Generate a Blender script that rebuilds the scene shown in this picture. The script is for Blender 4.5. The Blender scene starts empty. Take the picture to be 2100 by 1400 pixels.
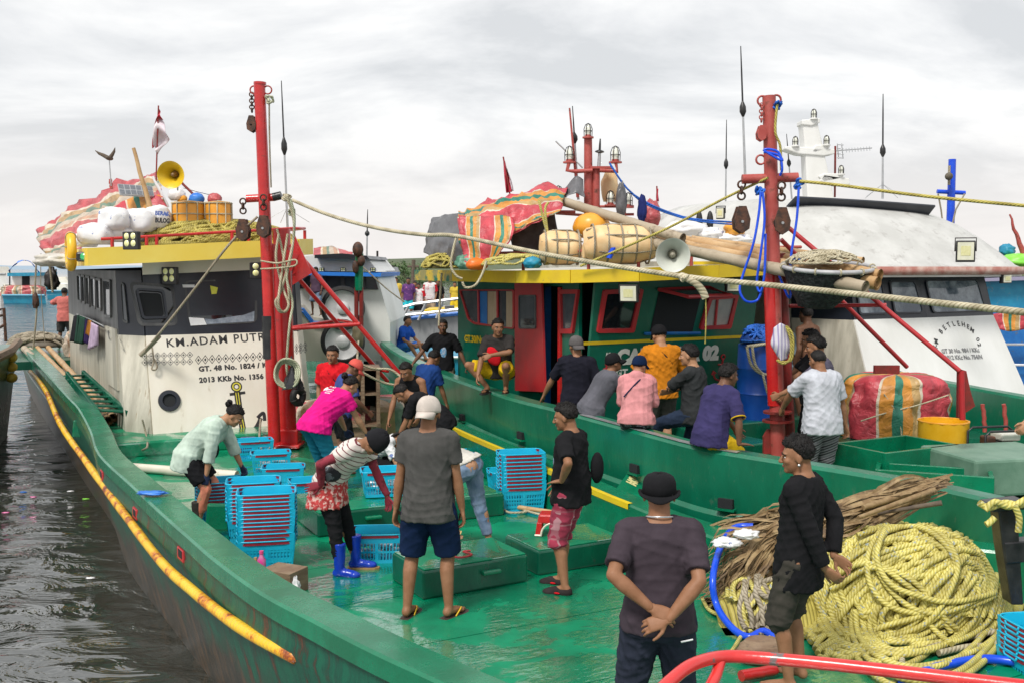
import bpy,math,random
import numpy as np
from mathutils import Vector,Matrix,Quaternion,Euler,noise
random.seed(7);rng=np.random.RandomState(7)
R=math.radians
S=bpy.context.scene
COL=S.collection
FPX,EYE=2100.0,2.6
PITCH=math.atan(150/FPX)
cam=bpy.data.cameras.new('camera');cam.lens=36.0;cam.sensor_width=36.0
cam.clip_start=0.05;cam.clip_end=6000
camo=bpy.data.objects.new('camera',cam);COL.objects.link(camo)
camo.location=(0,0,EYE);camo.rotation_euler=(R(90)-PITCH,0,0)
S.camera=camo
S.view_settings.view_transform='Standard';S.view_settings.look='None'
S.view_settings.gamma=1.0;S.view_settings.use_curve_mapping=False
S.view_settings.exposure=1.1
SUN_EL,SUN_AZ=R(52),R(-150)
wd=bpy.data.worlds.new('World');S.world=wd;wd.use_nodes=True
nt=wd.node_tree;nt.nodes.clear()
def wn(t,**k):
 n=nt.nodes.new(t)
 for a,b in k.items():setattr(n,a,b)
 return n
sky=wn('ShaderNodeTexSky',sky_type='NISHITA',sun_disc=False,sun_elevation=SUN_EL,sun_rotation=SUN_AZ)
sky.dust_density=3.0
tc=wn('ShaderNodeTexCoord');sep=wn('ShaderNodeSeparateXYZ');nt.links.new(tc.outputs['Generated'],sep.inputs[0])
za=wn('ShaderNodeMath',operation='MAXIMUM');nt.links.new(sep.outputs[2],za.inputs[0]);za.inputs[1].default_value=0.0
zb=wn('ShaderNodeMath',operation='ADD');nt.links.new(za.outputs[0],zb.inputs[0]);zb.inputs[1].default_value=0.30
dx=wn('ShaderNodeMath',operation='DIVIDE');dy=wn('ShaderNodeMath',operation='DIVIDE')
nt.links.new(sep.outputs[0],dx.inputs[0]);nt.links.new(zb.outputs[0],dx.inputs[1])
nt.links.new(sep.outputs[1],dy.inputs[0]);nt.links.new(zb.outputs[0],dy.inputs[1])
cmb=wn('ShaderNodeCombineXYZ');nt.links.new(dx.outputs[0],cmb.inputs[0]);nt.links.new(dy.outputs[0],cmb.inputs[1])
mp=wn('ShaderNodeMapping');nt.links.new(cmb.outputs[0],mp.inputs[0]);mp.inputs['Scale'].default_value=(1.5,2.1,1);mp.inputs['Location'].default_value=(3.1,1.6,0)
n1=wn('ShaderNodeTexNoise');n1 .inputs['Scale'].default_value=0.95;n1 .inputs['Detail'].default_value=9;n1 .inputs['Roughness'].default_value=0.58
n1 .inputs['Distortion'].default_value=0.35
nt.links.new(mp.outputs[0],n1 .inputs['Vector'])
rmp=wn('ShaderNodeValToRGB');nt.links.new(n1 .outputs['Fac'],rmp.inputs[0])
e=rmp.color_ramp.elements
e[0].position=0.40;e[0].color=(4.9,5.0,5.1,1)
e[1].position=0.57;e[1].color=(6.8,6.8,6.75,1)
k=e.new(0.49);k.color=(5.9,5.95,6.0,1)
hz=wn('ShaderNodeMapRange');nt.links.new(sep.outputs[2],hz.inputs[0]);hz.inputs[1].default_value=0.0;hz.inputs[2].default_value=0.17
hz.inputs[3].default_value=0.8;hz.inputs[4].default_value=0.0;hz.interpolation_type='SMOOTHSTEP'
mh=wn('ShaderNodeMix',data_type='RGBA');nt.links.new(hz.outputs[0],mh.inputs[0]);nt.links.new(rmp.outputs[0],mh.inputs[6]);mh.inputs[7].default_value=(6.4,6.05,5.85,1)
ms=wn('ShaderNodeMix',data_type='RGBA');ms.inputs[0].default_value=0.94
nt.links.new(sky.outputs[0],ms.inputs[6]);nt.links.new(mh.outputs[2],ms.inputs[7])
bg=wn('ShaderNodeBackground');bg.inputs[1].default_value=0.072;nt.links.new(ms.outputs[2],bg.inputs[0])
ow=wn('ShaderNodeOutputWorld');nt.links.new(bg.outputs[0],ow.inputs[0])
sl=bpy.data.lights.new('sun','SUN');sl.energy=1.5;sl.angle=R(14);sl.color=(1.0,0.96,0.9)
so=bpy.data.objects.new('sun',sl);COL.objects.link(so)
so.rotation_euler=Vector((math.sin(SUN_AZ)*math.cos(SUN_EL),math.cos(SUN_AZ)*math.cos(SUN_EL),math.sin(SUN_EL))).to_track_quat('Z','Y').to_euler()
_cp,_sp=math.cos(PITCH),math.sin(PITCH)
def ray(px,py):
 x=(px-1050)/FPX;u=(700-py)/FPX
 return Vector((x,_cp+u*_sp,-_sp+u*_cp))
def W(px,py,z=0.0):
 r=ray(px,py);return Vector((0,0,EYE))+r*((z-EYE)/r.z)
def D(px,py,Y):
 r=ray(px,py);return Vector((0,0,EYE))+r*(Y/r.y)
MATS={}
def lk(t,a,b):t.links.new(a,b)
def nmat(name):
 m=bpy.data.materials.new(name);m.use_nodes=True
 t=m.node_tree;b=t.nodes['Principled BSDF'];MATS[name]=m
 return m,t,b
def nn(t,typ,ins=None,**k):
 n=t.nodes.new(typ)
 for a,v in k.items():setattr(n,a,v)
 if ins:
  for a,v in ins.items():
   if hasattr(v,'is_output')or isinstance(v,bpy.types.NodeSocket):t.links.new(v,n.inputs[a])
   else:n.inputs[a].default_value=v
 return n
def c4(c):return(c[0],c[1],c[2],1.0)
def ramp(t,fac,stops,interp='LINEAR'):
 r=t.nodes.new('ShaderNodeValToRGB');r.color_ramp.interpolation=interp
 els=r.color_ramp.elements
 els[0].position=stops[0][0];els[0].color=c4(stops[0][1])if not isinstance(stops[0][1],(int,float))else(stops[0][1],)*3+(1,)
 els[1].position=stops[-1][0];els[1].color=c4(stops[-1][1])if not isinstance(stops[-1][1],(int,float))else(stops[-1][1],)*3+(1,)
 for p,c in stops[1:-1]:
  q=els.new(p);q.color=c4(c)if not isinstance(c,(int,float))else(c,)*3+(1,)
 t.links.new(fac,r.inputs[0]);return r
def M(name,c,c2=None,ns=3.0,thr=(0.4,0.65),rough=0.5,rough2=None,metal=0.0,bump=0.0,bs=30.0,stretch=(1,1,1),c3=None,ns3=12,thr3=(0.6,0.68),det=6,coord='Object',coat=0,sheen=0,trans=0,emit=None,alpha=1,spec=None):
 if name in MATS:return MATS[name]
 m,t,b=nmat(name)
 co=nn(t,'ShaderNodeTexCoord').outputs[coord]
 mpn=nn(t,'ShaderNodeMapping',{0:co,'Scale':stretch})
 if c2 is not None:
  n=nn(t,'ShaderNodeTexNoise',{'Vector':mpn.outputs[0],'Scale':ns,'Detail':det,'Roughness':0.62})
  r=ramp(t,n.outputs['Fac'],[(thr[0],c),(thr[1],c2)]);out=r.outputs[0]
  if c3 is not None:
   n3=nn(t,'ShaderNodeTexNoise',{'Vector':mpn.outputs[0],'Scale':ns3,'Detail':8,'Roughness':0.7})
   f3=ramp(t,n3 .outputs['Fac'],[(thr3[0],0.0),(thr3[1],1.0)])
   mx=nn(t,'ShaderNodeMix',data_type='RGBA');lk(t,f3 .outputs[0],mx.inputs[0]);lk(t,out,mx.inputs[6]);mx.inputs[7].default_value=c4(c3);out=mx.outputs[2]
  lk(t,out,b.inputs['Base Color'])
  if rough2 is not None:
   rr=ramp(t,n.outputs['Fac'],[(thr[0],rough),(thr[1],rough2)]);lk(t,rr.outputs[0],b.inputs['Roughness'])
 else:b.inputs['Base Color'].default_value=c4(c)
 if rough2 is None or c2 is None:b.inputs['Roughness'].default_value=rough
 b.inputs['Metallic'].default_value=metal
 b.inputs['Coat Weight'].default_value=coat;b.inputs['Coat Roughness'].default_value=0.15
 b.inputs['Sheen Weight'].default_value=sheen
 b.inputs['Transmission Weight'].default_value=trans;b.inputs['Alpha'].default_value=alpha
 if spec is not None:b.inputs['Specular IOR Level'].default_value=spec
 if emit:b.inputs['Emission Color'].default_value=c4(emit[0]);b.inputs['Emission Strength'].default_value=emit[1]
 if bump:
  nb=nn(t,'ShaderNodeTexNoise',{'Vector':mpn.outputs[0],'Scale':bs,'Detail':5,'Roughness':0.6})
  bp=nn(t,'ShaderNodeBump',{'Height':nb.outputs['Fac'],'Strength':bump,'Distance':0.01});lk(t,bp.outputs[0],b.inputs['Normal'])
 return m
def hexc(h):
 v=[int(h[i:i+2],16)/255 for i in(0,2,4)]
 return tuple(x/12.92 if x<=.04045 else((x+.055)/1.055)**2.4 for x in v)
def mul(c,f):return tuple(min(1,x*f)for x in c)
def tag(o,label=None,cat=None,group=None,kind=None):
 if label:o['label']=label
 if cat:o['category']=cat
 if group:o['group']=group
 if kind:o['kind']=kind
 return o
def thing(name,label,cat,loc=(0,0,0),rz=0.0,group=None):
 o=bpy.data.objects.new(name,None);COL.objects.link(o);o.empty_display_size=.1
 o.location=loc;o.rotation_euler=(0,0,rz)
 return tag(o,label,cat,group)
def pm(parent):
 m=Matrix()
 while parent is not None:
  m=(Matrix.Translation(parent.location)@parent.rotation_euler.to_matrix().to_4x4()@Matrix.Diagonal((*parent.scale,1)))@m
  parent=parent.parent
 return m
def mkmesh(name,V,F,mats,smooth=False,uv=None,mi=None,sharp=None):
 me=bpy.data.meshes.new(name)
 me.from_pydata([tuple(v)for v in V]if not isinstance(V,np.ndarray)else V.tolist(),[],F if not isinstance(F,np.ndarray)else F.tolist())
 if not isinstance(mats,(list,tuple)):mats=[mats]
 for m in mats:me.materials.append(m)
 if mi is not None:me.polygons.foreach_set('material_index',np.asarray(mi,dtype=np.int32))
 if uv is not None:
  l=me.uv_layers.new(name='uv');l.data.foreach_set('uv',np.asarray(uv,dtype=np.float32).ravel())
 if smooth:me.polygons.foreach_set('use_smooth',[True]*len(me.polygons))
 if sharp:me.set_sharp_from_angle(angle=R(sharp))
 me.update();return me
def link(name,me,parent=None,loc=None,label=None,kind=None):
 o=bpy.data.objects.new(name,me);COL.objects.link(o)
 if parent is not None:o.parent=parent
 if loc is not None:o.location=loc
 if label:o['label']=label
 if kind:o['kind']=kind
 return o
def basis(d):
 d=Vector(d).normalized();a=Vector((0,0,1))if abs(d.z)<.9 else Vector((1,0,0))
 u=a.cross(d).normalized();return u,d.cross(u),d
class MB:
 def __init__(s):s.V=[];s.F=[];s.UV=[];s.MI=[];s.m=0;s.hasuv=False
 def add(s,V,F,UV=None):
  b=len(s.V);s.V+=[Vector(v)for v in V]
  for i,f in enumerate(F):
   s.F.append([b+j for j in f]);s.MI.append(s.m)
   s.UV+=(UV[i]if UV else[(0,0)]*len(f))
  if UV:s.hasuv=True
  return s
 def box(s,c,d,rot=None):
  c=Vector(c);h=[x/2 for x in d];vs=[]
  for z in(-1,1):
   for x,y in((-1,-1),(1,-1),(1,1),(-1,1)):
    v=Vector((x*h[0],y*h[1],z*h[2]))
    if rot is not None:v=rot@v
    vs.append(v+c)
  return s.add(vs,[(3,2,1,0),(4,5,6,7),(0,1,5,4),(1,2,6,5),(2,3,7,6),(3,0,4,7)])
 def hexa(s,b,t):
  return s.add(list(b)+list(t),[(3,2,1,0),(4,5,6,7),(0,1,5,4),(1,2,6,5),(2,3,7,6),(3,0,4,7)])
 def beam(s,p,q,w,h,up=(0,0,1)):
  p,q=Vector(p),Vector(q);d=(q-p).normalized();u=d.cross(Vector(up)).normalized();v=u.cross(d)
  a=[p+u*x*w/2+v*y*h/2 for x,y in((-1,-1),(1,-1),(1,1),(-1,1))]
  return s.hexa(a,[x+(q-p)for x in a])
 def tube(s,pts,r,n=8,cap=True,closed=False,uvl=1.0):
  pts=[Vector(p)for p in pts];N=len(pts)
  rs=r if isinstance(r,(list,tuple))else[r]*N
  T=[]
  for i in range(N):
   if closed:d=pts[(i+1)%N]-pts[i-1]
   else:d=pts[min(i+1,N-1)]-pts[max(i-1,0)]
   T.append(d.normalized()if d.length>1e-9 else Vector((0,0,1)))
  u,v,_=basis(T[0]);vs=[];L=[0.0]
  for i in range(N):
   if i:L.append(L[-1]+(pts[i]-pts[i-1]).length)
   u=(u-T[i]*u.dot(T[i]));u=u.normalized()if u.length>1e-6 else basis(T[i])[0]
   v=T[i].cross(u)
   for k in range(n):
    a=2*math.pi*k/n;vs.append(pts[i]+(u*math.cos(a)+v*math.sin(a))*rs[i])
  F=[];UV=[]
  for i in range(N if closed else N-1):
   j=(i+1)%N;l1=L[i];l2=L[j]if j else L[i]+(pts[0]-pts[-1]).length
   for k in range(n):
    k2=(k+1)%n;F.append((i*n+k,i*n+k2,j*n+k2,j*n+k))
    UV.append([(l1*uvl,k/n),(l1*uvl,(k+1)/n),(l2*uvl,(k+1)/n),(l2*uvl,k/n)])
  if cap and not closed:
   F.append(tuple(range(n))[::-1]);UV.append([(0,0)]*n)
   F.append(tuple((N-1)*n+k for k in range(n)));UV.append([(0,0)]*n)
  return s.add(vs,F,UV)
 def cyl(s,p,q,r,r2=None,n=16):return s.tube([p,q],[r,r if r2 is None else r2],n)
 def lathe(s,prof,o=(0,0,0),ax=(0,0,1),n=24):
  u,v,w=basis(ax);o=Vector(o);vs=[]
  for(r,h)in prof:
   for k in range(n):
    a=2*math.pi*k/n;vs.append(o+w*h+(u*math.cos(a)+v*math.sin(a))*r)
  F=[];UV=[];m=len(prof)
  for i in range(m-1):
   for k in range(n):
    k2=(k+1)%n;F.append((i*n+k,i*n+k2,(i+1)*n+k2,(i+1)*n+k))
    UV.append([(k/n,i/m),((k+1)/n,i/m),((k+1)/n,(i+1)/m),(k/n,(i+1)/m)])
  return s.add(vs,F,UV)
 def ball(s,c,r,n=12,m=8,rot=None):
  c=Vector(c);r=Vector(r)if hasattr(r,'__len__')else Vector((r,r,r));vs=[]
  for i in range(m+1):
   p=math.pi*i/m
   for k in range(n):
    a=2*math.pi*k/n
    v=Vector((r.x*math.sin(p)*math.cos(a),r.y*math.sin(p)*math.sin(a),-r.z*math.cos(p)))
    vs.append((rot@v if rot is not None else v)+c)
  return s.add(vs,[(i*n+k,i*n+(k+1)%n,(i+1)*n+(k+1)%n,(i+1)*n+k)for i in range(m)for k in range(n)])
 def grid(s,P,uv=None,thick=0.0):
  a=len(P);b=len(P[0]);vs=[Vector(P[i][j])for i in range(a)for j in range(b)]
  F=[];UV=[]
  for i in range(a-1):
   for j in range(b-1):
    F.append((i*b+j,(i+1)*b+j,(i+1)*b+j+1,i*b+j+1))
    q=[(i,j),(i+1,j),(i+1,j+1),(i,j+1)]
    UV.append([uv(x/(a-1),y/(b-1))if uv else(x/(a-1),y/(b-1))for x,y in q])
  return s.add(vs,F,UV)
 def prism(s,poly,d):
  n=len(poly);d=Vector(d);vs=[Vector(p)for p in poly]+[Vector(p)+d for p in poly]
  F=[tuple(range(n))[::-1],tuple(range(n,2*n))]+[(i,(i+1)%n,n+(i+1)%n,n+i)for i in range(n)]
  return s.add(vs,F)
 def build(s,name,mat,parent=None,smooth=None,world=False,bevel=0,solid=0,label=None,kind=None,loc=None,sub=0,fix=False):
  V=s.V
  if world and parent is not None:
   im=pm(parent).inverted();V=[im@v for v in V]
  if loc is not None:V=[v-Vector(loc)for v in V]
  me=mkmesh(name,V,s.F,mat,smooth=smooth is not None,uv=s.UV if s.hasuv else None,mi=s.MI if isinstance(mat,(list,tuple))else None,sharp=smooth or None)
  if fix:
   import bmesh
   bm=bmesh.new();bm.from_mesh(me);bmesh.ops.recalc_face_normals(bm,faces=bm.faces);bm.to_mesh(me);bm.free()
  o=link(name,me,parent,loc,label,kind)
  if sub:q=o.modifiers.new('s','SUBSURF');q.levels=q.render_levels=sub
  if solid:q=o.modifiers.new('t','SOLIDIFY');q.thickness=solid;q.offset=0
  if bevel:q=o.modifiers.new('b','BEVEL');q.width=bevel;q.segments=2;q.limit_method='ANGLE';q.angle_limit=R(40)
  return o
def copy_thing(o,loc=None,rz=None,label=None,rot=None):
 c=o.copy();COL.objects.link(c)
 if loc is not None:c.location=loc
 if rz is not None:c.rotation_euler=(0,0,rz)
 if rot is not None:c.rotation_euler=rot
 if label:c['label']=label
 for ch in list(o.children):
  d=ch.copy();COL.objects.link(d);d.parent=c
  for g in list(ch.children):
   f=g.copy();COL.objects.link(f);f.parent=d
 return c
def cr(pts,n=8,closed=False):
 P=[Vector(p)for p in pts];N=len(P);out=[]
 for i in range(N if closed else N-1):
  if closed:a,b,c,d=P[i-1],P[i],P[(i+1)%N],P[(i+2)%N]
  else:a,b,c,d=P[max(i-1,0)],P[i],P[i+1],P[min(i+2,N-1)]
  for k in range(n):
   t=k/n;out.append(.5*((2*b)+(c-a)*t+(2*a-5*b+4*c-d)*t*t+(3*b-a-3*c+d)*t**3))
 if not closed:out.append(P[-1])
 return out
def sag(p,q,s,n=14):
 p,q=Vector(p),Vector(q)
 return[p.lerp(q,i/n)-Vector((0,0,s*4*(i/n)*(1-i/n)))for i in range(n+1)]
def fbm(x,y,z=0,o=3):
 return noise.fractal(Vector((x,y,z)),1.0,2.0,o)
def text_mesh(body,size,bold=0.0,align='LEFT',spacing=1.0,shear=0):
 cu=bpy.data.curves.new('lettering','FONT');cu.body=body;cu.size=size;cu.align_x=align
 cu.offset=bold;cu.space_character=spacing;cu.resolution_u=3;cu.shear=shear
 o=bpy.data.objects.new('lettering',cu);TMP.collection.objects.link(o)
 TMP.view_layers[0].update();dg=TMP.view_layers[0].depsgraph
 me=o.evaluated_get(dg).to_mesh()
 V=np.empty(len(me.vertices)*3);me.vertices.foreach_get('co',V);V=V.reshape(-1,3)
 F=[tuple(p.vertices)for p in me.polygons]
 o.evaluated_get(dg).to_mesh_clear();bpy.data.objects.remove(o);bpy.data.curves.remove(cu)
 return V,F
TMP=bpy.data.scenes.new('workbench')
def lettering(parent,body,origin,ux,uy,size,mat,bold=0,align='LEFT',spacing=1,off=.004,world=True,warp=None,shear=0,sx=1.0):
 V,F=text_mesh(body,size,bold,align,spacing,shear)
 ux,uy=Vector(ux).normalized(),Vector(uy).normalized();w=ux.cross(uy);o=Vector(origin)+w*off
 P=[o+ux*(v[0]*sx)+uy*v[1]if not warp else warp(v[0],v[1])for v in V]
 b=MB();b.add(P,F);return b.build('lettering',mat,parent,world=world)
def wet_deck(name,c,c2,wet=(.46,.56),scale=1.1):
 m,t,b=nmat(name);co=nn(t,'ShaderNodeTexCoord').outputs['Object']
 n=nn(t,'ShaderNodeTexNoise',{'Vector':co,'Scale':2.3,'Detail':8,'Roughness':.65})
 r=ramp(t,n.outputs['Fac'],[(.35,c),(.6,c2)])
 st=nn(t,'ShaderNodeTexNoise',{'Vector':co,'Scale':16,'Detail':8,'Roughness':.75})
 sr=ramp(t,st.outputs['Fac'],[(.62,0.0),(.74,.3)])
 mx=nn(t,'ShaderNodeMix',data_type='RGBA');lk(t,sr.outputs[0],mx.inputs[0]);lk(t,r.outputs[0],mx.inputs[6]);mx.inputs[7].default_value=c4((.10,.11,.08))
 lk(t,mx.outputs[2],b.inputs['Base Color'])
 w=nn(t,'ShaderNodeTexNoise',{'Vector':co,'Scale':scale,'Detail':4,'Roughness':.6,'Distortion':.7})
 wr=ramp(t,w.outputs['Fac'],[(wet[0],.0),(wet[1],1.0)])
 lk(t,wr.outputs[0],b.inputs['Coat Weight']);b.inputs['Coat Roughness'].default_value=.02;b.inputs['Coat IOR'].default_value=2.5;b.inputs['Specular IOR Level'].default_value=.25
 rr=ramp(t,w.outputs['Fac'],[(wet[0],.42),(wet[1],.16)]);lk(t,rr.outputs[0],b.inputs['Roughness'])
 mpn=nn(t,'ShaderNodeMapping',{0:co,'Scale':(1,2.2,1),'Rotation':(0,0,R(-30))})
 rp=nn(t,'ShaderNodeTexNoise',{'Vector':mpn.outputs[0],'Scale':9,'Detail':3,'Roughness':.5})
 bp=nn(t,'ShaderNodeBump',{'Height':rp.outputs['Fac'],'Strength':.22,'Distance':.03});lk(t,bp.outputs[0],b.inputs['Coat Normal'])
 b2=nn(t,'ShaderNodeBump',{'Height':st.outputs['Fac'],'Strength':.35,'Distance':.01});lk(t,b2 .outputs[0],b.inputs['Normal'])
 return m
DECK=wet_deck('green_deck_paint',(.0,.150,.070),(.001,.235,.112),(.455,.495))
GREEN=M('green_paint',(.001,.130,.060),(.002,.195,.095),ns=3,rough=.32,rough2=.22,c3=(.06,.075,.05),ns3=22,thr3=(.62,.70),bump=.25,bs=40,coat=.25)
GREEND=M('dark_green_paint',(.001,.075,.042),(.003,.12,.065),ns=2.5,rough=.35,rough2=.25,c3=(.05,.08,.06),ns3=18,thr3=(.60,.72),stretch=(1,1,.5),bump=.3,bs=30,coat=.2)
HULL2=M('green_hull_paint',(.001,.12,.062),(.004,.175,.095),ns=2.2,rough=.4,rough2=.28,c3=(.10,.15,.11),ns3=15,thr3=(.60,.75),stretch=(1,1,.3),bump=.3,bs=25,coat=.2)
HOUSE2=M('wheelhouse_green',(.001,.105,.066),(.003,.14,.088),ns=2.0,rough=.35,rough2=.28,c3=(.04,.12,.09),ns3=9,thr3=(.58,.8),bump=.12,bs=20,coat=.2)
def hull1():
 m,t,b=nmat('worn_hull_paint');co=nn(t,'ShaderNodeTexCoord').outputs['Object']
 sx=nn(t,'ShaderNodeSeparateXYZ',{0:co})
 mpn=nn(t,'ShaderNodeMapping',{0:co,'Scale':(3.5,3.5,.35)})
 n=nn(t,'ShaderNodeTexNoise',{'Vector':mpn.outputs[0],'Scale':2.4,'Detail':9,'Roughness':.72})
 g=ramp(t,n.outputs['Fac'],[(.42,(.001,.105,.058)),(.56,(.003,.065,.04)),(.60,(.05,.03,.018)),(.68,(.16,.05,.02))])
 hn=nn(t,'ShaderNodeTexNoise',{'Vector':co,'Scale':1.8,'Detail':5})
 ad=nn(t,'ShaderNodeMath',{0:sx.outputs[2],1:hn.outputs['Fac']},operation='ADD')
 f=ramp(t,ad.outputs[0],[(.02,1.0),(.30,0.0)])
 g2=ramp(t,n.outputs['Fac'],[(.35,(.022,.026,.02)),(.5,(.05,.042,.03)),(.62,(.12,.07,.035))])
 mx=nn(t,'ShaderNodeMix',data_type='RGBA');lk(t,f.outputs[0],mx.inputs[0]);lk(t,g.outputs[0],mx.inputs[6]);lk(t,g2 .outputs[0],mx.inputs[7])
 lk(t,mx.outputs[2],b.inputs['Base Color']);b.inputs['Roughness'].default_value=.38
 bp=nn(t,'ShaderNodeBump',{'Height':n.outputs['Fac'],'Strength':.5,'Distance':.02});lk(t,bp.outputs[0],b.inputs['Normal'])
 return m
HULL1=hull1()
def fender_mat():
 m,t,b=nmat('chipped_yellow_pipe');co=nn(t,'ShaderNodeTexCoord').outputs['UV'];ob=nn(t,'ShaderNodeTexCoord').outputs['Object']
 n=nn(t,'ShaderNodeTexNoise',{'Vector':ob,'Scale':3.2,'Detail':9,'Roughness':.75})
 r=ramp(t,n.outputs['Fac'],[(.33,(.10,.018,.010)),(.40,(.30,.07,.015)),(.44,(.62,.22,.012)),(.50,(.78,.46,.02)),(.68,(.80,.56,.04))])
 lk(t,r.outputs[0],b.inputs['Base Color']);b.inputs['Roughness'].default_value=.35
 w=nn(t,'ShaderNodeTexWave',{'Vector':co,'Scale':6,'Distortion':2});bp=nn(t,'ShaderNodeBump',{'Height':w.outputs['Fac'],'Strength':.35,'Distance':.01});lk(t,bp.outputs[0],b.inputs['Normal'])
 return m
FENDER=fender_mat()
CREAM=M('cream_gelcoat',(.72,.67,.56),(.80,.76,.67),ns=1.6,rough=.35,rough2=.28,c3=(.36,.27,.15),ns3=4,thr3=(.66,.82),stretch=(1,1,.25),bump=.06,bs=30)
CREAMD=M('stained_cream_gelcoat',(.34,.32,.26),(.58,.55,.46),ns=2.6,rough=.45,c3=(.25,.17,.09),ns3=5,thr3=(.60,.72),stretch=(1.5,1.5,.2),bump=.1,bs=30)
WHITE=M('white_gelcoat',(.66,.66,.63),(.76,.76,.74),ns=1.2,rough=.4,rough2=.3,c3=(.42,.36,.26),ns3=3.5,thr3=(.64,.8),stretch=(1,1,.3),bump=.08,bs=26)
NAVY=M('dark_slate_paint',(.010,.013,.021),(.018,.022,.032),ns=2,rough=.35,rough2=.28,bump=.06)
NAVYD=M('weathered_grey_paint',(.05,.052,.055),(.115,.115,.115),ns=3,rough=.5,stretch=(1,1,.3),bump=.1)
YEL=M('yellow_paint',(.82,.61,.085),(.86,.68,.14),ns=1.3,rough=.4,rough2=.32,c3=(.42,.30,.10),ns3=8,thr3=(.66,.78),bump=.08)
YEL2=M('bright_yellow_paint',(.72,.52,.01),(.64,.44,.02),ns=3,rough=.38,c3=(.25,.22,.10),ns3=7,thr3=(.60,.72),bump=.12)
YEL2G=M('yellow_paint_over_green',(.62,.45,.06),(.30,.28,.12),ns=4,thr=(.45,.55),rough=.45,c3=(.02,.16,.11),ns3=3.2,thr3=(.52,.55),bump=.15)
RED=M('red_paint',(.46,.010,.012),(.56,.022,.020),ns=3,rough=.3,rough2=.22,c3=(.20,.03,.02),ns3=11,thr3=(.60,.72),bump=.35,bs=14,coat=.4)
REDP=M('faded_red_paint',(.36,.055,.045),(.45,.10,.085),ns=4,rough=.5,c3=(.12,.035,.02),ns3=8,thr3=(.55,.66),bump=.3,bs=20)
REDF=M('red_frame_paint',(.45,.022,.028),(.36,.03,.035),ns=4,rough=.35,bump=.15)
REDD=M('maroon_rusty_paint',(.26,.02,.018),(.14,.025,.018),ns=5,rough=.45,c3=(.08,.03,.02),ns3=13,thr3=(.56,.66),bump=.4,bs=25)
BLACKP=M('black_paint',(.012,.012,.014),(.03,.03,.03),ns=8,rough=.35,bump=.2)
RUST=M('rusty_iron',(.035,.018,.012),(.12,.045,.022),ns=14,rough=.65,bump=.5,bs=60)
IRON=M('dark_iron',(.02,.018,.018),(.05,.04,.036),ns=12,rough=.5,metal=.4,bump=.3,bs=60)
STEEL=M('galvanised_steel',(.42,.43,.44),(.55,.56,.57),ns=6,rough=.35,metal=.7)
GLASSD=M('dark_window_glass',(.012,.015,.018),rough=.04,spec=.8)
GLASSG=M('grey_window_glass',(.05,.06,.07),(.09,.10,.11),ns=3,rough=.06,spec=.7)
INTR=M('dark_interior',(.008,.010,.012),rough=.8)
BLACK=M('black_rubber',(.012,.012,.013),(.022,.022,.022),ns=10,rough=.6,bump=.2)
BAMBOO=M('bamboo',(.42,.25,.11),(.55,.37,.19),ns=3,rough=.45,c3=(.22,.13,.06),ns3=5,thr3=(.58,.7),bump=.2,bs=18)
BAMBG=M('grey_bamboo',(.33,.27,.19),(.44,.37,.27),ns=3,rough=.55,c3=(.14,.10,.06),ns3=5,thr3=(.56,.68),bump=.2,bs=18)
WOOD=M('weathered_wood',(.17,.10,.06),(.27,.19,.12),ns=5,rough=.6,stretch=(1,1,6),c3=(.07,.05,.035),ns3=9,thr3=(.55,.68),bump=.5,bs=30)
PVC=M('cream_plastic_pipe',(.62,.57,.46),(.70,.66,.56),ns=3,rough=.35,c3=(.3,.25,.17),ns3=9,thr3=(.62,.72))
CYAN=M('cyan_crate_plastic',(.008,.40,.62),(.012,.47,.69),ns=6,rough=.35,rough2=.28,spec=.5)
CRED=M('maroon_crate_band',(.22,.012,.03),(.3,.02,.04),ns=9,rough=.45)
ORANGEB=M('orange_drum_plastic',(.72,.30,.02),(.78,.38,.05),ns=3,rough=.35,c3=(.5,.25,.06),ns3=7,thr3=(.62,.74),bump=.1)
BEIGEB=M('sun_bleached_buoy',(.72,.46,.22),(.80,.60,.34),ns=3,rough=.5,c3=(.42,.20,.06),ns3=7,thr3=(.60,.70),bump=.2)
SACK=M('white_woven_sack',(.68,.68,.70),(.78,.78,.78),ns=3,rough=.55,c3=(.12,.18,.42),ns3=8,thr3=(.60,.63),bump=1.0,bs=7)
PLASTW=M('white_plastic_bag',(.72,.72,.74),(.80,.80,.80),ns=6,rough=.3,bump=.5,bs=12)
PLASTK=M('black_plastic_bag',(.012,.012,.014),(.03,.03,.035),ns=6,rough=.22,bump=.8,bs=14)
TARPG=M('grey_tarpaulin',(.075,.075,.08),(.14,.14,.15),ns=4,rough=.3,rough2=.45,bump=.6,bs=7)
TARPB=M('blue_tarpaulin',(.02,.14,.55),(.03,.2,.65),ns=4,rough=.4,bump=.4,bs=7)
BLUEP=M('blue_hose',(.005,.06,.62),(.01,.09,.70),ns=4,rough=.25)
BLUEPT=M('blue_paint',(.01,.13,.42),(.02,.18,.5),ns=4,rough=.4,c3=(.1,.13,.18),ns3=9,thr3=(.6,.7))
CYANPT=M('sea_blue_paint',(.01,.20,.34),(.02,.28,.42),ns=3,rough=.45,c3=(.18,.22,.22),ns3=7,thr3=(.58,.7),bump=.15)
BARREL=M('blue_barrel_plastic',(.005,.06,.34),(.01,.09,.42),ns=3,rough=.35)
GREYH=M('grey_hull_paint',(.24,.25,.26),(.33,.34,.35),ns=1.5,rough=.5,c3=(.16,.17,.18),ns3=4,thr3=(.55,.7),stretch=(1,1,.2))
FIBREOR=M('orange_float',(.8,.14,.01),(.85,.2,.02),ns=4,rough=.4)
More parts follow.
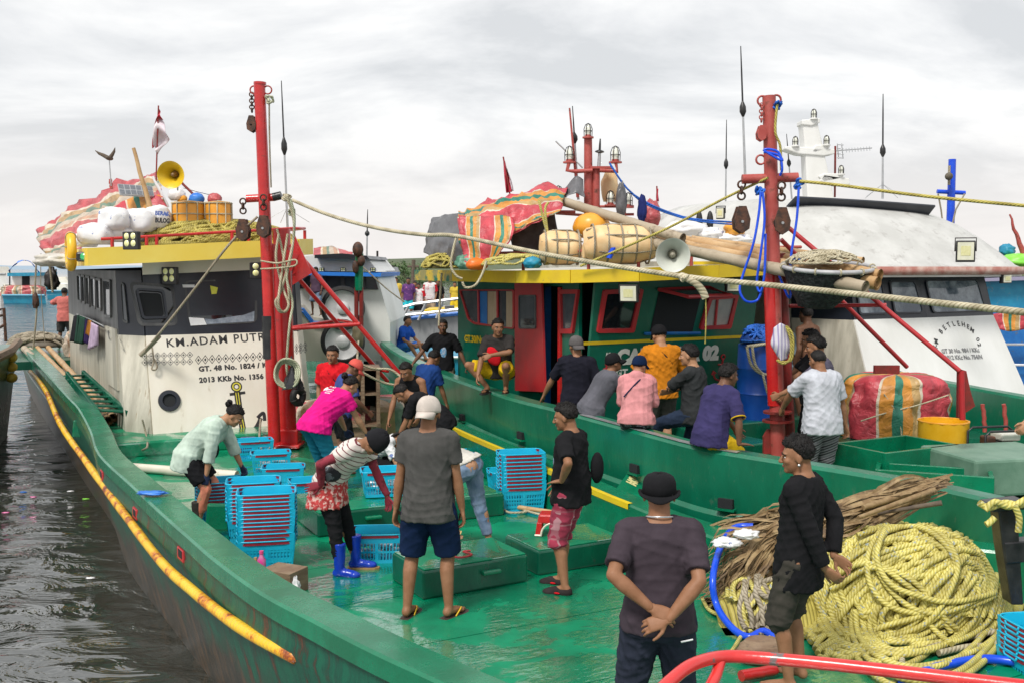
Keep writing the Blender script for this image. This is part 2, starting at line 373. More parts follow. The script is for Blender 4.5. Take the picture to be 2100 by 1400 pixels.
LEAF=M('dry_palm_leaf',(.20,.125,.055),(.36,.26,.13),ns=9,rough=.65,c3=(.10,.06,.03),ns3=4,thr3=(.5,.62),bump=.4,bs=50)
GFOL=M('green_foliage',(.035,.085,.02),(.07,.13,.03),ns=5,rough=.7)
BARK=M('bark',(.08,.06,.045),(.13,.10,.07),ns=9,rough=.85)
LAMPG=M('lamp_glass',(.75,.76,.66),rough=.08,spec=.8)
LEDY=M('led_lens',(.80,.78,.30),(.85,.85,.6),ns=30,rough=.12)
REFL=M('floodlight_reflector',(.62,.62,.48),(.75,.74,.6),ns=5,rough=.2)
def rope_mat(name,c,c2,c3,fleck=None,tw=26.0,c3amt=.3):
 m,t,b=nmat(name);uv=nn(t,'ShaderNodeTexCoord').outputs['UV'];s=nn(t,'ShaderNodeSeparateXYZ',{0:uv})
 a=nn(t,'ShaderNodeMath',{0:s.outputs[0],1:tw},operation='MULTIPLY');v3=nn(t,'ShaderNodeMath',{0:s.outputs[1],1:3.0},operation='MULTIPLY')
 ad=nn(t,'ShaderNodeMath',{0:a.outputs[0],1:v3 .outputs[0]},operation='ADD');fr=nn(t,'ShaderNodeMath',{0:ad.outputs[0]},operation='FRACT')
 r=ramp(t,fr.outputs[0],[(0,c3),(.18,c),(.6,c2),(.86,c),(1,c3)]);out=r.outputs[0]
 ob=nn(t,'ShaderNodeTexCoord').outputs['Object']
 n=nn(t,'ShaderNodeTexNoise',{'Vector':ob,'Scale':7,'Detail':5})
 mx=nn(t,'ShaderNodeMix',data_type='RGBA',blend_type='MULTIPLY');f=ramp(t,n.outputs['Fac'],[(.35,(.62,.6,.55)),(.6,(1,1,1))]);mx.inputs[0].default_value=1;lk(t,out,mx.inputs[6]);lk(t,f.outputs[0],mx.inputs[7]);out=mx.outputs[2]
 if fleck:
  fl=nn(t,'ShaderNodeTexNoise',{'Vector':ob,'Scale':42,'Detail':1});fr2=ramp(t,fl.outputs['Fac'],[(.65,0.0),(.70,.8)])
  m2=nn(t,'ShaderNodeMix',data_type='RGBA');lk(t,fr2 .outputs[0],m2 .inputs[0]);lk(t,out,m2 .inputs[6]);m2 .inputs[7].default_value=c4(fleck);out=m2 .outputs[2]
 lk(t,out,b.inputs['Base Color']);b.inputs['Roughness'].default_value=.6
 pg=nn(t,'ShaderNodeMath',{0:fr.outputs[0],1:.5},operation='SUBTRACT');ab=nn(t,'ShaderNodeMath',{0:pg.outputs[0]},operation='ABSOLUTE')
 bp=nn(t,'ShaderNodeBump',{'Height':ab.outputs[0],'Strength':.8,'Distance':.01});bp.invert=True;lk(t,bp.outputs[0],b.inputs['Normal'])
 return m
ROPEY=rope_mat('yellow_twisted_rope',(.60,.52,.11),(.70,.64,.24),(.36,.31,.07),tw=34.0,fleck=(.25,.32,.38))
ROPEO=rope_mat('olive_yellow_rope',(.48,.40,.07),(.60,.52,.14),(.14,.12,.03))
ROPEW=rope_mat('cream_rope',(.50,.44,.30),(.62,.57,.42),(.24,.20,.12))
ROPEG=rope_mat('grey_brown_rope',(.32,.27,.19),(.42,.37,.28),(.13,.11,.08))
ROPEB=rope_mat('blue_rope',(.01,.12,.60),(.02,.18,.7),(.0,.05,.3))
ROPEC=rope_mat('green_white_rope',(.50,.52,.36),(.60,.60,.45),(.12,.18,.10))
def tarp_mat(name,seq,per=.9,wob=.12,fade=.0):
 m,t,b=nmat(name);uv=nn(t,'ShaderNodeTexCoord').outputs['UV'];s=nn(t,'ShaderNodeSeparateXYZ',{0:uv})
 ob=nn(t,'ShaderNodeTexCoord').outputs['Object']
 n=nn(t,'ShaderNodeTexNoise',{'Vector':ob,'Scale':1.6,'Detail':2});q=nn(t,'ShaderNodeMath',{0:n.outputs['Fac'],1:wob},operation='MULTIPLY')
 a=nn(t,'ShaderNodeMath',{0:s.outputs[0],1:per},operation='DIVIDE');ad=nn(t,'ShaderNodeMath',{0:a.outputs[0],1:q.outputs[0]},operation='ADD')
 fr=nn(t,'ShaderNodeMath',{0:ad.outputs[0]},operation='FRACT')
 r=ramp(t,fr.outputs[0],seq,'CONSTANT')
 n2=nn(t,'ShaderNodeTexNoise',{'Vector':ob,'Scale':6,'Detail':6});f=ramp(t,n2 .outputs['Fac'],[(.35,(.72,.7,.7)),(.62,(1.08,1.06,1.04))])
 mx=nn(t,'ShaderNodeMix',data_type='RGBA',blend_type='MULTIPLY');mx.inputs[0].default_value=1;lk(t,r.outputs[0],mx.inputs[6]);lk(t,f.outputs[0],mx.inputs[7])
 lk(t,mx.outputs[2],b.inputs['Base Color']);b.inputs['Roughness'].default_value=.42
 n3=nn(t,'ShaderNodeTexNoise',{'Vector':ob,'Scale':5,'Detail':5,'Distortion':1.2});bp=nn(t,'ShaderNodeBump',{'Height':n3 .outputs['Fac'],'Strength':.7,'Distance':.06});lk(t,bp.outputs[0],b.inputs['Normal'])
 return m
PK,OR,GR,WH=(.50,.055,.075),(.60,.26,.045),(.03,.20,.14),(.62,.55,.44)
TARP=tarp_mat('striped_tarpaulin',[(0,PK),(.40,WH),(.43,OR),(.58,GR),(.68,OR),(.80,(.45,.30,.12)),(.90,WH),(.93,PK)],.85)
TARPF=tarp_mat('faded_striped_tarpaulin',[(0,(.46,.09,.10)),(.34,WH),(.40,(.42,.28,.14)),(.52,(.16,.24,.18)),(.60,(.5,.42,.33)),(.74,(.5,.30,.2)),(.84,WH),(.88,(.48,.12,.12))],.8)
def water_mat():
 m,t,b=nmat('harbour_water');ob=nn(t,'ShaderNodeTexCoord').outputs['Object']
 b.inputs['Base Color'].default_value=(.024,.026,.019,1);b.inputs['Roughness'].default_value=.03;b.inputs['IOR'].default_value=2.9
 mpn=nn(t,'ShaderNodeMapping',{0:ob,'Scale':(1,1.7,1),'Rotation':(0,0,R(12))})
 n1=nn(t,'ShaderNodeTexNoise',{'Vector':mpn.outputs[0],'Scale':1.25,'Detail':4,'Roughness':.5,'Distortion':1.0})
 n2=nn(t,'ShaderNodeTexNoise',{'Vector':mpn.outputs[0],'Scale':.55,'Detail':2,'Roughness':.5})
 c=W(275,1255,-1.0)
 mc=nn(t,'ShaderNodeMapping',{0:ob,'Location':(-c.x,-c.y,0)})
 ln=nn(t,'ShaderNodeVectorMath',{0:mc.outputs[0]},operation='LENGTH')
 wv=nn(t,'ShaderNodeMath',{0:ln.outputs['Value'],1:42.0},operation='MULTIPLY');sn=nn(t,'ShaderNodeMath',{0:wv.outputs[0]},operation='SINE')
 fo=nn(t,'ShaderNodeMapRange',{0:ln.outputs['Value'],1:.15,2:1.3,3:.34,4:0.0})
 rg=nn(t,'ShaderNodeMath',{0:sn.outputs[0],1:fo.outputs[0]},operation='MULTIPLY')
 n4=nn(t,'ShaderNodeTexNoise',{'Vector':ob,'Scale':30,'Detail':2});f4=nn(t,'ShaderNodeMapRange',{0:ln.outputs['Value'],1:.1,2:.9,3:.35,4:0.0});r4=nn(t,'ShaderNodeMath',{0:n4 .outputs['Fac'],1:f4 .outputs[0]},operation='MULTIPLY')
 w2=nn(t,'ShaderNodeMath',{0:n2 .outputs['Fac'],1:2.2},operation='MULTIPLY')
 s1=nn(t,'ShaderNodeMath',{0:n1 .outputs['Fac'],1:w2 .outputs[0]},operation='ADD');s2=nn(t,'ShaderNodeMath',{0:s1 .outputs[0],1:rg.outputs[0]},operation='ADD');s3=nn(t,'ShaderNodeMath',{0:s2 .outputs[0],1:r4 .outputs[0]},operation='ADD')
 bp=nn(t,'ShaderNodeBump',{'Height':s3 .outputs[0],'Strength':1.0,'Distance':.085});lk(t,bp.outputs[0],b.inputs['Normal'])
 return m
WATER=water_mat()
def cloth(name,c,c2=None,bump=.35):
 k=.85 if max(c)<.13 else.95
 return M(name,mul(c,.85*k),c2 or mul(c,1.15*k),ns=7,rough=.9,bump=bump,bs=9,spec=.15)
def stripes_mat(name,base,line,scale,axis=2,width=.12,cross=None,rot=(0,0,0),line2=None):
 m,t,b=nmat(name);ob=nn(t,'ShaderNodeTexCoord').outputs['Object'];mpn=nn(t,'ShaderNodeMapping',{0:ob,'Rotation':rot});s=nn(t,'ShaderNodeSeparateXYZ',{0:mpn.outputs[0]})
 def band(ax,sc,w):
  a=nn(t,'ShaderNodeMath',{0:s.outputs[ax],1:sc},operation='MULTIPLY');f=nn(t,'ShaderNodeMath',{0:a.outputs[0]},operation='FRACT');g=nn(t,'ShaderNodeMath',{0:f.outputs[0],1:w},operation='LESS_THAN');return g.outputs[0]
 out=None;cur=base
 mx=nn(t,'ShaderNodeMix',data_type='RGBA');lk(t,band(axis,scale,width),mx.inputs[0]);mx.inputs[6].default_value=c4(base);mx.inputs[7].default_value=c4(line);out=mx.outputs[2]
 if cross:
  for ax,sc,w,cc in cross:
   mx=nn(t,'ShaderNodeMix',data_type='RGBA');g=nn(t,'ShaderNodeMath',{0:band(ax,sc,w),1:.6},operation='MULTIPLY');lk(t,g.outputs[0],mx.inputs[0]);lk(t,out,mx.inputs[6]);mx.inputs[7].default_value=c4(cc);out=mx.outputs[2]
 lk(t,out,b.inputs['Base Color']);b.inputs['Roughness'].default_value=.85
 return m
SKIN=[M('skin_a',(.36,.185,.10),(.44,.24,.14),ns=9,rough=.55,spec=.3,bump=.08,bs=90),M('skin_b',(.24,.112,.057),(.31,.152,.085),ns=9,rough=.55,spec=.3,bump=.08,bs=90),M('skin_c',(.135,.063,.036),(.18,.087,.05),ns=9,rough=.52,spec=.3,bump=.08,bs=90)]
HAIR=M('black_hair',(.004,.0035,.0035),(.012,.009,.008),ns=40,rough=.5,spec=.3,stretch=(1,1,.3),bump=.9,bs=120)
EYEW=M('eye_white',(.62,.58,.54),rough=.2)
EYEB=M('dark_iris',(.012,.008,.006),rough=.1)
LIP=M('lips',(.20,.065,.05),rough=.4)
PINK=M('pink_liquid',(.65,.06,.30),(.75,.35,.5),ns=5,rough=.1)
def vox(mb,size,smooth=2,disp=0.0,seed=0):
 me=mkmesh('tmp',mb.V,mb.F,[]);o=bpy.data.objects.new('tmp',me);TMP.collection.objects.link(o)
 q=o.modifiers.new('r','REMESH');q.mode='VOXEL';q.voxel_size=size;q.adaptivity=0
 if smooth:q=o.modifiers.new('s','SMOOTH');q.factor=.6;q.iterations=smooth
 TMP.view_layers[0].update();dg=TMP.view_layers[0].depsgraph;ev=o.evaluated_get(dg);m2=ev.to_mesh()
 nv=len(m2 .vertices);V=np.empty(nv*3);m2 .vertices.foreach_get('co',V);V=V.reshape(-1,3).copy()
 N=np.empty(nv*3);m2 .vertices.foreach_get('normal',N);N=N.reshape(-1,3).copy()
 nf=len(m2 .polygons);ls=np.empty(nf,dtype=np.int32);m2 .polygons.foreach_get('loop_total',ls)
 li=np.empty(len(m2 .loops),dtype=np.int32);m2 .loops.foreach_get('vertex_index',li)
 F=li.reshape(-1,4).copy()if nf and(ls==4).all()else None
 if F is None:
  F=[];k=0
  for n_ in ls:F.append(li[k:k+n_].tolist());k+=n_
  F=[f if len(f)==4 else f for f in F]
 ev.to_mesh_clear();bpy.data.objects.remove(o);bpy.data.meshes.remove(me)
 if disp:V=V+N*(disp*folds(V,seed))[:,None]
 return V,F
def folds(V,seed):
 r=np.random.RandomState(seed+11);out=np.zeros(len(V))
 w=np.zeros((len(V),3))
 for i in range(3):
  k=r.randn(3)*7;w[:,i]=np.sin(V@k+r.rand()*6)
 for i in range(9):
  k=r.randn(3);k[2]*=1.0;k=k/np.linalg.norm(k)*r.uniform(14,62)
  s=np.sin(V@k+r.rand()*6+w[:,i%3]*1.9)
  m=.5+.5*np.sin(V@(r.randn(3)*6)+r.rand()*6)
  out+=(1-np.abs(s))**2*m*r.uniform(.5,1)
 return out-out.mean()
def npobj(name,chunks,mats,parent,label=None):
 V=[];F=[];mi=[];b=0
 for(v,f,k)in chunks:
  V.append(np.asarray(v));f=[[b+int(j)for j in q]for q in f];F+=f;mi+=[k]*len(f);b+=len(v)
 me=mkmesh(name,np.vstack(V),F,mats,smooth=True,mi=mi)
 return link(name,me,parent,label=label)
class PR(MB):
 def cap(s,p,q,r1,r2,n=12):
  p,q=Vector(p),Vector(q);d=q-p;L=d.length
  if L<1e-6:return s.ball(p,r1)
  d=d/L;pts=[];rs=[]
  for a in(-89,-60,-30):pts.append(p+d*r1*math.sin(R(a)));rs.append(r1*math.cos(R(a)))
  pts.append(p);rs.append(r1);pts.append(q);rs.append(r2)
  for a in(30,60,89):pts.append(q+d*r2*math.sin(R(a)));rs.append(r2*math.cos(R(a)))
  return s.tube(pts,rs,n)
 def loft(s,st,n=20):
  vs=[]
  for c,u,v,a,b in st:
   for k in range(n):
    t=2*math.pi*k/n;ct,sn=math.cos(t),math.sin(t)
    e=.85;vs.append(c+u*a*math.copysign(abs(ct)**e,ct)+v*b*math.copysign(abs(sn)**e,sn))
  F=[(i*n+k,i*n+(k+1)%n,(i+1)*n+(k+1)%n,(i+1)*n+k)for i in range(len(st)-1)for k in range(n)]
  F+=[tuple(range(n))[::-1],tuple((len(st)-1)*n+k for k in range(n))]
  return s.add(vs,F)
def ik(a,t,l1,l2,hint):
 a,t=Vector(a),Vector(t);d=t-a;L=min(d.length,(l1+l2)*.999);L=max(L,abs(l1-l2)*1.01+1e-4);dn=d.normalized();t=a+dn*L
 x=(l1*l1-l2*l2+L*L)/(2*L);h=math.sqrt(max(0,l1*l1-x*x));hv=Vector(hint);hv=hv-dn*hv.dot(dn)
 hv=hv.normalized()if hv.length>1e-5 else Vector((0,1,0))
 return a+dn*x+hv*h,t
_hands={}
def hand_geo(pose,side,vs):
 key=(pose,side,vs)
 if key in _hands:return _hands[key]
 b=PR();curl={'relax':(22,34,22),'flat':(4,8,5),'grip':(55,70,45),'fist':(72,95,60),'point':(60,80,55)}[pose]
 b.loft([(Vector((x,0,0)),Vector((0,1,0)),Vector((0,0,1)),a,c)for x,a,c in((-.03,.026,.019),(0,.028,.018),(.03,.038,.0155),(.065,.041,.014),(.085,.040,.011),(.094,.036,.007))],14)
 for i,(y,L,r)in enumerate(((.031,.074,.0090),(.0105,.083,.0092),(-.0105,.077,.0088),(-.030,.060,.0078))):
  cu=curl if not(pose=='point' and i==0)else(5,8,5)
  p=Vector((.078,y,0));a=0;sp=y*2.2
  for k,f in enumerate((.46,.30,.24)):
   a-=R(cu[k]*(1+i*.06));d=Vector((math.cos(a)*math.cos(sp),math.cos(a)*math.sin(sp),math.sin(a)));q=p+d*L*f
   b.cap(p,q,r*(1-.08*k),r*(1-.08*(k+1)),8);p=q
 p=Vector((.012,.024,-.004));t=(.2 if pose in('grip','fist')else 0)
 for d,L,r in(((.62,.72,-.25-t),.040,.0125),((.85,.42-t,-.25-t*2),.032,.0105),((.92,.25-t,-.25-t*2),.025,.0092)):
  q=p+Vector(d).normalized()*L;b.cap(p,q,r,r*.92,8);p=q
 V,F=vox(b,vs,1)
 if side<0:
  V=V*np.array([1,-1,1]);F=[list(f)[::-1]for f in F]
 _hands[key]=(V,F);return V,F
def person(label,at,face,H=1.65,build=1.0,skin=0,v=.011,group=None,name='person',pel=None,lean=0,lean2=None,side=0,twist=0,hips=0,head=(0,0,0),hands=None,hp=('relax','relax'),hup=None,elb=None,feet=None,kn=None,toe=(8,-8),toed=None,top=None,bottom=None,hair='short',hat=None,shoes=None,extra=None,female=False,neckw=1,belly=0,disp=.008,facegeo=True):
 """local frame: +y is where the body faces, +x its right hand side, z up from the soles"""
 h=H;T=thing(name,label,'person',at,R(face),group)
 pel=Vector(pel)if pel is not None else Vector((0,0,.515*h))
 lean2=lean if lean2 is None else lean2
 def rot(a,s,tw):return Matrix.Rotation(R(tw),3,'Z')@Matrix.Rotation(R(s),3,'Y')@Matrix.Rotation(R(-a),3,'X')
 R0=rot(lean*.35,side*.3,hips);R1=rot(lean,side,hips+twist*.4);R2=rot(lean2,side,hips+twist)
 hw,sw=.052*h*(1.08 if female else 1),.097*h*(.92 if female else 1.0)*build**.5
 waist=pel+R1@Vector((0,0,.10*h));chest=waist+R2@Vector((0,0,.12*h));shl=chest+R2@Vector((0,0,.075*h));nb=shl+R2@Vector((0,.0,.028*h))
 HR=Euler((R(-head[0]),R(head[2]),R(head[1]+hips+twist)),'ZYX').to_matrix()if False else Matrix.Rotation(R(head[1]+hips+twist),3,'Z')@Matrix.Rotation(R(head[2]),3,'Y')@Matrix.Rotation(R(-head[0]),3,'X')
 ht=nb+(R2@Vector((0,.006*h,.018*h)));hh=.136*h
 hc=ht+HR@Vector((0,.02*h,.050*h))
 X,Y,Z=Vector((1,0,0)),Vector((0,1,0)),Vector((0,0,1))
 hipJ={s:pel+R0@Vector((s*hw,0,-.005*h))for s in(1,-1)};shJ={s:shl+R2@Vector((s*sw,0,-.018*h))for s in(1,-1)}
 feet=feet or((.09,0),(-.09,0));knee,ank,elbow,wrist={},{},{},{}
 lt,ls,la,lf=.245*h,.235*h,.165*h,.148*h
 for i,s in enumerate((1,-1)):
  f=feet[i];a=Vector((f[0],f[1],(f[2]if len(f)>2 else 0)+.042*h));kh=(kn[i]if kn else(s*.15,1,0))
  knee[s],ank[s]=ik(hipJ[s],a,lt,ls,kh)
  hd=(hands[i]if hands and hands[i]is not None else None)
  if hd is None:hd=shJ[s]+Vector((s*.035,.03,-.295*h))
  eh=elb[i]if elb and elb[i]is not None else(s*.5,-1,0)
  elbow[s],wrist[s]=ik(shJ[s],hd,la,lf,eh)
 w=build;B=PR()
 def torso(b,off=0.0,lo=-.035,hi=None,fl=0.0,wst=0.0):
  a=off;st=[];u0,v0=R0@X,R0@Y;u1,v1=R1@X,R1@Y;u2,v2=R2@X,R2@Y
  ws=.078 if female else.083
  if hi!='pelvis':
   hemw=(.100 if female else.094)*h*w+a+fl
   if lo<0:st.append((pel+R0@Vector((0,0,lo*h)),u0,v0,hemw,.068*h*w+a+fl))
   st.append((pel+R0@Vector((0,0,.02*h)),u0,v0,(.100 if female else.093)*h*w+a+fl*.7,.070*h*w+a+fl*.7))
   st.append((pel.lerp(waist,.55),u1,v1,ws*h*w+a+fl*.4+wst,(.062+belly)*h*w+a+fl*.4+wst))
   st.append((waist,u1,v1,ws*h*w+a+wst,(.062+belly*.8)*h*w+a+wst))
   st.append((chest.lerp(waist,.45),u2,v2,.090*h*w+a,.066*h*w+a))
   st.append((chest+R2@Vector((0,.002*h,.01*h)),u2,v2,.098*h*w+a,(.072 if female else.068)*h*w+a))
   st.append((shl+R2@Vector((0,-.004*h,-.03*h)),u2,v2,.095*h*w**.6+a,.058*h*w+a*.9))
   st.append((shl+R2@Vector((0,-.006*h,.000*h)),u2,v2,.082*h*w**.6+a,.046*h*w+a*.8))
   st.append((nb+R2@Vector((0,-.004*h,-.004*h)),u2,v2,.050*h+a*.7,.036*h+a*.6))
   if a==0:st.append((nb+R2@Vector((0,0,.012*h)),u2,v2,.033*h,.033*h))
  b.loft(st)
 torso(B,0,-.03)
 B.cap(nb-R2@Vector((0,0,.02*h)),ht+HR@Vector((0,0,.02*h)),.036*h*neckw,.034*h*neckw)
 for s in(1,-1):
  B.ball(hipJ[s]+Vector((0,-.012*h,.0)),.062*h*w)
  B.cap(hipJ[s],knee[s],.056*h*w,.034*h*w**.5)
  d=(knee[s]-hipJ[s]).normalized();m_=knee[s].lerp(ank[s],.30);sh=(ank[s]-knee[s]).normalized();bk=(d*.8-sh).normalized()if(d+sh).length<1.95 else-Vector((0,1,0))
  td=toed[0 if s==1 else 1]if toed else None
  fa=R(toe[0 if s==1 else 1]);fd=Vector((math.sin(fa),math.cos(fa),0));pit=0
  fdir=fd if td is None else Vector(td).normalized()
  B.cap(knee[s],m_-fdir*.010*h,.032*h*w**.5,.033*h*w**.5);B.cap(m_-fdir*.010*h,ank[s],.033*h*w**.5,.0195*h)
  B.cap(ank[s]+Vector((0,0,.0)),ank[s]-fdir*.012*h-Z*.018*h,.020*h,.021*h)
  B.cap(ank[s]-Z*.012*h,ank[s]+fdir*.075*h-Z*.026*h,.021*h,.0135*h)
  B.ball(ank[s]+fdir*.078*h-Z*.029*h,(.024*h,.024*h,.0125*h),10,6)
  B.cap(ank[s]+fdir*.085*h-Z*.031*h,ank[s]+fdir*.108*h-Z*.033*h,.014*h,.009*h)
  B.cap(shl+R2@Vector((s*.05*h,-.004*h,-.008*h)),shJ[s],.036*h*w**.5,.033*h*w**.5)
  B.cap(shJ[s],shJ[s].lerp(elbow[s],.45),.031*h*w**.5,.027*h*w**.5);B.cap(shJ[s].lerp(elbow[s],.45),elbow[s],.027*h*w**.5,.0215*h)
  fm=elbow[s].lerp(wrist[s],.3);B.cap(elbow[s],fm,.0225*h,.0245*h*w**.5);B.cap(fm,wrist[s],.0245*h*w**.5,.0150*h)
 def hp_(x,y,z):return hc+HR@Vector((x*hh,y*hh,z*hh))
 B.ball(hp_(0,-.04,.13),(.335*hh,.415*hh,.38*hh),20,14,HR)
 B.ball(hp_(0,.09,-.12),(.265*hh,.31*hh,.37*hh),16,12,HR)
 B.ball(hp_(0,.27,-.37),(.13*hh,.11*hh,.10*hh),12,8,HR)
 for s in(1,-1):
  B.ball(hp_(s*.15,.27,-.09),(.12*hh,.11*hh,.11*hh),10,8,HR)
  B.ball(hp_(s*.35,-.03,-.02),(.035*hh,.085*hh,.14*hh),10,8,HR)
 if facegeo:
  B.ball(hp_(0,.345,.115),(.24*hh,.06*hh,.045*hh),12,6,HR)
 hv=v if v>.012 else.0075
 chunks=[];V,F=vox(B,v,2);chunks.append((V,F,0))
 if facegeo:
  N_=PR();N_.cap(hp_(0,.37,.08),hp_(0,.465,-.115),.034*hh,.055*hh);N_.ball(hp_(0,.43,-.13),(.085*hh,.06*hh,.045*hh),10,6,HR)
  for s in(1,-1):
   N_.ball(hp_(s*.135,.335,-.01),(.062*hh,.035*hh,.028*hh),8,6,HR)
  V,F=vox(N_,.0045,1);chunks.append((V,F,0))
 hm=0;mats=[skin_m(skin)]
 gl=(extra or{}).get('gloves')
 if gl:mats.append(gl);hm=1
 for i,s in enumerate((1,-1)):
  V,F=hand_geo(hp[i],s,.0048 if v<.012 else.009)
  d=(wrist[s]-elbow[s]).normalized()
  up=Vector(hup[i])if hup and hup[i]is not None else Vector((s*1.0,0.25,.1))
  if hup and len(hup)>2 and hup[2+i]is not None:d=Vector(hup[2+i]).normalized()
  up=(up-d*up.dot(d)).normalized();y=up.cross(d)
  mt=np.array([[d.x,y.x,up.x],[d.y,y.y,up.y],[d.z,y.z,up.z]])*(h/1.72)
  base=np.array(wrist[s]+d*.018)
  chunks.append((V@mt.T+base,F,hm))
 npobj('body',chunks,mats,T)
 J=dict(T=T,pel=pel,waist=waist,chest=chest,shl=shl,nb=nb,hc=hc,HR=HR,R0=R0,R1=R1,R2=R2,hh=hh,h=h,hip=hipJ,sh=shJ,knee=knee,ank=ank,elbow=elbow,wrist=wrist,torso=torso,w=w,hp_=hp_,v=v,fd={s:(Vector(toed[0 if s==1 else 1]).normalized()if toed else Vector((math.sin(R(toe[0 if s==1 else 1])),math.cos(R(toe[0 if s==1 else 1])),0)))for s in(1,-1)})
 if facegeo and v<.014:face_parts(J)
 seed=int(abs(at[0]*37+at[1]*91))%1000
 cv=max(.0105,v*1.1)
 if bottom:
  kind,mat,ln=bottom[:3];b=PR();o=.010;R0m=R0
  b.loft([(pel+R0@Vector((0,0,z*h)),R0@X,R0@Y,(a*w)*h+o*q,(c*w)*h+o*q)for z,a,c,q in((-.055,.088,.064,1),(-.02,.101,.074,.9),(.03,.096,.070,.3),(.055,.082,.060,0))])
  if kind=='skirt':
   q=[(pel+Vector((0,0,z)),X,Y,a,c)for z,a,c in((.06,.16,.12),(-.05,.185,.155),(-ln,.235,.20))]
   b=PR();b.loft(q)
  else:
   for s in(1,-1):
    tl=ln if kind=='shorts' else 1;fl=bottom[3]if len(bottom)>3 else(.018 if kind=='shorts' else.004)
    en=hipJ[s].lerp(knee[s],min(1,ln))
    b.ball(hipJ[s]+Vector((0,-.012*h,-.01)),.061*h*w+o*.4)
    rr=.060*h*w+o
    if ln<=1:b.tube([hipJ[s],hipJ[s].lerp(knee[s],.2),en],[rr,rr+fl*.2,(.056-.020*ln)*h*w+o+fl],16)
    else:
     b.cap(hipJ[s],knee[s],rr,.038*h*w**.5+o*.6+fl*.5,14);m_=ln-1;e2=knee[s].lerp(ank[s],m_)
     b.tube([knee[s],e2],[.038*h*w**.5+o*.6+fl*.5,.031*h+fl*.8 if m_>.5 else.038*h+fl],14)
  V,F=vox(b,cv,3,disp*.9,seed+5);npobj('shorts' if kind=='shorts' else('skirt' if kind=='skirt' else 'trousers'),[(V,F,0)],[mat],T)
 if top:
  kind,mat,sl=top[:3];o=top[3]if len(top)>3 else.016;lo=top[4]if len(top)>4 else-.045;b=PR()
  torso(b,o,lo,fl=(.018 if kind!='tank' else 0),wst=(.01 if not female else.004))
  for s in(1,-1):
   if kind=='tank':b.cap(shl+R2@Vector((s*.05*h,-.004*h,-.01*h)),shl+R2@Vector((s*.075*h,-.004*h,-.016*h)),.036*h+o*.6,.032*h+o*.4);continue
   b.cap(shl+R2@Vector((s*.045*h,-.004*h,-.008*h)),shJ[s],.036*h*w**.5+o*.7,.036*h*w**.5+o*.6)
   if sl<=1:b.tube([shJ[s],shJ[s].lerp(elbow[s],sl)],[.035*h*w**.5+o*.5,.030*h*w**.5+o*.75],14)
   else:
    b.cap(shJ[s],elbow[s],.034*h*w**.5+o*.6,.026*h+o*.6);b.tube([elbow[s],elbow[s].lerp(wrist[s],sl-1)],[.027*h+o*.6,(.022 if sl>1.7 else.026)*h+o*.6],14)
  if kind=='hoodie':
   b.ball(nb+R2@Vector((0,-.045*h,-.01*h)),(.065*h,.045*h,.04*h));
  V,F=vox(b,cv,2,disp*(1.0 if kind!='tank' else.6),seed)
  nm={'tank':'tank_top','hoodie':'hooded_jacket'}.get(kind,'shirt')
  npobj(nm,[(V,F,0)],[mat],T)
 if hair:hair_part(J,hair,hat)
 if hat:hat_part(J,hat)
 if shoes:shoe_parts(J,shoes)
 if extra:
  if 'sleeves' in extra:
   m_,up_=extra['sleeves']
   for s in(1,-1):
    b=PR();st=shJ[s].lerp(elbow[s],up_);b.cap(st,elbow[s],.030*h,.0255*h);b.tube([elbow[s],elbow[s].lerp(wrist[s],.3),wrist[s]],[.0265*h,.027*h,.019*h],12)
    V,F=vox(b,.010,1,.004,seed+3);npobj('arm_sleeve',[(V,F,0)],[m_],T)
 return J
def skin_m(i):return SKIN[i]
def face_parts(J):
 T,hp_,hh,HR=J['T'],J['hp_'],J['hh'],J['HR']
 for s in(1,-1):
  b=MB();b.ball(hp_(s*.135,.338,.015),(.050*hh,.030*hh,.020*hh),10,6,HR);e=b.build('eye',EYEW,T,smooth=180)
  b=MB();b.ball(hp_(s*.135,.362,.015),(.021*hh,.012*hh,.019*hh),8,6,HR);b.build('iris',EYEB,e,smooth=180)
 b=MB()
 for s in(1,-1):b.tube([hp_(s*.065,.405,.085),hp_(s*.14,.395,.112),hp_(s*.225,.33,.085)],[.012*hh,.018*hh,.008*hh],6)
 b.build('eyebrows',HAIR,T,smooth=180)
 b=MB();b.ball(hp_(0,.385,-.235),(.088*hh,.028*hh,.018*hh),12,6,HR);b.ball(hp_(0,.378,-.268),(.075*hh,.028*hh,.021*hh),12,6,HR);b.build('lips',LIP,T,smooth=180)
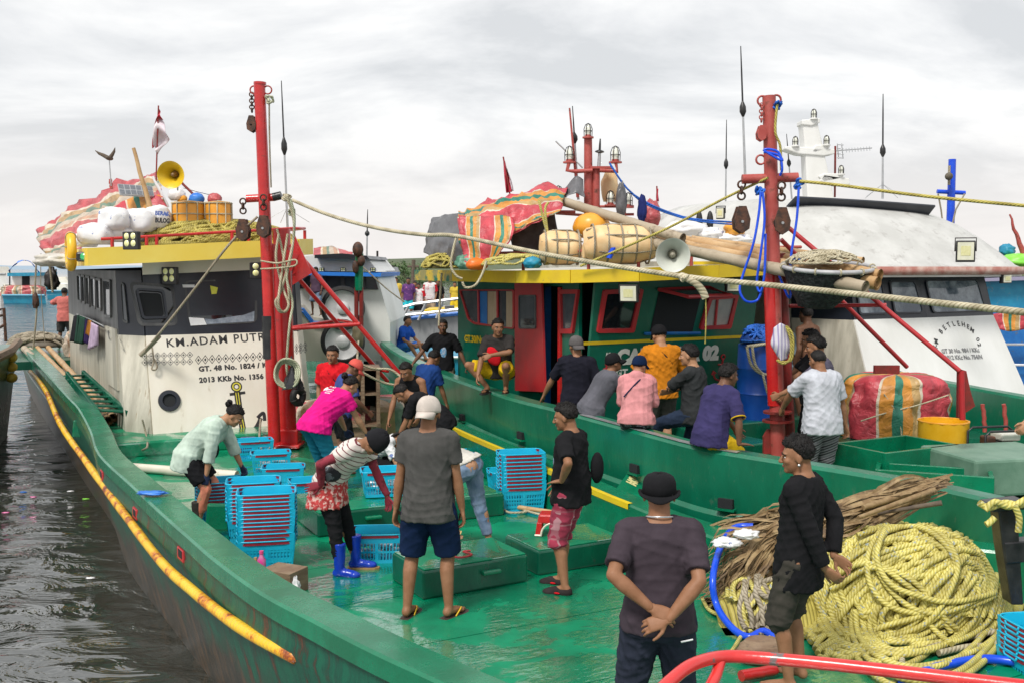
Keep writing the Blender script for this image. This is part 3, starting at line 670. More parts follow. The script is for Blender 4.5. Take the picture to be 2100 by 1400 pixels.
def hair_part(J,kind,hat):
 T,hp_,hh,HR,hc=J['T'],J['hp_'],J['hh'],J['HR'],J['hc']
 n,m=48,30;vs=[]
 vol={'short':.035,'buzz':.015,'full':.06,'spiky':.04,'bun':.045,'long':.06}.get(kind,.05)
 for i in range(m+1):
  p=math.pi*i/m
  for k in range(n):
   a=2*math.pi*k/n;d=Vector((math.sin(p)*math.cos(a),math.sin(p)*math.sin(a),math.cos(p)))
   edge=.36 if d.y>.45 else(.36-(.45-d.y)*1.15)
   if abs(d.x)>.72 and d.y>-.1:edge=max(edge,-.12 if d.y<.3 else.1)
   edge=max(edge,-.50 if kind!='long' else-.9)
   low=edge+noise.noise(d*9)*.06
   f=min(1,max(0,(d.z-low)/.14))
   if hat and kind!='long':f*=.75
   nz=(noise.noise(d*(7 if kind=='full' else 11))*.8+noise.noise(d*23)*.8)*vol
   g=vol+nz
   if kind=='spiky':g+=abs(noise.noise(d*14))*.22*max(0,d.z);
   if kind in('short','spiky','full'):g+=.03*max(0,d.z)
   if hat:g=min(g,.03)
   r=Vector((.335+g,.415+g,.38+g));q=Vector((d.x*r.x,d.y*r.y-.04,d.z*r.z+.13));sh=Vector((d.x*.29,d.y*.35-.04,d.z*.33+.13))
   vs.append(hc+HR@(sh.lerp(q,f)*hh))
 F=[(i*n+(k+1)%n,i*n+k,(i+1)*n+k,(i+1)*n+(k+1)%n)for i in range(m)for k in range(n)]
 b=MB();b.add(vs,F)
 if kind=='bun':
  for k in range(6):
   a=k*1.05;b.tube(cr([hp_(.06*math.cos(a),-.42,.30+.06*math.sin(a)),hp_(.16*math.cos(a),-.55,.34+.16*math.sin(a)),hp_(.10*math.cos(a+.8),-.66,.35+.10*math.sin(a+.8)),hp_(0,-.56,.34)],4),.055*hh,7)
 if kind=='long':
  for k in range(7):
   x=-.24+k*.08;b.tube(cr([hp_(x,-.36,.0),hp_(x*1.1,-.46,-.3),hp_(x*1.0,-.46,-.62-.06*(k%3))],4),[.10*hh]*8+[.04*hh],7)
 if J['v']<.0115 and not hat:
  rn=random.Random(int(T.location.x*50));L_={'buzz':.03,'short':.09,'full':.12,'spiky':.12,'bun':.06}.get(kind,.08)
  for q in range(420 if L_>.05 else 0):
   v=vs[rn.randrange(n*2,n*17)];d=HR.inverted()@(v-hc)/hh
   if d.z<.30 and d.y>-.05:continue
   if d.z<-.05:continue
   d2=(d+Vector((rn.gauss(0,.25),rn.gauss(0,.25),.25*L_/.2+rn.gauss(0,.15)))).normalized();u_=HR@d2 .cross(Vector((rn.random(),rn.random(),.3))).normalized()*.028*hh;w_=u_.cross(HR@d2).normalized()*.028*hh;t_=v+HR@d2*L_*rn.uniform(.5,1)*hh*.6
   b.add([v-u_,v+u_,v+w_,t_],[(0,1,3),(1,2,3),(2,0,3)])
 b.build('hair',HAIR,T,smooth=180)
def hat_part(J,hat):
 T,hp_,hh,HR,hc=J['T'],J['hp_'],J['hh'],J['HR'],J['hc'];kind,mat=hat[:2];yaw=hat[2]if len(hat)>2 else 0
 Q=Matrix.Rotation(R(yaw),3,'Z')
 def hq(x,y,z):v=Q@Vector((x,y,z));return hc+HR@(Vector((v.x,v.y-.03,v.z))*hh)
 def dome(z0,top,ra,rb,n=32,m=10,flat=1.0,nz=.0):
  P=[]
  for i in range(m+1):
   t=i/m;ang=t*math.pi/2;rr=math.cos(ang)**flat if i<m else.001
   P.append([hq(ra*rr*math.cos(2*math.pi*k/n),rb*rr*math.sin(2*math.pi*k/n),z0+top*math.sin(ang)+nz*noise.noise(Vector((i*.5,k*.7,0))))for k in range(n)])
  return P
 b=MB();n=32
 def addrings(P):
  vs=[p for r in P for p in r];F=[(i*n+k,i*n+(k+1)%n,(i+1)*n+(k+1)%n,(i+1)*n+k)for i in range(len(P)-1)for k in range(n)];b.add(vs,F)
 if kind=='cap':
  addrings([[hq(.375*math.cos(2*math.pi*k/n),.455*math.sin(2*math.pi*k/n),.06)for k in range(n)]]+dome(.14,.46,.385,.465,flat=.75));b.build('cap',mat,T,smooth=50,solid=.004)
  v=MB();v.grid([[hq(.36*math.sin(a)*(1-.12*t),.40*math.cos(a)+.42*t*(math.cos(a)**.6 if math.cos(a)>0 else 0),.10-.16*t*t-.10*abs(math.sin(a))**2*t)for t in(0,.33,.66,1)]for a in[R(x)for x in range(-72,73,12)]])
  v.build('visor',mat,T,smooth=60,solid=.006)
  v=MB();v.ball(hq(0,0,.60),(.03*hh,)*3,8,5);v.build('button',mat,T,smooth=180)
 elif kind=='bucket':
  addrings([[hq(.40*math.cos(2*math.pi*k/n),.48*math.sin(2*math.pi*k/n),.08)for k in range(n)]]+dome(.26,.26,.375,.455,flat=.5,nz=.02));b.build('bucket_hat',mat,T,smooth=50,solid=.005)
  v=MB();v.grid([[hq((.40+.09*t)*math.cos(a),(.47+.10*t)*math.sin(a),.07-.13*t+.17*t*(abs(math.cos(a))**3)+.025*t*math.sin(5*a))for t in(0,.33,.66,1)]for a in[2*math.pi*k/36 for k in range(37)]])
  v.build('brim',mat,T,smooth=60,solid=.006)
 elif kind=='beanie':
  addrings([[hq(.40*math.cos(2*math.pi*k/n),.49*math.sin(2*math.pi*k/n),.0)for k in range(n)]]+dome(.10,.62,.40,.49,flat=.8,nz=.05));b.build('beanie',mat,T,smooth=50,solid=.008)
def shoe_parts(J,shoes):
 T,h=J['T'],J['h'];kind,mat=shoes[:2];mat2=shoes[2]if len(shoes)>2 else mat
 for s in(1,-1):
  a=J['ank'][s];fd=J['fd'][s];fd=Vector((fd.x,fd.y,fd.z));sd=fd.cross(Vector((0,0,1))).normalized();z0=a.z-.042*h;up=sd.cross(fd).normalized()
  o=a-up*.046*h
  def f(x,y,z):return o+sd*x*h+fd*y*h+up*z*h
  def sole(mb,z,t,k=1.0):
   out=[(0,-.045),(.020,-.040),(.024,-.01),(.024,.03),(.030,.065),(.028,.10),(.012,.122),(-.008,.124),(-.026,.10),(-.030,.065),(-.024,.03),(-.024,-.01),(-.020,-.040)]
   P=[f(x*k,y*k+(.0),z)for x,y in out];mb.prism(P[::-1],up*t*h)
  if kind=='flip':
   b=MB();sole(b,-.006,.011,1.05);sl=b.build('flip_flop',mat,T,bevel=.002)
   b=MB();b.tube(cr([f(.024,.02,.005),f(.022,.055,.030),f(.004,.085,.026),f(.002,.094,.006)],5),.0036*h,6);b.tube(cr([f(-.024,.02,.005),f(-.022,.055,.030),f(-.0,.085,.026)],5),.0036*h,6);b.build('strap',mat2,sl,smooth=180)
  elif kind=='boot':
   b=PR();b.tube([f(0,0,.012),f(0,-.002,.07),f(0,-.004,.19)],[.030*h,.030*h,.038*h],16);b.cap(f(0,.0,.022),f(0,.075,.016),.030*h,.025*h);b.ball(f(0,.09,.014),(.030*h,.034*h,.022*h));b.ball(f(0,-.015,.018),(.029*h,.031*h,.026*h))
   V,F=vox(b,.008,2,.003,3);bo=npobj('boot',[(V,F,0)],[mat],T)
   b=MB();sole(b,-.010,.013,1.12);b.build('sole',mat2,bo,bevel=.002)
  elif kind=='clog':
   b=PR();b.cap(f(0,-.012,.016),f(0,.08,.010),.028*h,.024*h);b.ball(f(0,.088,.008),(.030*h,.036*h,.018*h));b.ball(f(0,.045,.022),(.026*h,.04*h,.020*h))
   V,F=vox(b,.007,2);bo=npobj('shoe',[(V,F,0)],[mat],T)
   b=MB();sole(b,-.008,.008,1.1);b.build('sole',mat,bo)
   b=MB()
   for q in(1,-1):b.ball(f(.029*q,.035,.014),(.004*h,.016*h,.005*h),8,6,Matrix((sd,fd,up)).transposed())
   b.build('inset',mat2,bo)
  elif kind=='sandal':
   b=MB();sole(b,-.008,.014,1.05);sl=b.build('sandal',mat,T,bevel=.002)
   b=MB()
   for y in(.06,.035):b.tube(cr([f(.028,y,.0),f(.018,y+.01,.026),f(-.018,y+.01,.026),f(-.028,y,.0)],5),.006*h,6)
   b.tube(cr([f(.024,-.02,.02),f(0,-.035,.034),f(-.024,-.02,.02),f(0,.012,.04)],5,True),.004*h,6,closed=True);b.build('strap',mat2,sl,smooth=180)
WZ=-1.0
b=MB();
b.grid([[(x,y,WZ)for y in(-60,0,40,120,400,1500,5000)]for x in(-4000,-900,-200,-40,0,40,200,900,4000)])
tag(b.build('water',WATER),kind='structure')
b=MB();b.box((0,200,-6),(6000,6000,.5));tag(b.build('seabed',M('mud',(.03,.028,.02),rough=.9)),kind='structure')
class Panel:
 def __init__(s,bl,br,tl,tr):s.c=[Vector(x)for x in(bl,br,tl,tr)];s.n=((s.c[1]-s.c[0]).cross(s.c[2]-s.c[0])).normalized()
 def hit(s,px,py,off=0.0):
  r=ray(px,py);o=Vector((0,0,EYE));t=(s.c[0]+s.n*off-o).dot(s.n)/r.dot(s.n);return o+r*t
 def P(s,u,v,off=0.0):a=s.c[0].lerp(s.c[1],u);b_=s.c[2].lerp(s.c[3],u);return a.lerp(b_,v)+s.n*off
def rounded(poly,r=.25,n=3):
 out=[];N=len(poly)
 for i in range(N):
  p,a,c=poly[i],poly[i-1],poly[(i+1)%N]
  A=p.lerp(a,min(.45,r/(a-p).length));C=p.lerp(c,min(.45,r/(c-p).length))
  for k in range(n+1):
   t=k/n;out.append(A*(1-t)**2+p*2*t*(1-t)+C*t*t)
 return out
def window(parent,pan,pts,frame,pane,fw=.05,fd=.05,r=.08,pix=True,name='window',off=0.0,recess=.0,label=None):
 P=[pan.hit(x,y)if pix else pan.P(x,y)for x,y in pts];n=pan.n
 P=rounded(P,r)if r else P;c=sum(P,Vector())/len(P)
 inner=[c+(p-c)*(1-fw/max(.05,(p-c).length))for p in P]
 b=MB();N=len(P)
 vs=[p+n*off for p in P]+[p+n*(off+fd)for p in P]+[p+n*(off+fd)for p in inner]+[p+n*(off-.01)for p in inner]
 F=[]
 for i in range(N):
  j=(i+1)%N
  for k in range(3):F.append((k*N+i,k*N+j,(k+1)*N+j,(k+1)*N+i))
 b.add(vs,F);w=b.build(name,frame,parent,world=True,fix=True,smooth=35,label=label)
 if pane is not None:
  b=MB();b.add([p+n*(off+.008-recess)for p in inner],[tuple(range(N))]);b.build('pane',pane,w,world=True)
 return w
A1=R(28)
boat1=thing('fishing_boat','nearest green fishing boat with cream wheelhouse, crates and hatches on its wet deck','fishing boat',(-5.2,14.7,0),A1)
def L1(x,y,z=0.0):return Vector((-5.2+x*math.cos(A1)-y*math.sin(A1),14.7+x*math.sin(A1)+y*math.cos(A1),z))
railL=[(-14.0,28.8,.66),(-12.6,26.2,.66),(-11.3,23.8,.64),(-9.1,19.8,.62),(-6.95,15.9,.60),(-6.3,14.75,.58),(-5.62,13.5,.46)]+[tuple(W(x,y,.45))for x,y in((201,930),(268,994),(330,1052),(390,1105),(436,1145),(503,1195),(565,1233),(638,1270),(700,1303),(770,1338),(835,1368),(900,1398))]
railL+=[(.0,4.75,.46),(.2,4.3,.47),(.4,3.8,.48),(.8,3.2,.5),(1.6,2.7,.52),(2.8,2.5,.56),(4.2,3.0,.6),(5.6,4.6,.62)]
railR=[(-9.0,33.0,.66),(-6.9,29.0,.66),(-5.9,27.0,.64),(-4.3,23.6,.62),(-2.6,19.6,.60),(-1.75,17.2,.5)]+[tuple(W(x,y,.45))for x,y in((870,826),(930,858),(1010,893),(1140,945),(1270,1000),(1340,1027),(1400,1050),(1470,1073),(1540,1097))]
railR+=[(2.45,8.26,.45),(3.1,8.22,.44),(3.7,8.02,.44),(4.3,7.6,.46),(5.0,6.6,.55),(5.6,5.5,.6)]
def sweep(path,prof,sgn,mb,closed=False):
 P=cr(path,4);N=len(P);rows=[]
 for i in range(N):
  d=P[min(i+1,N-1)]-P[max(i-1,0)];d.z=0;d.normalize();o=Vector((d.y,-d.x,0))*sgn
  rows.append([P[i]+o*a+Vector((0,0,z))for a,z in(prof(P[i],i/(N-1))if callable(prof)else prof)])
 mb.grid(rows);return rows
CAPP=[(-.27,-.44),(-.27,-.02),(-.255,0.0),(-.02,0.0),(0,-.015),(0,-.13),(-.035,-.15)]
def hullp(p,t):dz=WZ-.5-p.z;return[(-.035,-.15),(-.045,-.24),(-.03,-.30),(-.06,-.42),(-.14,-.75),(-.3,dz*.72),(-.55,dz)]
for path,sg in((railL,1),(railR,-1)):
 b=MB();sweep(path,CAPP,sg,b);b.build('bulwark_rail',GREEN,boat1,world=True,smooth=30,fix=True)
 b=MB();sweep(path,hullp,sg,b);b.build('hull',HULL1,boat1,world=True,smooth=40,fix=True)
b=MB();sweep(railR[7:12],[(-.275,-.05),(-.275,.004),(-.225,.006)],-1,b);b.build('yellow_trim',YEL2,boat1,world=True,fix=True)
fp=[(-10.6,22.4,.36),(-8.9,19.4,.30),(-6.98,15.7,.2)]+[tuple(W(x,y,z))for x,y,z in((180,950,.1),(250,1046,.08),(330,1150,.08),(395,1210,.08),(460,1262,.09),(530,1308,.10),(612,1350,.11))]
b=MB();P=cr(fp,8);rs=[.043+.007*noise.noise(p*2)for i,p in enumerate(P)];rs[0]=rs[-1]=.02;b.tube(P,rs,10);b.build('fender_pipe',FENDER,boat1,world=True,smooth=60)
PL=cr([Vector(q)for q in railL],6)
for x,y in((206,974),(274,1053),(364,1137)):
 r_=ray(x,y);best=min(range(1,len(PL)-1),key=lambda i:abs(PL[i].x/PL[i].y-r_.x/r_.y)+(0 if PL[i].y>5 else 9));p=PL[best];d=(PL[best+1]-PL[best-1]);d.z=0;d.normalize();o=Vector((d.y,-d.x,0));c=D(x,y,p.y);c=Vector((p.x,p.y,c.z))-o*.075
 b=MB();b.beam(c-d*.10,c+d*.10,.10,.11);sc_=b.build('scupper',REDF,boat1,world=True,bevel=.012);b=MB();b.beam(c-d*.045+Vector((0,0,.01)),c+d*.075+Vector((0,0,.01)),.106,.065);b.build('scupper_hole',INTR,sc_,world=True)
def clip(poly,p,n):
 out=[]
 for i in range(len(poly)):
  a,c=poly[i-1],poly[i];da,dc=(a-p).dot(n),(c-p).dot(n)
  if(da>=0)!=(dc>=0):out.append(a.lerp(c,da/(da-dc)))
  if dc>=0:out.append(c)
 return out
inL=[p for p in cr([Vector(q)for q in railL],2)];inR=[p for p in cr([Vector(q)for q in railR],2)]
def inset(P,s,d0):
 out=[]
 for i,p in enumerate(P):
  d=P[min(i+1,len(P)-1)]-P[max(i-1,0)];d.z=0;d.normalize();out.append(Vector((p.x-d.y*s*d0,p.y+d.x*s*d0,0)))
 return out
deckpoly=inset(inL,1,.12)+inset(inR,-1,.12)[::-1]
ux,uy=Vector((math.cos(A1),math.sin(A1),0)),Vector((-math.sin(A1),math.cos(A1),0));O1=Vector((-5.2,14.7,0))
edges=[-12.5,-11.3,-10.1,-9.0,-7.95,-6.9,-5.85,-4.7,-3.5,-2.3,-1.1,-.35]
for a,c in zip(edges[:-1],edges[1:]):
 q=clip(clip(deckpoly,O1+uy*(a+.006),uy),O1+uy*(c-.006),-uy)
 if len(q)<3:continue
 b=MB();b.prism([v+Vector((0,0,-.02))for v in q],(0,0,.02));b.build('deck_panel',DECK,boat1,world=True,fix=True)
b=MB();b.prism([v+Vector((0,0,-.08))for v in deckpoly],(0,0,.052));b.build('deck_base',GREEND,boat1,world=True,fix=True)
q=clip(deckpoly,O1+uy*-.62,uy);b=MB();b.prism([v+Vector((0,0,-.01))for v in q],(0,0,.22));b.build('side_deck',wet_deck('side_deck_paint',(.002,.13,.06),(.008,.25,.12)),boat1,world=True,fix=True,bevel=.03)
for px,py in((424,1100),(150,905)):
 p=W(px,py,.0);b=MB();b.beam(p+Vector((0,0,.2)),p+Vector((.36,.12,.16)),.08,.26);b.build('knee_bracket',GREEN,boat1,world=True,bevel=.02)
def ring(f,z,tilt=0.0,w=2.28,back=9.4):return[Vector(v)for v in((0,f,z),(w,f,z+tilt),(w+.2,f+.42,z+tilt),(w+.2,back,z+tilt),(-.30,back,z),(-.30,f+.45,z))]
Rg=[ring(0,.19),ring(.47,1.60,.0),ring(.66,2.56,.1)]
wall=[]
for lv,(nm,mats)in enumerate((('lower_wall',[CREAM,CREAMD]),('upper_wall',[NAVY,NAVYD]))):
 lo,hi=Rg[lv],Rg[lv+1]
 for i in range(6):
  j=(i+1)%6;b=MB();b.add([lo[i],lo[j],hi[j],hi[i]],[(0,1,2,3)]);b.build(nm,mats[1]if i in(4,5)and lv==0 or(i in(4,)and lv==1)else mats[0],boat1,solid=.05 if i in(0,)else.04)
def lw(v):return Matrix.Translation(O1)@Matrix.Rotation(A1,4,'Z')@Vector(v)
fr=Panel(lw(Rg[0][0]),lw(Rg[0][1]),lw(Rg[1][0]),lw(Rg[1][1]))
fr2=Panel(lw(Rg[1][0]),lw(Rg[1][1]),lw(Rg[2][0]),lw(Rg[2][1]))
sd1=Panel(lw(Rg[0][4]),lw(Rg[0][5]),lw(Rg[1][4]),lw(Rg[1][5]));sd2=Panel(lw(Rg[1][4]),lw(Rg[1][5]),lw(Rg[2][4]),lw(Rg[2][5]))
ch1=Panel(lw(Rg[0][5]),lw(Rg[0][0]),lw(Rg[1][5]),lw(Rg[1][0]));ch2=Panel(lw(Rg[1][5]),lw(Rg[1][0]),lw(Rg[2][5]),lw(Rg[2][0]))
for p_ in(fr,fr2,sd1,sd2,ch1,ch2):p_.c=[c+p_.n*.022 for c in p_.c]
b=MB();b.add([Rg[0][0]+Vector((0,-.03,-.01)),Rg[0][1]+Vector((0,-.03,-.01)),Rg[0][1]+Vector((0,.1,.05)),Rg[0][0]+Vector((0,.1,.05))],[(0,1,2,3)]);b.build('base_trim',GREEN,boat1,solid=.04)
window(boat1,fr2,[(264,578),(356,585),(365,668),(284,669)],NAVYD,GLASSD,fw=.05,fd=.012,r=.09)
hw_=window(boat1,fr2,[(277,592),(336,595),(344,654),(291,656)],NAVY,None,fw=.04,fd=.05,r=.06,name='hatch_window',off=.01)
q=[fr2 .hit(x,y,.024)for x,y in((283,600),(330,602),(337,648),(296,650))];b=MB();b.add(rounded(q,.05),[tuple(range(16))]);b.build('opening',INTR,hw_,world=True)
w=window(boat1,fr2,[(376,576),(527,572),(527,662),(388,669)],NAVYD,GLASSD,fw=.04,fd=.012,r=.09)
q=[fr2 .hit(x,y,.016)for x,y in((387,651),(418,653),(424,666),(391,668))];b=MB();b.add(q,[(0,1,2,3)]);b.build('paper',PLASTW,w,world=True)
pts=[fr2 .hit(x,y,.015)for x,y in((424,665),(521,659),(522,638),(500,646),(470,650),(440,655),(420,654))];b=MB();b.add(pts,[tuple(range(7))]);b.build('plastic_sheet',M('clear_plastic_sheet',(.16,.19,.24),(.32,.36,.42),ns=9,rough=.2,bump=.4),w,world=True)
q=[fr2 .hit(x,y,.018)for x,y in((431,586),(447,590),(444,603),(434,604))];b=MB();b.add(q,[(0,1,2,3)]);b.build('yellow_sticker',M('yellow_sticker',(.6,.62,.05),(.75,.7,.1),ns=20),w,world=True)
q=[fr2 .hit(x,y,.018)for x,y in((374,584),(399,584),(399,590),(375,590))];b=MB();b.add(q,[(0,1,2,3)]);b.build('name_plate',PLASTW,boat1,world=True)
window(boat1,ch2,[(249,578),(256,583),(264,664),(254,660)],NAVYD,GLASSG,fw=.03,fd=.02,r=.03)
for xa,xb,ya,yb in((160,168,562,619),(169,176,563,622),(178,186,565,628),(188,198,567,632),(199,209,570,636),(214,229,572,650)):
 window(boat1,sd2,[(xa,ya),(xb,ya+2),(xb+1,yb+2),(xa+2,yb)],NAVYD,GLASSG,fw=.06,fd=.03,r=.05)
q=[sd1 .hit(x,y,.012)for x,y in((216,668),(238,675),(243,800),(221,785))];b=MB();b.add(q,[(0,1,2,3)]);dr=b.build('door',CREAMD,boat1,world=True,solid=.03)
b=MB();b.tube([sd1 .hit(222,679,.02),sd1 .hit(222,679,.06),sd1 .hit(224,694,.06),sd1 .hit(224,694,.02)],.008,6);b.build('handle',NAVYD,dr,world=True)
b=MB();b.tube([ch1 .hit(243,692,.02),ch1 .hit(243,692,.07),ch1 .hit(250,712,.07),ch1 .hit(250,712,.02)],.008,6);b.build('handle',CREAMD,boat1,world=True)
b=MB();b.tube([sd1 .hit(158,645,.10),sd1 .hit(185,655,.10),sd1 .hit(213,669,.10)],.012,8);b.build('handrail',STEEL,boat1,world=True)
o=fr.hit(347,821,.0);b=MB();b.lathe([(.145,0),(.160,.012),(.155,.03),(.10,.035),(.09,.02),(.09,-.015)],o,fr.n,32);ph=b.build('porthole',NAVY,boat1,world=True,smooth=35)
b=MB();b.lathe([(0.001,.006),(.092,.006)],o,fr.n,32);b.build('glass',INTR,ph,world=True)
INK=M('black_lettering_paint',(.018,.018,.02),(.035,.034,.035),ns=30,rough=.5)
def write(par,pan,body,p0,p1,hpx,mat,bold=.004,sp=1.0,shear=0,off=.004,body_w=None):
 a,c=pan.hit(*p0),pan.hit(*p1);d=(c-a).normalized();up=pan.n.cross(d);size=(pan.hit(p0[0],p0[1]-hpx)-a).length/.70
 V,F=text_mesh(body,size,bold,'LEFT',sp,shear);sx=(c-a).length/V[:,0].max()
 b=MB();b.add([a+d*(v[0]*sx)+up*v[1]+pan.n*off for v in V],F);return b.build('lettering',mat,par,world=True)
write(boat1,fr,'KM.ADAM PUTRA',(341,712),(562,697),17,INK,.003,1.18)
write(boat1,fr,'GT. 48 No. 1824 / KKb',(408,761),(566,751),10,INK,.006,1.1)
write(boat1,fr,'2013 KKb No. 1356 / N',(409,784),(566,774),10,INK,.006,1.1)
b=MB();f=lambda x,y:fr.hit(x,y,.004)
for row,(xa,ya,xb,yb,n)in enumerate(((290,730,396,727,8),(290,743,396,741,8),(400,738,540,730,10),(604,712,630,707,3),(604,720,630,716,3))):
 for k in range(n):
  cx=xa+(xb-xa)*(k+.5)/n;cy=ya+(yb-ya)*(k+.5)/n;hx,hy=(xb-xa)/n*.5,(7.0 if row!=2 else 9.5)
  for s_,wd in((1.0,.22),(.36,.36)):
   o4=[(0,-1),(1,0),(0,1),(-1,0)]
   P=[f(cx+hx*s_*a,cy+hy*s_*e_)for a,e_ in o4];Q=[f(cx+hx*s_*(1-wd)*a,cy+hy*s_*(1-wd)*e_)for a,e_ in o4]
   if s_<.5:b.add(P,[(3,2,1,0)]);continue
   b.add(P+Q,[((i+1)%4,i,4+i,4+(i+1)%4)for i in range(4)])
b.build('painted_band',INK,boat1,world=True)
def stroke(pts,wpx,mat,nm='painted_anchor',off=.004):
 b=MB();P=cr([fr.hit(x,y,off)for x,y in pts],6)
 rows=[]
 for i in range(len(P)):
  d=(P[min(i+1,len(P)-1)]-P[max(i-1,0)]).normalized();s_=fr.n.cross(d)*(wpx*.0073/2);rows.append([P[i]-s_,P[i]+s_])
 b.grid(rows);return b.build(nm,mat,boat1,world=True)
INKY=M('yellow_lettering_paint',(.62,.55,.05),rough=.5)
stroke([(486,802),(492,845),(499,884)],13,INK);stroke([(486,804),(492,845),(499,882)],7,INKY,off=.006);stroke([(486,804),(492,845),(499,882)],3,INK,off=.008)
stroke([(471,808),(488,806),(503,804)],6,INK);stroke([(488,884),(505,890),(525,876),(535,856)],9,INK);stroke([(528,856),(540,846),(543,862)],7,INK)
b=MB();o=fr.hit(485,792,.004);b.lathe([(.030,0),(.085,0)],o,fr.n,24);b.build('painted_anchor',INK,boat1,world=True);b=MB();b.lathe([(.045,0.003),(.066,0.003)],o,fr.n,24);b.build('painted_anchor',INKY,boat1,world=True)
def rz_(x):return.055*(x+.8)
rp=[(-.80,.15),(2.22,.15),(2.62,.75),(2.62,9.9),(-.80,9.9)]
b=MB();b.prism([Vector((x,y,2.66+rz_(x)))for x,y in rp],(0,0,.05));b.build('soffit',CREAM,boat1,fix=True)
b=MB()
for i in range(5):
 (xa,ya),(xb,yb)=rp[i],rp[(i+1)%5];
 b.add([Vector((xa,ya,2.63+rz_(xa))),Vector((xb,yb,2.63+rz_(xb))),Vector((xb,yb,2.88+rz_(xb))),Vector((xa,ya,2.88+rz_(xa)))],[(0,1,2,3)])
b.build('fascia',YEL,boat1,solid=.06)
b=MB();b.prism([Vector((x,y,2.74+rz_(x)))for x,y in[(-.76,.2),(2.18,.2),(2.58,.8),(2.58,9.8),(-.76,9.8)]],(0,0,.04));b.build('roof',CREAMD,boat1,fix=True)
b=MB();b.add([Vector((0,.62,2.50)),Vector((2.28,.62,2.60)),Vector((2.28,.60,2.82)),Vector((0,.60,2.72))],[(0,1,2,3)]);b.build('brow_board',CREAM,boat1,solid=.03)
rl=[]
for x in(-.45,-.22,.02,.16,1.25,1.5,2.1):rl.append((x,.28))
b=MB();b.tube([Vector((-.6,.28,3.0+rz_(-.6))),Vector((.6,.28,3.02+rz_(.6))),Vector((2.2,.28,3.05+rz_(2.2))),Vector((2.5,.7,3.05+rz_(2.5))),Vector((2.5,4,3.05+rz_(2.5)))],.022,8);b.build('roof_rail',RED,boat1,smooth=60)
for x,y in rl+[(2.5,.7),(2.5,1.7)]:
 b=MB();b.cyl((x,y,2.82+rz_(x)),(x,y,3.02+rz_(x)),.026,n=8);b.build('rail_post',RED,boat1,smooth=60)
def led(parent,c,n,up,nx,ny,w_,h_,mat=BLACKP):
 n=Vector(n).normalized();up=Vector(up).normalized();s_=up.cross(n);rot=Matrix((s_,n,up)).transposed()
 b=MB();b.box(c,(w_,.07,h_),rot);o=b.build('floodlight',mat,parent,world=True,bevel=.012)
 for i in range(nx):
  for j in range(ny):
   p=Vector(c)+s_*(i-(nx-1)/2)*w_/nx*.86+up*((j-(ny-1)/2)*h_/ny*.80+h_*.05)+n*.036
   b=MB();r_=min(w_/nx,h_/ny)*.36;b.lathe([(.001,.016),(r_*.5,.014),(r_*.85,.006),(r_,.0)],p,n,16);b.build('lamp_lens',LEDY,o,world=True,smooth=40)
 return o
nf=fr2 .n;up_=Vector((0,0,1))
led(boat1,D(270,494,14.25),(-.42,-.9,0),up_,2,2,.28,.25);led(boat1,D(349,566,15.25),(-.42,-.9,0),up_,2,2,.28,.26);led(boat1,D(524,555,15.4),(.3,-.9,0),up_,1,2,.17,.25)
b=MB();b.box(D(169,527,14.6),(.16,.1,.14));sp=b.build('speaker_box',BLACKP,boat1,world=True,bevel=.03)
b=MB();b.lathe([(.001,.01),(.03,.012),(.05,0)],D(170,527,14.54),(-.3,-1,0),16);b.build('green_lens',M('green_lens',(.05,.45,.15),rough=.15),sp,world=True)
mb0=D(590,912,14.8);T0=D(577,470,mb0 .y)
b=MB();b.cyl(mb0+Vector((0,0,-.05)),T0,.135,.125,24);b.build('mast_post',RED,boat1,world=True,smooth=40)
b=MB();b.cyl(D(563,905,14.35),D(532,172,14.35),.088,.078,20);ms_=b.build('mast',RED,boat1,world=True,smooth=40)
b=MB();b.cyl(D(553,735,14.35),D(550.5,648,14.35),.0915,.0910,20);b.build('black_band',BLACKP,ms_,world=True,smooth=40)
b=MB();b.cyl(D(533,169,14.35),D(533,174,14.35),.086,n=20);b.build('mast_cap',RED,ms_,world=True)
b=MB();b.cyl(D(506,408,14.4),D(562,405,14.4),.055,n=16);b.build('cross_arm',RED,boat1,world=True,smooth=40);b=MB();b.cyl(D(560,405,14.4),D(577,401,14.4),.058,n=16);b.build('arm_plug',BLACKP,boat1,world=True,smooth=40)
b=MB();b.box(mb0+Vector((-.05,-.05,.02)),(.55,.45,.05));b.box(mb0+Vector((.0,-.0,.14)),(.36,.3,.22));b.build('mast_foot',RED,boat1,world=True,bevel=.02)
b=MB();b.beam(D(541,512,14.4),D(605,540,14.5),.05,.25);b.build('gusset',RED,boat1,world=True)
b=MB();b.add([D(600,470,14.5),D(600,585,14.5),D(640,560,14.5),D(612,500,14.5)],[(0,1,2,3)]);b.build('gusset',RED,boat1,world=True,solid=.02)
for p,q,r_ in((D(596,502,14.55),D(880,838,14.9),.035),(D(602,560,14.5),D(795,782,15.6),.032),(D(600,674,14.6),D(738,665,14.7),.03),(D(600,672,14.6),D(694,657,15.2),.026),(D(694,657,15.2),D(738,665,14.7),.022),(D(621,557,14.6),D(640,557,14.9),.02),(D(795,760,14.8),D(735,752,15.3),.026)):
 b=MB();b.cyl(p,q,r_,n=12);b.build('stay_pipe',RED,boat1,world=True,smooth=40)
def ringm(mb,c,r_,t_,ax=(0,1,0),sx=1.0):
 u,v,w_=basis(ax);mb.tube([Vector(c)+u*r_*sx*math.cos(a)+v*r_*math.sin(a)for a in[2*math.pi*k/14 for k in range(14)]],t_,6,closed=True)
for x,s_ in((521,1),(549,1)):
 b=MB();ringm(b,D(x,185,14.35),.055,.011);b.build('eye_ring',REDP,ms_,world=True,smooth=60)
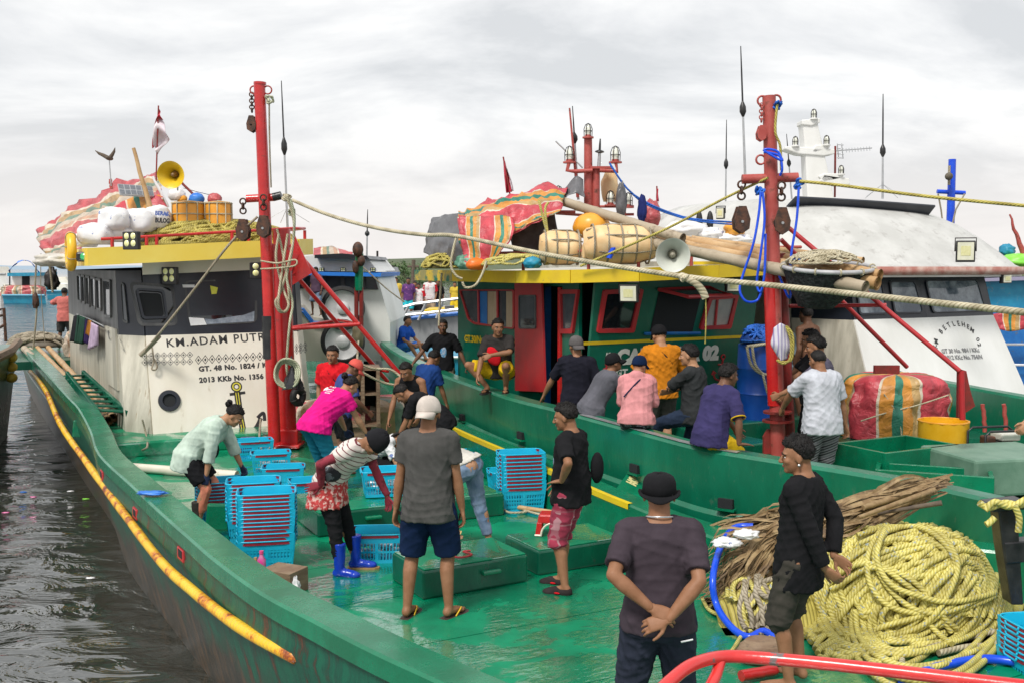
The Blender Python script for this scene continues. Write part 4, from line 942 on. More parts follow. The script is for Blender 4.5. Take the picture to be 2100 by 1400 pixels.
def block_chain(label,c,size,links=2,mat=RUST,Y=None,group=None,wheel=True):
 c=Vector(c);t=thing('pulley_block',label,'pulley',c,0,group)
 b=MB()
 K=3*links
 for k in range(K):
  ringm(b,(0,0,-size*(.14+.24*k*(1 if links==1 else.9))),size*.155,size*.045,(0,1,0)if k%2==0 else(1,0,0),1.0)
 b.build('chain_link',mat,t,smooth=60)
 z=-size*(.5+.55*links)
 if wheel:
  for s_ in(1,-1):
   b=MB();P=[Vector((size*x,s_*size*.22,z-size*y))for x,y in((-.16,0),(.16,0),(.34,.55),(.30,.95),(0,1.15),(-.30,.95),(-.34,.55))];b.prism(P,(0,s_*.02,0));b.build('cheek_plate',mat,t,fix=True,bevel=.004)
  b=MB();b.lathe([(.001,-.03),(size*.3,-.03),(size*.24,0),(size*.3,.03),(.001,.03)],(0,0,z-size*.65),(0,1,0),16);b.build('sheave',IRON,t,smooth=40)
  b=MB();b.cyl((0,-size*.32,z-size*.65),(0,size*.32,z-size*.65),size*.06,n=10);b.build('axle',STEEL,t)
 return t
block_chain('small rusty shackle and block hanging at the left mast head',D(516,190,14.35),.20,2)
block_chain('round rusty block under the left end of the red cross arm',D(498,408,14.4),.27,1)
block_chain('round rusty block against the front of the left red mast',D(540,400,14.2),.27,1)
t=thing('slatted_ramp','dark green slatted ramp leaning beside the cream wheelhouse','ramp',L1(-.9,.2,.21),A1)
a0,a1_,c0,c1_=D(137,768,16.6),D(170,766,17.0),D(200,846,14.9),D(262,850,15.0)
for p,q in((a0,c0),(a1_,c1_)):
 b=MB();b.beam(p,q,.05,.13);b.build('side_rail',GREEND,t,world=True,bevel=.006)
for k in range(9):
 f_=(k+.3)/9;b=MB();b.beam(a0 .lerp(c0,f_),a1_.lerp(c1_,f_),.17,.025);b.build('slat',GREEND,t,world=True,bevel=.004)
def pole(name,label,cat,p,q,r_,mat,hollow=True,nodes=True,group=None,n=14):
 p,q=Vector(p),Vector(q);N=26;P=[p.lerp(q,i/N)for i in range(N+1)]
 rs=[r_*(1+(.10 if nodes and i%4==0 else 0))for i in range(N+1)]
 b=MB();b.tube([x-p for x in P],rs,n,cap=not hollow)
 if hollow:
  d=(q-p).normalized()
  for e_,s_ in((Vector((0,0,0)),1),(q-p,-1)):
   b.tube([e_,e_+d*s_*.06],[rs[0],rs[0]*.72],n,cap=False);b.tube([e_+d*.0*s_,e_+d*s_*.25],[r_*.72,r_*.70],n,cap=False)
 o=b.build(name,mat,None,smooth=50);o.location=p;tag(o,label,cat,group);return o
for(a,c,r_,m_,l)in(((50,715),(206,862),.075,BAMBG,'thick grey bamboo pole nearest the port rail'),((75,712),(222,862),.062,BAMBOO,'yellow bamboo pole lying second from the port rail'),((98,712),(232,856),.062,BAMBOO,'yellow bamboo pole lying closest to the cream wheelhouse'),((62,716),(150,800),.05,BAMBG,'thin grey bamboo pole lying under the slatted ramp')):
 pole('bamboo_pole',l,'bamboo pole',W(*a,.62),W(*c,.30),r_,m_,group='poles stowed along the port side')
pole('plastic_pipe','long cream plastic pipe lying across the green deck','pipe',W(262,957,.06),W(486,974,.06),.058,PVC,nodes=False)
def clothh(label,pan,pts,mat,cat='garment',off=.14,seed=0):
 cs=[pan.hit(x,y,off)for x,y in pts];b=MB();n=10
 g=[[cs[0].lerp(cs[1],j/n).lerp(cs[3].lerp(cs[2],j/n),i/n)+pan.n*(.03*math.sin(j*1.9+seed)*(i/n+.2))for j in range(n+1)]for i in range(n+1)]
 b.grid(g);o=b.build('hanging_garment',mat,None,smooth=60,solid=.01);tag(o,label,cat,'washing hung along the wheelhouse rail')
clothh('black garment hanging farthest aft on the wheelhouse handrail',sd1,[(152,648),(163,645),(160,702),(146,700)],cloth('lc1',(.02,.02,.025)),seed=1)
clothh('dark green garment hanging on the wheelhouse handrail',sd1,[(160,646),(176,652),(172,706),(156,703)],cloth('lc2',(.02,.07,.045)),seed=2)
clothh('purple and navy garment hanging on the wheelhouse handrail',sd1,[(173,655),(184,658),(182,706),(172,700)],cloth('lc3',(.04,.02,.10)),seed=3)
clothh('orange garment strip hanging between the purple and pink washing',sd1,[(181,656),(187,658),(186,690),(179,684)],cloth('lc5',(.5,.2,.03)),seed=6)
clothh('pink and white garment hanging nearest the wheelhouse door',sd1,[(186,660),(201,668),(198,708),(181,718)],cloth('lc4',(.50,.38,.52)),seed=4)
def blob(name,label,cat,c,r_,mat,amp=.12,seed=0,sub=2,squash=1.0,fq=2.2,group=None,build=True,parent=None,rz=0,shape=None):
 n,m=28,18;b=MB();vs=[]
 for i in range(m+1):
  p=math.pi*i/m
  for k in range(n):
   a=2*math.pi*k/n;d=Vector((math.sin(p)*math.cos(a),math.sin(p)*math.sin(a),-math.cos(p)))
   e_=shape or 1.0
   d2=Vector([math.copysign(abs(x)**e_,x)for x in d]);f_=1+amp*(noise.noise(d*fq+Vector((seed,0,0)))+.5*noise.noise(d*fq*2.3+Vector((0,seed,0)))+.35*abs(noise.noise(d*fq*5+Vector((0,seed,3))))-(.9*abs(noise.noise(d*3.1+Vector((seed,2,0))))if mat is SACK else 0))
   v=Vector((d2 .x*r_[0],d2 .y*r_[1],d2 .z*r_[2]))*f_;v.z=max(v.z,-r_[2]*.82)
   vs.append(v)
 b.add(vs,[(i*n+k,i*n+(k+1)%n,(i+1)*n+(k+1)%n,(i+1)*n+k)for i in range(m)for k in range(n)])
 o=b.build(name,mat,parent,smooth=180);o.location=c;o.rotation_euler=(0,0,rz)
 if parent is None:tag(o,label,cat,group)
 return o
def net_on(t,pts_list,r_=.011,mat=ROPEW,nm='lashing'):
 b=MB()
 for p in pts_list:b.tube(p,r_,6)
 return b.build(nm,mat,t,smooth=60,world=True)
zr=lambda x:2.79+rz_(x)
for i,(xa,xb,lab)in enumerate(((356,421,'larger left orange drum netted with white rope on the yellow roof'),(423,475,'right orange drum netted with white rope on the yellow roof'))):
 Y=15.9;c=D((xa+xb)/2,465,Y);hx=(xb-xa)/2100*Y/2;b0,t0=D(xa,468,Y).z,D(xa,415,Y).z
 t=thing('orange_drum',lab,'drum',c,A1,'orange drums on the roof')
 b=MB();b.lathe([(.001,b0-c.z-.1),(hx*.92,b0-c.z-.1),(hx,b0-c.z-.05),(hx*1.02,0),(hx,t0-c.z-.05),(hx*.93,t0-c.z),(.001,t0-c.z+.01)],(0,0,0),(0,0,1),32);b.build('drum_body',ORANGEB,t,smooth=40)
 b=MB();rr=hx*1.04
 for z in(t0-c.z-.02,(t0-c.z)*.5,0):ringm(b,(0,0,z),rr,.011,(0,0,1))
 for k in range(10):
  a=2*math.pi*k/10;b.tube([Vector((rr*math.cos(a),rr*math.sin(a),z))for z in(b0-c.z,0,t0-c.z-.01)]+[Vector((0,0,t0-c.z+.02))],.010,6)
 b.build('rope_net',ROPEW,t,smooth=60)
for i,(x,y,w_,h_,lab)in enumerate(((200,482,36,24,'bulging white sack with blue print at the port roof corner'),(236,452,30,26,'white woven sack leaning behind the roof rail'),(238,480,40,20,'low white sack lying behind the black floodlight'),(284,455,38,26,'upper white sack with red and blue print'),(262,478,40,22,'white sack lying under the upper sacks'),(322,448,26,26,'printed white sack standing beside the left orange drum'),(178,492,18,18,'small white sack beside the orange lifebuoy'))):
 Y=15.0+.12*i;blob('white_sack',lab,'sack',D(x,y,Y),(w_/2100*Y,.25,h_/2100*Y),SACK,amp=.13,fq=1.7,shape=.75,seed=i*7.3,group='white sacks on the roof')
sk=[o for o in bpy.data.objects if o.name.startswith('white_sack')][5]
pn=Panel(D(300,470,14.9),D(345,470,14.95),D(300,430,14.9),D(345,430,14.95))
write(sk,pn,'BULOG',(318,456),(348,458),9,INK,.006);write(sk,pn,'BERAS',(318,441),(346,443),8,M('blue_print',(.05,.10,.35),rough=.6),.004)
def heap(name,label,cat,c,rx,ry,rz,n,r_,mat,seed=1,loops=(.35,1.0),parts=1,group=None,segs=26,tilt=0,jit=.25):
 rn=random.Random(seed);t=thing(name,label,cat,c,tilt,group)
 per=n//parts
 if rz>.2:q_=MB();q_.ball((0,0,0),(rx*.93,ry*.93,rz*.80),24,12);q_.V=[Vector((v.x,v.y,max(.005,v.z)))for v in q_.V];q_.build('rope_core',mat,t,smooth=180,kind='stuff')
 for p_ in range(parts):
  b=MB()
  for i in range(per):
   cx,cy=rn.uniform(-.6,.6),rn.uniform(-.75,.5);sx,sy=rn.uniform(*loops),rn.uniform(*loops)*.6;a0_=rn.uniform(0,6.28);rot=rn.gauss(0,.4);tw=rn.uniform(3.4,6.2);lay=rn.random()
   P=[]
   for k in range(segs+1):
    a=a0_+tw*k/segs;x=cx+math.cos(a)*sx*.6;y=cy+math.sin(a)*sy*.6;x,y=x*math.cos(rot)-y*math.sin(rot),x*math.sin(rot)+y*math.cos(rot)
    x+=jit*.2*noise.noise(Vector((k*.25,i,seed)));q=x*x+y*y
    if q>.98:f_=.99/math.sqrt(q);x*=f_;y*=f_;q=x*x+y*y
    z=math.sqrt(max(0,1-q**1.3))*(.72+.3*lay)+.05*noise.noise(Vector((x*3,y*3,seed)))
    P.append(Vector((x*rx,y*ry,max(r_,z*rz))))
   b.tube(P,r_,6)
  b.build('rope_strands',mat,t,smooth=60,kind='stuff' if parts>1 or n>20 else None)
 return t
heap('rope_heap','heap of olive yellow rope piled behind the roof rail of the cream wheelhouse','rope',L1(1.2,.95,2.90),1.3,.62,.44,190,.023,ROPEO,3,tilt=A1)
heap('rope_heap','small heap of yellow rope at the starboard corner of the yellow roof','rope',L1(2.2,1.3,2.95),.35,.4,.25,26,.02,ROPEY,9,tilt=A1)
def tarp(name,label,rows,mat,n1=10,n2=8,amp=.04,seed=0,uvs=(1,1),group=None,cat='tarpaulin',fq=1.6,swap=False,drop=None):
 A=[cr(r_,n2)for r_ in rows];cols=[cr([a[j]for a in A],n1)for j in range(len(A[0]))];G=[[cols[j][i]for j in range(len(cols))]for i in range(len(cols[0]))]
 H_=[]
 for i,row in enumerate(G):
  rr=[]
  for j,p in enumerate(row):
   du=(row[min(j+1,len(row)-1)]-row[max(j-1,0)]);dv=G[min(i+1,len(G)-1)][j]-G[max(i-1,0)][j];nn_=du.cross(dv);nn_=nn_.normalized()if nn_.length>1e-9 else Vector((0,0,1))
   q=p*fq+Vector((seed,0,0));rr.append(p+nn_*amp*(noise.noise(q)*1.4+.8*(1-2*abs(noise.noise(q*2.1)))+.45*(1-2*abs(noise.noise(q*4.7)))))
  H_.append(rr)
 o0=Vector(rows[0][0]);b=MB();b.grid([[p-o0 for p in r_]for r_ in H_],uv=lambda u,v:(v*uvs[0],u*uvs[1])if not swap else(u*uvs[0],v*uvs[1]))
 o=b.build(name,mat,None,smooth=60,solid=.006);o.location=o0;tag(o,label,cat,group);return o
YT=18.0
tarp('striped_tarpaulin','faded red and green striped tarpaulin pitched over the aft end of the cream wheelhouse roof',[[D(70,470,19.5),D(130,425,19.2),D(215,385,18.6),D(312,345,17.6)],[D(72,490,18.8),D(150,455,18.2),D(240,415,17.4),D(318,372,16.6)],[D(85,515,18.0),D(160,485,17.2),D(250,440,16.5),D(325,405,16.0)],[D(110,540,17.4),D(175,500,16.6),D(240,460,16.0),D(322,432,15.8)]],TARPF,8,10,.085,2,(1.7,3),swap=True)
tarp('striped_tarpaulin','orange and green striped tarpaulin end hanging below the solar panel',[[D(225,425,16.2),D(280,400,16.0),D(325,398,15.9)],[D(238,452,15.9),D(285,432,15.8),D(338,418,15.7)]],TARP,8,8,.04,5,(1,1.2))
blob('canvas_bundle','crumpled brown and white canvas bundle hanging off the aft corner of the yellow roof','bundle',D(120,535,17.3),(.36,.4,.12),M('dirty_canvas',(.45,.42,.36),(.66,.64,.6),ns=4,bump=.6,bs=12),.25,4)
def stick(name,label,cat,p,q,r_,mat,r2=None,group=None,n=10):
 p,q=Vector(p),Vector(q);b=MB();N=8;b.tube([(q-p)*(i/N)+Vector((noise.noise(p+q*i)*r_,0,0))*.6 for i in range(N+1)],[r_+((r2 or r_)-r_)*i/N for i in range(N+1)],n);o=b.build(name,mat,None,smooth=60);o.location=p;tag(o,label,cat,group);return o
stick('wooden_stick','pale wooden pole leaning above the roof sacks','pole',D(312,436,15.5),D(274,304,15.5),.04,BAMBOO,.026)
t=thing('solar_panel','small solar panel propped on the tarpaulin behind the sacks','solar panel',D(282,392,15.7),A1)
q=[D(241,379,15.8),D(312,384,16.1),D(316,404,15.9),D(246,400,15.6)];b=MB();b.add(q,[(0,1,2,3)]);b.build('frame',STEEL,t,world=True,solid=.03)
b=MB();n_=(q[1]-q[0]).cross(q[3]-q[0]).normalized();n_=n_ if n_.y<0 else-n_
m_=sum(q,Vector())/4
for i in range(6):
 for j in range(2):
  f1,f2=(i+.08)/6,(i+.92)/6;g1,g2=(j+.1)/2,(j+.9)/2;e_=lambda u,v:(q[0].lerp(q[1],u)).lerp(q[3].lerp(q[2],u),v)+n_*.018
  b.add([e_(f1,g1),e_(f2,g1),e_(f2,g2),e_(f1,g2)],[(0,1,2,3)])
b.build('solar_cells',M('solar_cells',(.10,.11,.13),(.16,.17,.19),ns=30,rough=.15),t,world=True)
def horn(label,c,ax,R_,L_,mat,mat2,cat='loudspeaker horn'):
 c=Vector(c);t=thing('loudspeaker_horn',label,cat,c,0);ax=Vector(ax).normalized()
 b=MB();pr=[(R_,0),(R_*1.04,.006),(R_*1.04,-.006),(R_*.98,-.012)]
 pr=[(R_*(.22+.78*(k/12)**1.7),-L_*(1-k/12))for k in range(13)]+[(R_*1.05,.004),(R_*1.04,-.008)]+[(R_*(.24+.80*(k/12)**1.7),-L_*(1-k/12)-.006)for k in range(12,-1,-1)]
 b.lathe(pr,(0,0,0),ax,40);b.build('horn_bell',mat,t,smooth=35)
 b=MB();b.lathe([(.001,-L_*.25),(R_*.13,-L_*.3),(R_*.2,-L_*.55),(R_*.3,-L_*.85),(R_*.30,-L_*1.0)],(0,0,0),ax,24);b.build('throat',mat2,t,smooth=40)
 b=MB();b.lathe([(.001,-L_*.98),(R_*.36,-L_*.98),(R_*.4,-L_*1.05),(R_*.4,-L_*1.35),(R_*.3,-L_*1.5),(.001,-L_*1.5)],(0,0,0),ax,24);b.build('driver',mat,t,smooth=40)
 b=MB();b.tube([-ax*L_*1.1+Vector((0,0,-R_*.2)),-ax*L_*1.1+Vector((0,0,-R_*1.25))],.014,8);b.build('bracket',STEEL,t)
 return t
YH=M('yellow_horn_paint',(.66,.43,.015),(.75,.52,.03),ns=4,rough=.35,c3=(.4,.26,.06),ns3=9,thr3=(.62,.74))
horn('large yellow loudspeaker horn facing the deck above the sacks',D(350,359,15.3),(-.05,-1,-.12),.195,.24,YH,M('brown_throat',(.16,.09,.04),(.28,.16,.06),ns=8))
def flag(label,p0,p1,top,low,c1,c2,group=None):
 p0,p1=Vector(p0),Vector(p1);t=thing('flag',label,'flag',p0,0,group);b=MB();b.tube([Vector((0,0,0)),p1-p0],.012,8);b.build('pole',REDD,t)
 for nm,rows,mm in(('red_cloth',top,c1),('white_cloth',low,c2)):
  b=MB();A=[[Vector(p)for p in cr(r_,6)]for r_ in rows];n=8
  G=[[A[0][j].lerp(A[1][j],i/n)+Vector((0,.05*math.sin(i*.9+j*.5),0))for j in range(len(A[0]))]for i in range(n+1)]
  b.grid(G);b.build(nm,mm,t,smooth=60,world=True,solid=.004)
FR=M('flag_red',(.50,.02,.05),(.6,.04,.08),ns=5,rough=.6);FW=M('flag_white',(.70,.60,.66),(.78,.74,.76),ns=5,rough=.6)
Yf=16.2
flag('red and white flag drooping from the pole above the yellow horn',D(320,372,Yf),D(325,217,Yf),[[D(325,222,Yf),D(318,260,Yf),D(313,305,Yf)],[D(333,246,Yf),D(322,248,Yf+.1),D(315,290,Yf)]],[[D(333,246,Yf),D(320,248,Yf),D(314,298,Yf)],[D(346,285,Yf),D(338,300,Yf+.1),D(323,316,Yf)]],FR,FW)
t=thing('wooden_bird','dark wooden bird with raised wings on a thin pole','bird figure',D(228,382,16.5),0)
b=MB();b.tube([D(228,382,16.5),D(224,325,16.5)],.009,6);b.build('pole',STEEL,t,world=True)
for s_,pts in((1,((223,325),(212,319),(203,315),(195,309))),(-1,((225,325),(230,318),(234,311),(236,303)))):
 b=MB();b.tube([D(x,y,16.5)for x,y in pts],[.035,.03,.022,.004],8);b.build('wing',BARK,t,world=True,smooth=60)
b=MB();b.ball(D(224,325,16.5),(.05,.12,.035));b.build('bird_body',BARK,t,world=True,smooth=60)
def antenna(label,p,q,r_=.012,coil=.5,group='whip antennas',mat=None,guy=False):
 p,q=Vector(p),Vector(q);t=thing('whip_antenna',label,'antenna',p,0,group);d=q-p
 b=MB();b.tube([Vector(),d*coil],[r_*1.3,r_],8);b.build('lower_rod',mat or STEEL,t,smooth=60)
 b=MB();b.tube([d*coil,d*(coil+.04),d*(coil+.08),d*(coil+.12)],[r_,r_*3.2,r_*3.0,r_],8);b.build('loading_coil',BLACKP,t,smooth=60)
 b=MB();b.tube([d*(coil+.12),d*.80,d],[r_*.9,r_*.8,r_*.45],6);b.build('whip',BLACKP if mat is None else mat,t,smooth=60)
 if guy:
  for k in range(4):b=MB();a=k*1.57+.5;g=d*.14;b.tube([g,g+Vector((math.cos(a)*.38,math.sin(a)*.38,-.22))],.004,5);b.build('radial',STEEL,t)
 return t
antenna('tall whip antenna standing behind the left red mast',D(590,470,17),D(577,166,17),.016,.5,guy=True)
stick('red_stake','short red stake standing behind the striped tarpaulin by the wooden bird','stake',D(229,388,16.6),D(226,368,16.6),.025,REDP)
for i,(x,y,r_,m_,l)in enumerate(((362,400,.11,PLASTW,'white dome antenna between the horn and the orange drums'),(373,408,.07,ORANGEB,'small round orange float behind the orange drums'),(323,411,.08,ORANGEB,'orange float under the leaning pole'),(403,409,.10,TARPB,'blue plastic bundle behind the orange drums'),(440,408,.09,TARPF,'pink cloth scrap behind the right orange drum'))):
 blob('roof_float' if 'float' in l else 'roof_clutter',l,'float' if 'float' in l else 'clutter',D(x,y,16.2),(r_*1.2,r_,r_),m_,.12,i)
stick('antenna_rod','thin rod sticking out to the right over the orange drums','rod',D(375,385,16.3),D(455,406,16.3),.012,STEEL)
stick('dark_prop','dark prop leaning right of the yellow horn','prop',D(372,375,16.2),D(412,414,16.2),.02,REDD)
stick('white_prop','white prop leaning under the yellow horn','prop',D(313,362,16.2),D(345,425,16.2),.022,PLASTW)
def lifering(label,c,R_,r_,ax,mat,rope=ROPEW):
 t=thing('lifebuoy',label,'lifebuoy',c,0);u,v,w_=basis(ax);b=MB();b.tube([u*R_*math.cos(a)+v*R_*math.sin(a)for a in[2*math.pi*k/36 for k in range(36)]],r_,14,closed=True);b.build('ring',mat,t,smooth=180)
 b=MB()
 for k in range(4):
  a=k*1.57+.4;p=u*R_*math.cos(a)+v*R_*math.sin(a);tt=-u*math.sin(a)+v*math.cos(a);ringm(b,p,r_*1.08,.008,tt)
 b.build('band',rope,t);return t
lifering('yellow orange lifebuoy hanging edge on at the port corner of the yellow roof',D(145,516,14.9),.225,.065,(.95,.5,0),M('yellow_lifebuoy',(.78,.42,.01),(.82,.50,.03),ns=5,rough=.35))
def rope(label,pts,r_,mat,n=8,group=None,name='rope',smooth=5,cat='rope',cpt=True):
 P=cr(pts,smooth)if cpt else[Vector(p)for p in pts];o0=P[0].copy();b=MB();b.tube([p-o0 for p in P],r_,n);o=b.build(name,mat,None,smooth=60);o.location=o0;return tag(o,label,cat,group)
Ym=14.15
for i,(pts,l)in enumerate((([(588,405),(600,440),(603,480),(592,540),(575,600),(565,620),(575,640),(590,632),(592,600),(580,520),(568,470)],'long cream rope loop hanging down the front of the red masts'),([(596,410),(604,450),(598,520),(588,570),(600,620),(594,665),(588,740),(590,770)],'cream rope running down the thick red post to a coil'),([(572,480),(566,530),(580,590),(592,625),(583,640),(571,625),(578,560),(590,480)],'inner cream rope loop hanging on the thick red post'))):
 rope(l,[D(x,y,Ym+(.05*k%.12))for k,(x,y)in enumerate(pts)],.018,ROPEC if i==1 else ROPEW,group=None)
rope('thin cord lashed round both red masts below the roof',[D(x,y,Ym+.02)for x,y in((534,535),(570,540),(605,533),(605,545),(570,550),(534,552))],.012,ROPEW)
for i in range(4):
 c=D(586+i,765,Ym-.05-.03*i)
 if i==0:tcoil=thing('rope_coil','coil of pale green rope hanging on the thick red post','rope',c,0)
 b=MB();b.tube([c+Vector(((.115+.02*i)*math.cos(a),.02*math.sin(3*a),(.15+.018*i)*math.sin(a)))for a in[2*math.pi*k/24 for k in range(24)]],.017,7,closed=True);b.build('coil_turn',ROPEC,tcoil,world=True,smooth=60)
def knot(label,c,s_,mat,seed=0,cat='knot'):
 rn=random.Random(seed);b=MB();P=[Vector((rn.uniform(-1,1),rn.uniform(-1,1),rn.uniform(-1,1)))*s_ for _ in range(12)];b.tube(cr(P,5),s_*.32,7);o=b.build('rope_knot',mat,None,smooth=60);o.location=c;return tag(o,label,cat)
knot('pale rope knot at the starboard end of the red cross arm',D(587,404,14.35),.055,ROPEW,2);knot('second pale rope knot hanging below the cross arm',D(599,436,14.3),.05,ROPEC,3);knot('pale green knot tied at the left mast head',D(552,205,14.3),.05,ROPEC,5)
rope('thin rope hanging from the left mast head down to the cross arm',[D(552,210,14.3),D(553,300,14.3),D(556,385,14.3)],.012,ROPEG)
rope('twisted rope from the wheelhouse wall up to the cross arm block',[fr.hit(292,724,.06),D(330,680,14.6),D(395,598,14.5),D(455,520,14.4),D(488,482,14.4),D(528,445,14.4)],.017,ROPEG)
rope('thick grey spliced end of the twisted rope at the wheelhouse wall',[fr.hit(288,728,.07),D(312,705,14.85),D(326,690,14.75)],.035,ROPEG)
rope('small rope loop dangling in front of the painted band',[fr.hit(312,712,.08),fr.hit(315,740,.08),fr.hit(311,755,.08),fr.hit(318,758,.08),fr.hit(322,750,.08),fr.hit(316,735,.08)],.013,ROPEG)
rope('rope hanging down the cream wall to the deck step',[fr.hit(292,860,.05),fr.hit(300,892,.05),W(302,915,.19),W(292,922,.1)],.014,ROPEG)
rope('long heavy cream line from the left mast to the mast of the second boat',[D(600,411,14.3)]+[p for p in sag(D(600,411,14.3),D(940,485,12.0),.12,6)[1:-1]]+[D(940,485,12.0),D(1130,524,10.5),D(1400,567,9.2),D(1600,587,8.6),D(2115,642,6.6)],.024,ROPEW,smooth=6)
t=thing('black_plastic_bag','black plastic bag hanging on the thick red post','plastic bag',D(600,772,14.1),0)
b=MB();P=[]
for i in range(9):
 f_=i/8;P.append([Vector(((.02+.13*f_**.8)*math.cos(a)*(1+.12*math.sin(5*a+i)),(.02+.09*f_**.8)*math.sin(a),.14-.30*f_+.02*math.sin(3*a)))for a in[2*math.pi*k/24 for k in range(25)]])
P.append([Vector((0,0,-.17))]*25);b.grid(P);b.build('bag_body',PLASTK,t,smooth=60)
b=MB();b.tube([Vector((0,0,.12)),Vector((-.01,0,.22)),Vector((-.02,0.03,.28))],.012,6);b.build('bag_neck',PLASTK,t)
lifering('small black tyre hanging behind the black bag',D(611,812,14.7),.10,.05,(1,-.6,0),BLACK,IRON)
A2=R(27.5);O2=Vector((.87,13.0,0))
boat2=thing('fishing_boat','green fishing boat in the middle with red framed windows and yellow roof edge','fishing boat',O2,A2)
def lw2(v):return Matrix.Translation(O2)@Matrix.Rotation(A2,4,'Z')@Vector(v)
rail2=[(-3.6,24.5,1.25),(-2.9,21.5,1.18),(-2.2,18.6,1.10),(-1.4,16.3,1.02)]+[tuple(W(x,y,z))for x,y,z in((945,782,1.0),(1040,814,1.0),(1136,838,1.0),(1185,851,1.0),(1300,882,.99),(1421,914,.97),(1510,930,.95),(1598,944,.92),(1740,966,.86),(1900,994,.79),(2100,1035,.73))]+[(4.75,7.7,.74),(5.6,7.1,.8),(6.9,6.6,.9)]
rail2b=[(4.6,26,1.25),(5.4,20,1.05),(6.2,15,1.0),(7.0,11,1.0),(7.6,9,1.0),(7.5,7.4,1.0),(6.9,6.6,.9)]
CAP2=[(-.24,-.75),(-.24,-.03),(-.21,0.0),(-.03,0.0),(0,-.03),(-.01,-.12),(-.02,-.35),(-.05,-.56),(-.02,-.60),(-.02,-.68),(-.10,-1.1),(-.35,-2.2),(-.5,-2.6)]
for path,sg in((rail2,1),(rail2b,-1)):
 b=MB();rows=sweep(path,CAP2,sg,b);b.build('hull',HULL2,boat2,world=True,smooth=32,fix=True)
b=MB();sweep(rail2[7:11],[(-.09,.006),(-.09,.012),(-.02,.012),(-.02,.006)],1,b);b.build('steel_strip',STEEL,boat2,world=True,fix=True)
for x,y in((944,855),(1076,892),(1288,960),(1490,1032)):
 P=cr([Vector(q)for q in rail2],4);r_=ray(x,y);best=min(P,key=lambda p:abs(p.x/p.y-r_.x/r_.y));i=P.index(best);d=(P[i+1]-P[i-1]);d.z=0;d.normalize();o=Vector((d.y,-d.x,0));Yd=best.y;c=D(x,y,(best+o*.0).y);c=Vector((best.x,best.y,c.z))-o*.045
 b=MB();b.beam(c-d*.07,c+d*.07,.10,.085);b.build('scupper_hole',INTR,boat2,world=True)
 b=MB();b.beam(c-d*.09+Vector((0,0,-.055)),c+d*.09+Vector((0,0,-.055)),.13,.02);b.build('scupper_lip',GREEN,boat2,world=True)
in2=inset(cr([Vector(q)for q in rail2],2),1,.12);in2b=inset(cr([Vector(q)for q in rail2b],2),-1,.12)
DZ2=.25
deck2=in2+in2b[::-1]
for a in range(-9,10,2):
 q=clip(clip(deck2,O2+Vector((0,0,0))+uy*(a+.005),uy),O2+uy*(a+1.995),-uy)
 if len(q)>2:b=MB();b.prism([Vector((v.x,v.y,DZ2-.06))for v in q],(0,0,.06));b.build('deck_panel',DECK,boat2,world=True,fix=True)
F2=[[Vector(v)for v in((0,0,DZ2),(2.62,.02,DZ2),(2.62,3.7,DZ2),(0,3.7,DZ2))],[Vector(v)for v in((0,-.34,2.46),(2.62,-.32,2.5),(2.62,3.7,2.5),(0,3.7,2.46))]]
for i in range(4):
 j=(i+1)%4;b=MB()
 if i==3:
  y0,y1=.42,.98;q=lambda y,z:Vector((0,y,z))
  def q(y,z):
   f_=(z-DZ2)/(2.46-DZ2);return Vector((0,max(y,-.34*f_)if y<=0 else y,z))
  b.add([q(0,DZ2),q(0,2.46),q(y0,2.46),q(y0,DZ2)],[(0,1,2,3)]);b.add([q(y1,DZ2),q(y1,2.46),q(3.7,2.46),q(3.7,DZ2)],[(0,1,2,3)]);b.add([q(y0,DZ2),q(y0,.52),q(y1,.52),q(y1,DZ2)],[(0,1,2,3)]);b.add([q(y0,2.36),q(y0,2.46),q(y1,2.46),q(y1,2.36)],[(0,1,2,3)])
  b.build('side_wall',HOUSE2,boat2,solid=.05)
 else:b.add([F2[0][i],F2[0][j],F2[1][j],F2[1][i]],[(0,1,2,3)]);b.build('wall',HOUSE2,boat2,solid=.05)
f2=Panel(lw2(F2[0][0]),lw2(F2[0][1]),lw2(F2[1][0]),lw2(F2[1][1]));s2=Panel(lw2(F2[0][3]),lw2(F2[0][0]),lw2(F2[1][3]),lw2(Vector((0,0,2.46))))
for p_ in(f2,s2):p_.c=[c+p_.n*.027 for c in p_.c]
b=MB();b.box((.42,1.6,1.35),(.7,.9,2.1));b.box((1.5,1.2,1.3),(2.1,.05,2.2));b.build('interior',INTR,boat2)
b=MB();b.box((.08,1.05,1.35),(.10,.14,2.0));b.build('blue_jamb',BLUEPT,boat2)
b=MB();b.box((-.03,.70,.53),(.22,.62,.05));b.build('door_sill',WOOD,boat2,bevel=.01)
b=MB();b.box((-.01,.45,1.4),(.09,.07,1.9));b.build('door_post',RED,boat2)
def sp2(x,y,off=0.0):return s2 .hit(x,y,off)
q=[sp2(1058,800,.07),sp2(1119,803,.14),sp2(1112,577,.14),sp2(1057,579,.07)];b=MB();b.add(q,[(0,1,2,3)]);dl=b.build('red_door',REDF,boat2,world=True,solid=.03)
dp=Panel(q[0],q[1],q[3],q[2]);window(dl,dp,[(1068,605),(1103,605),(1103,674),(1068,674)],NAVYD,GLASSG,fw=.03,fd=.02,r=.04,off=.018)
write(dl,dp,'SO',(1080,666),(1102,666),12,INK,.006,off=.045)
wf=window(boat2,s2,[(944,594),(1058,594),(1058,675),(976,665),(962,656)],REDF,GLASSG,fw=.055,fd=.03,r=.05)
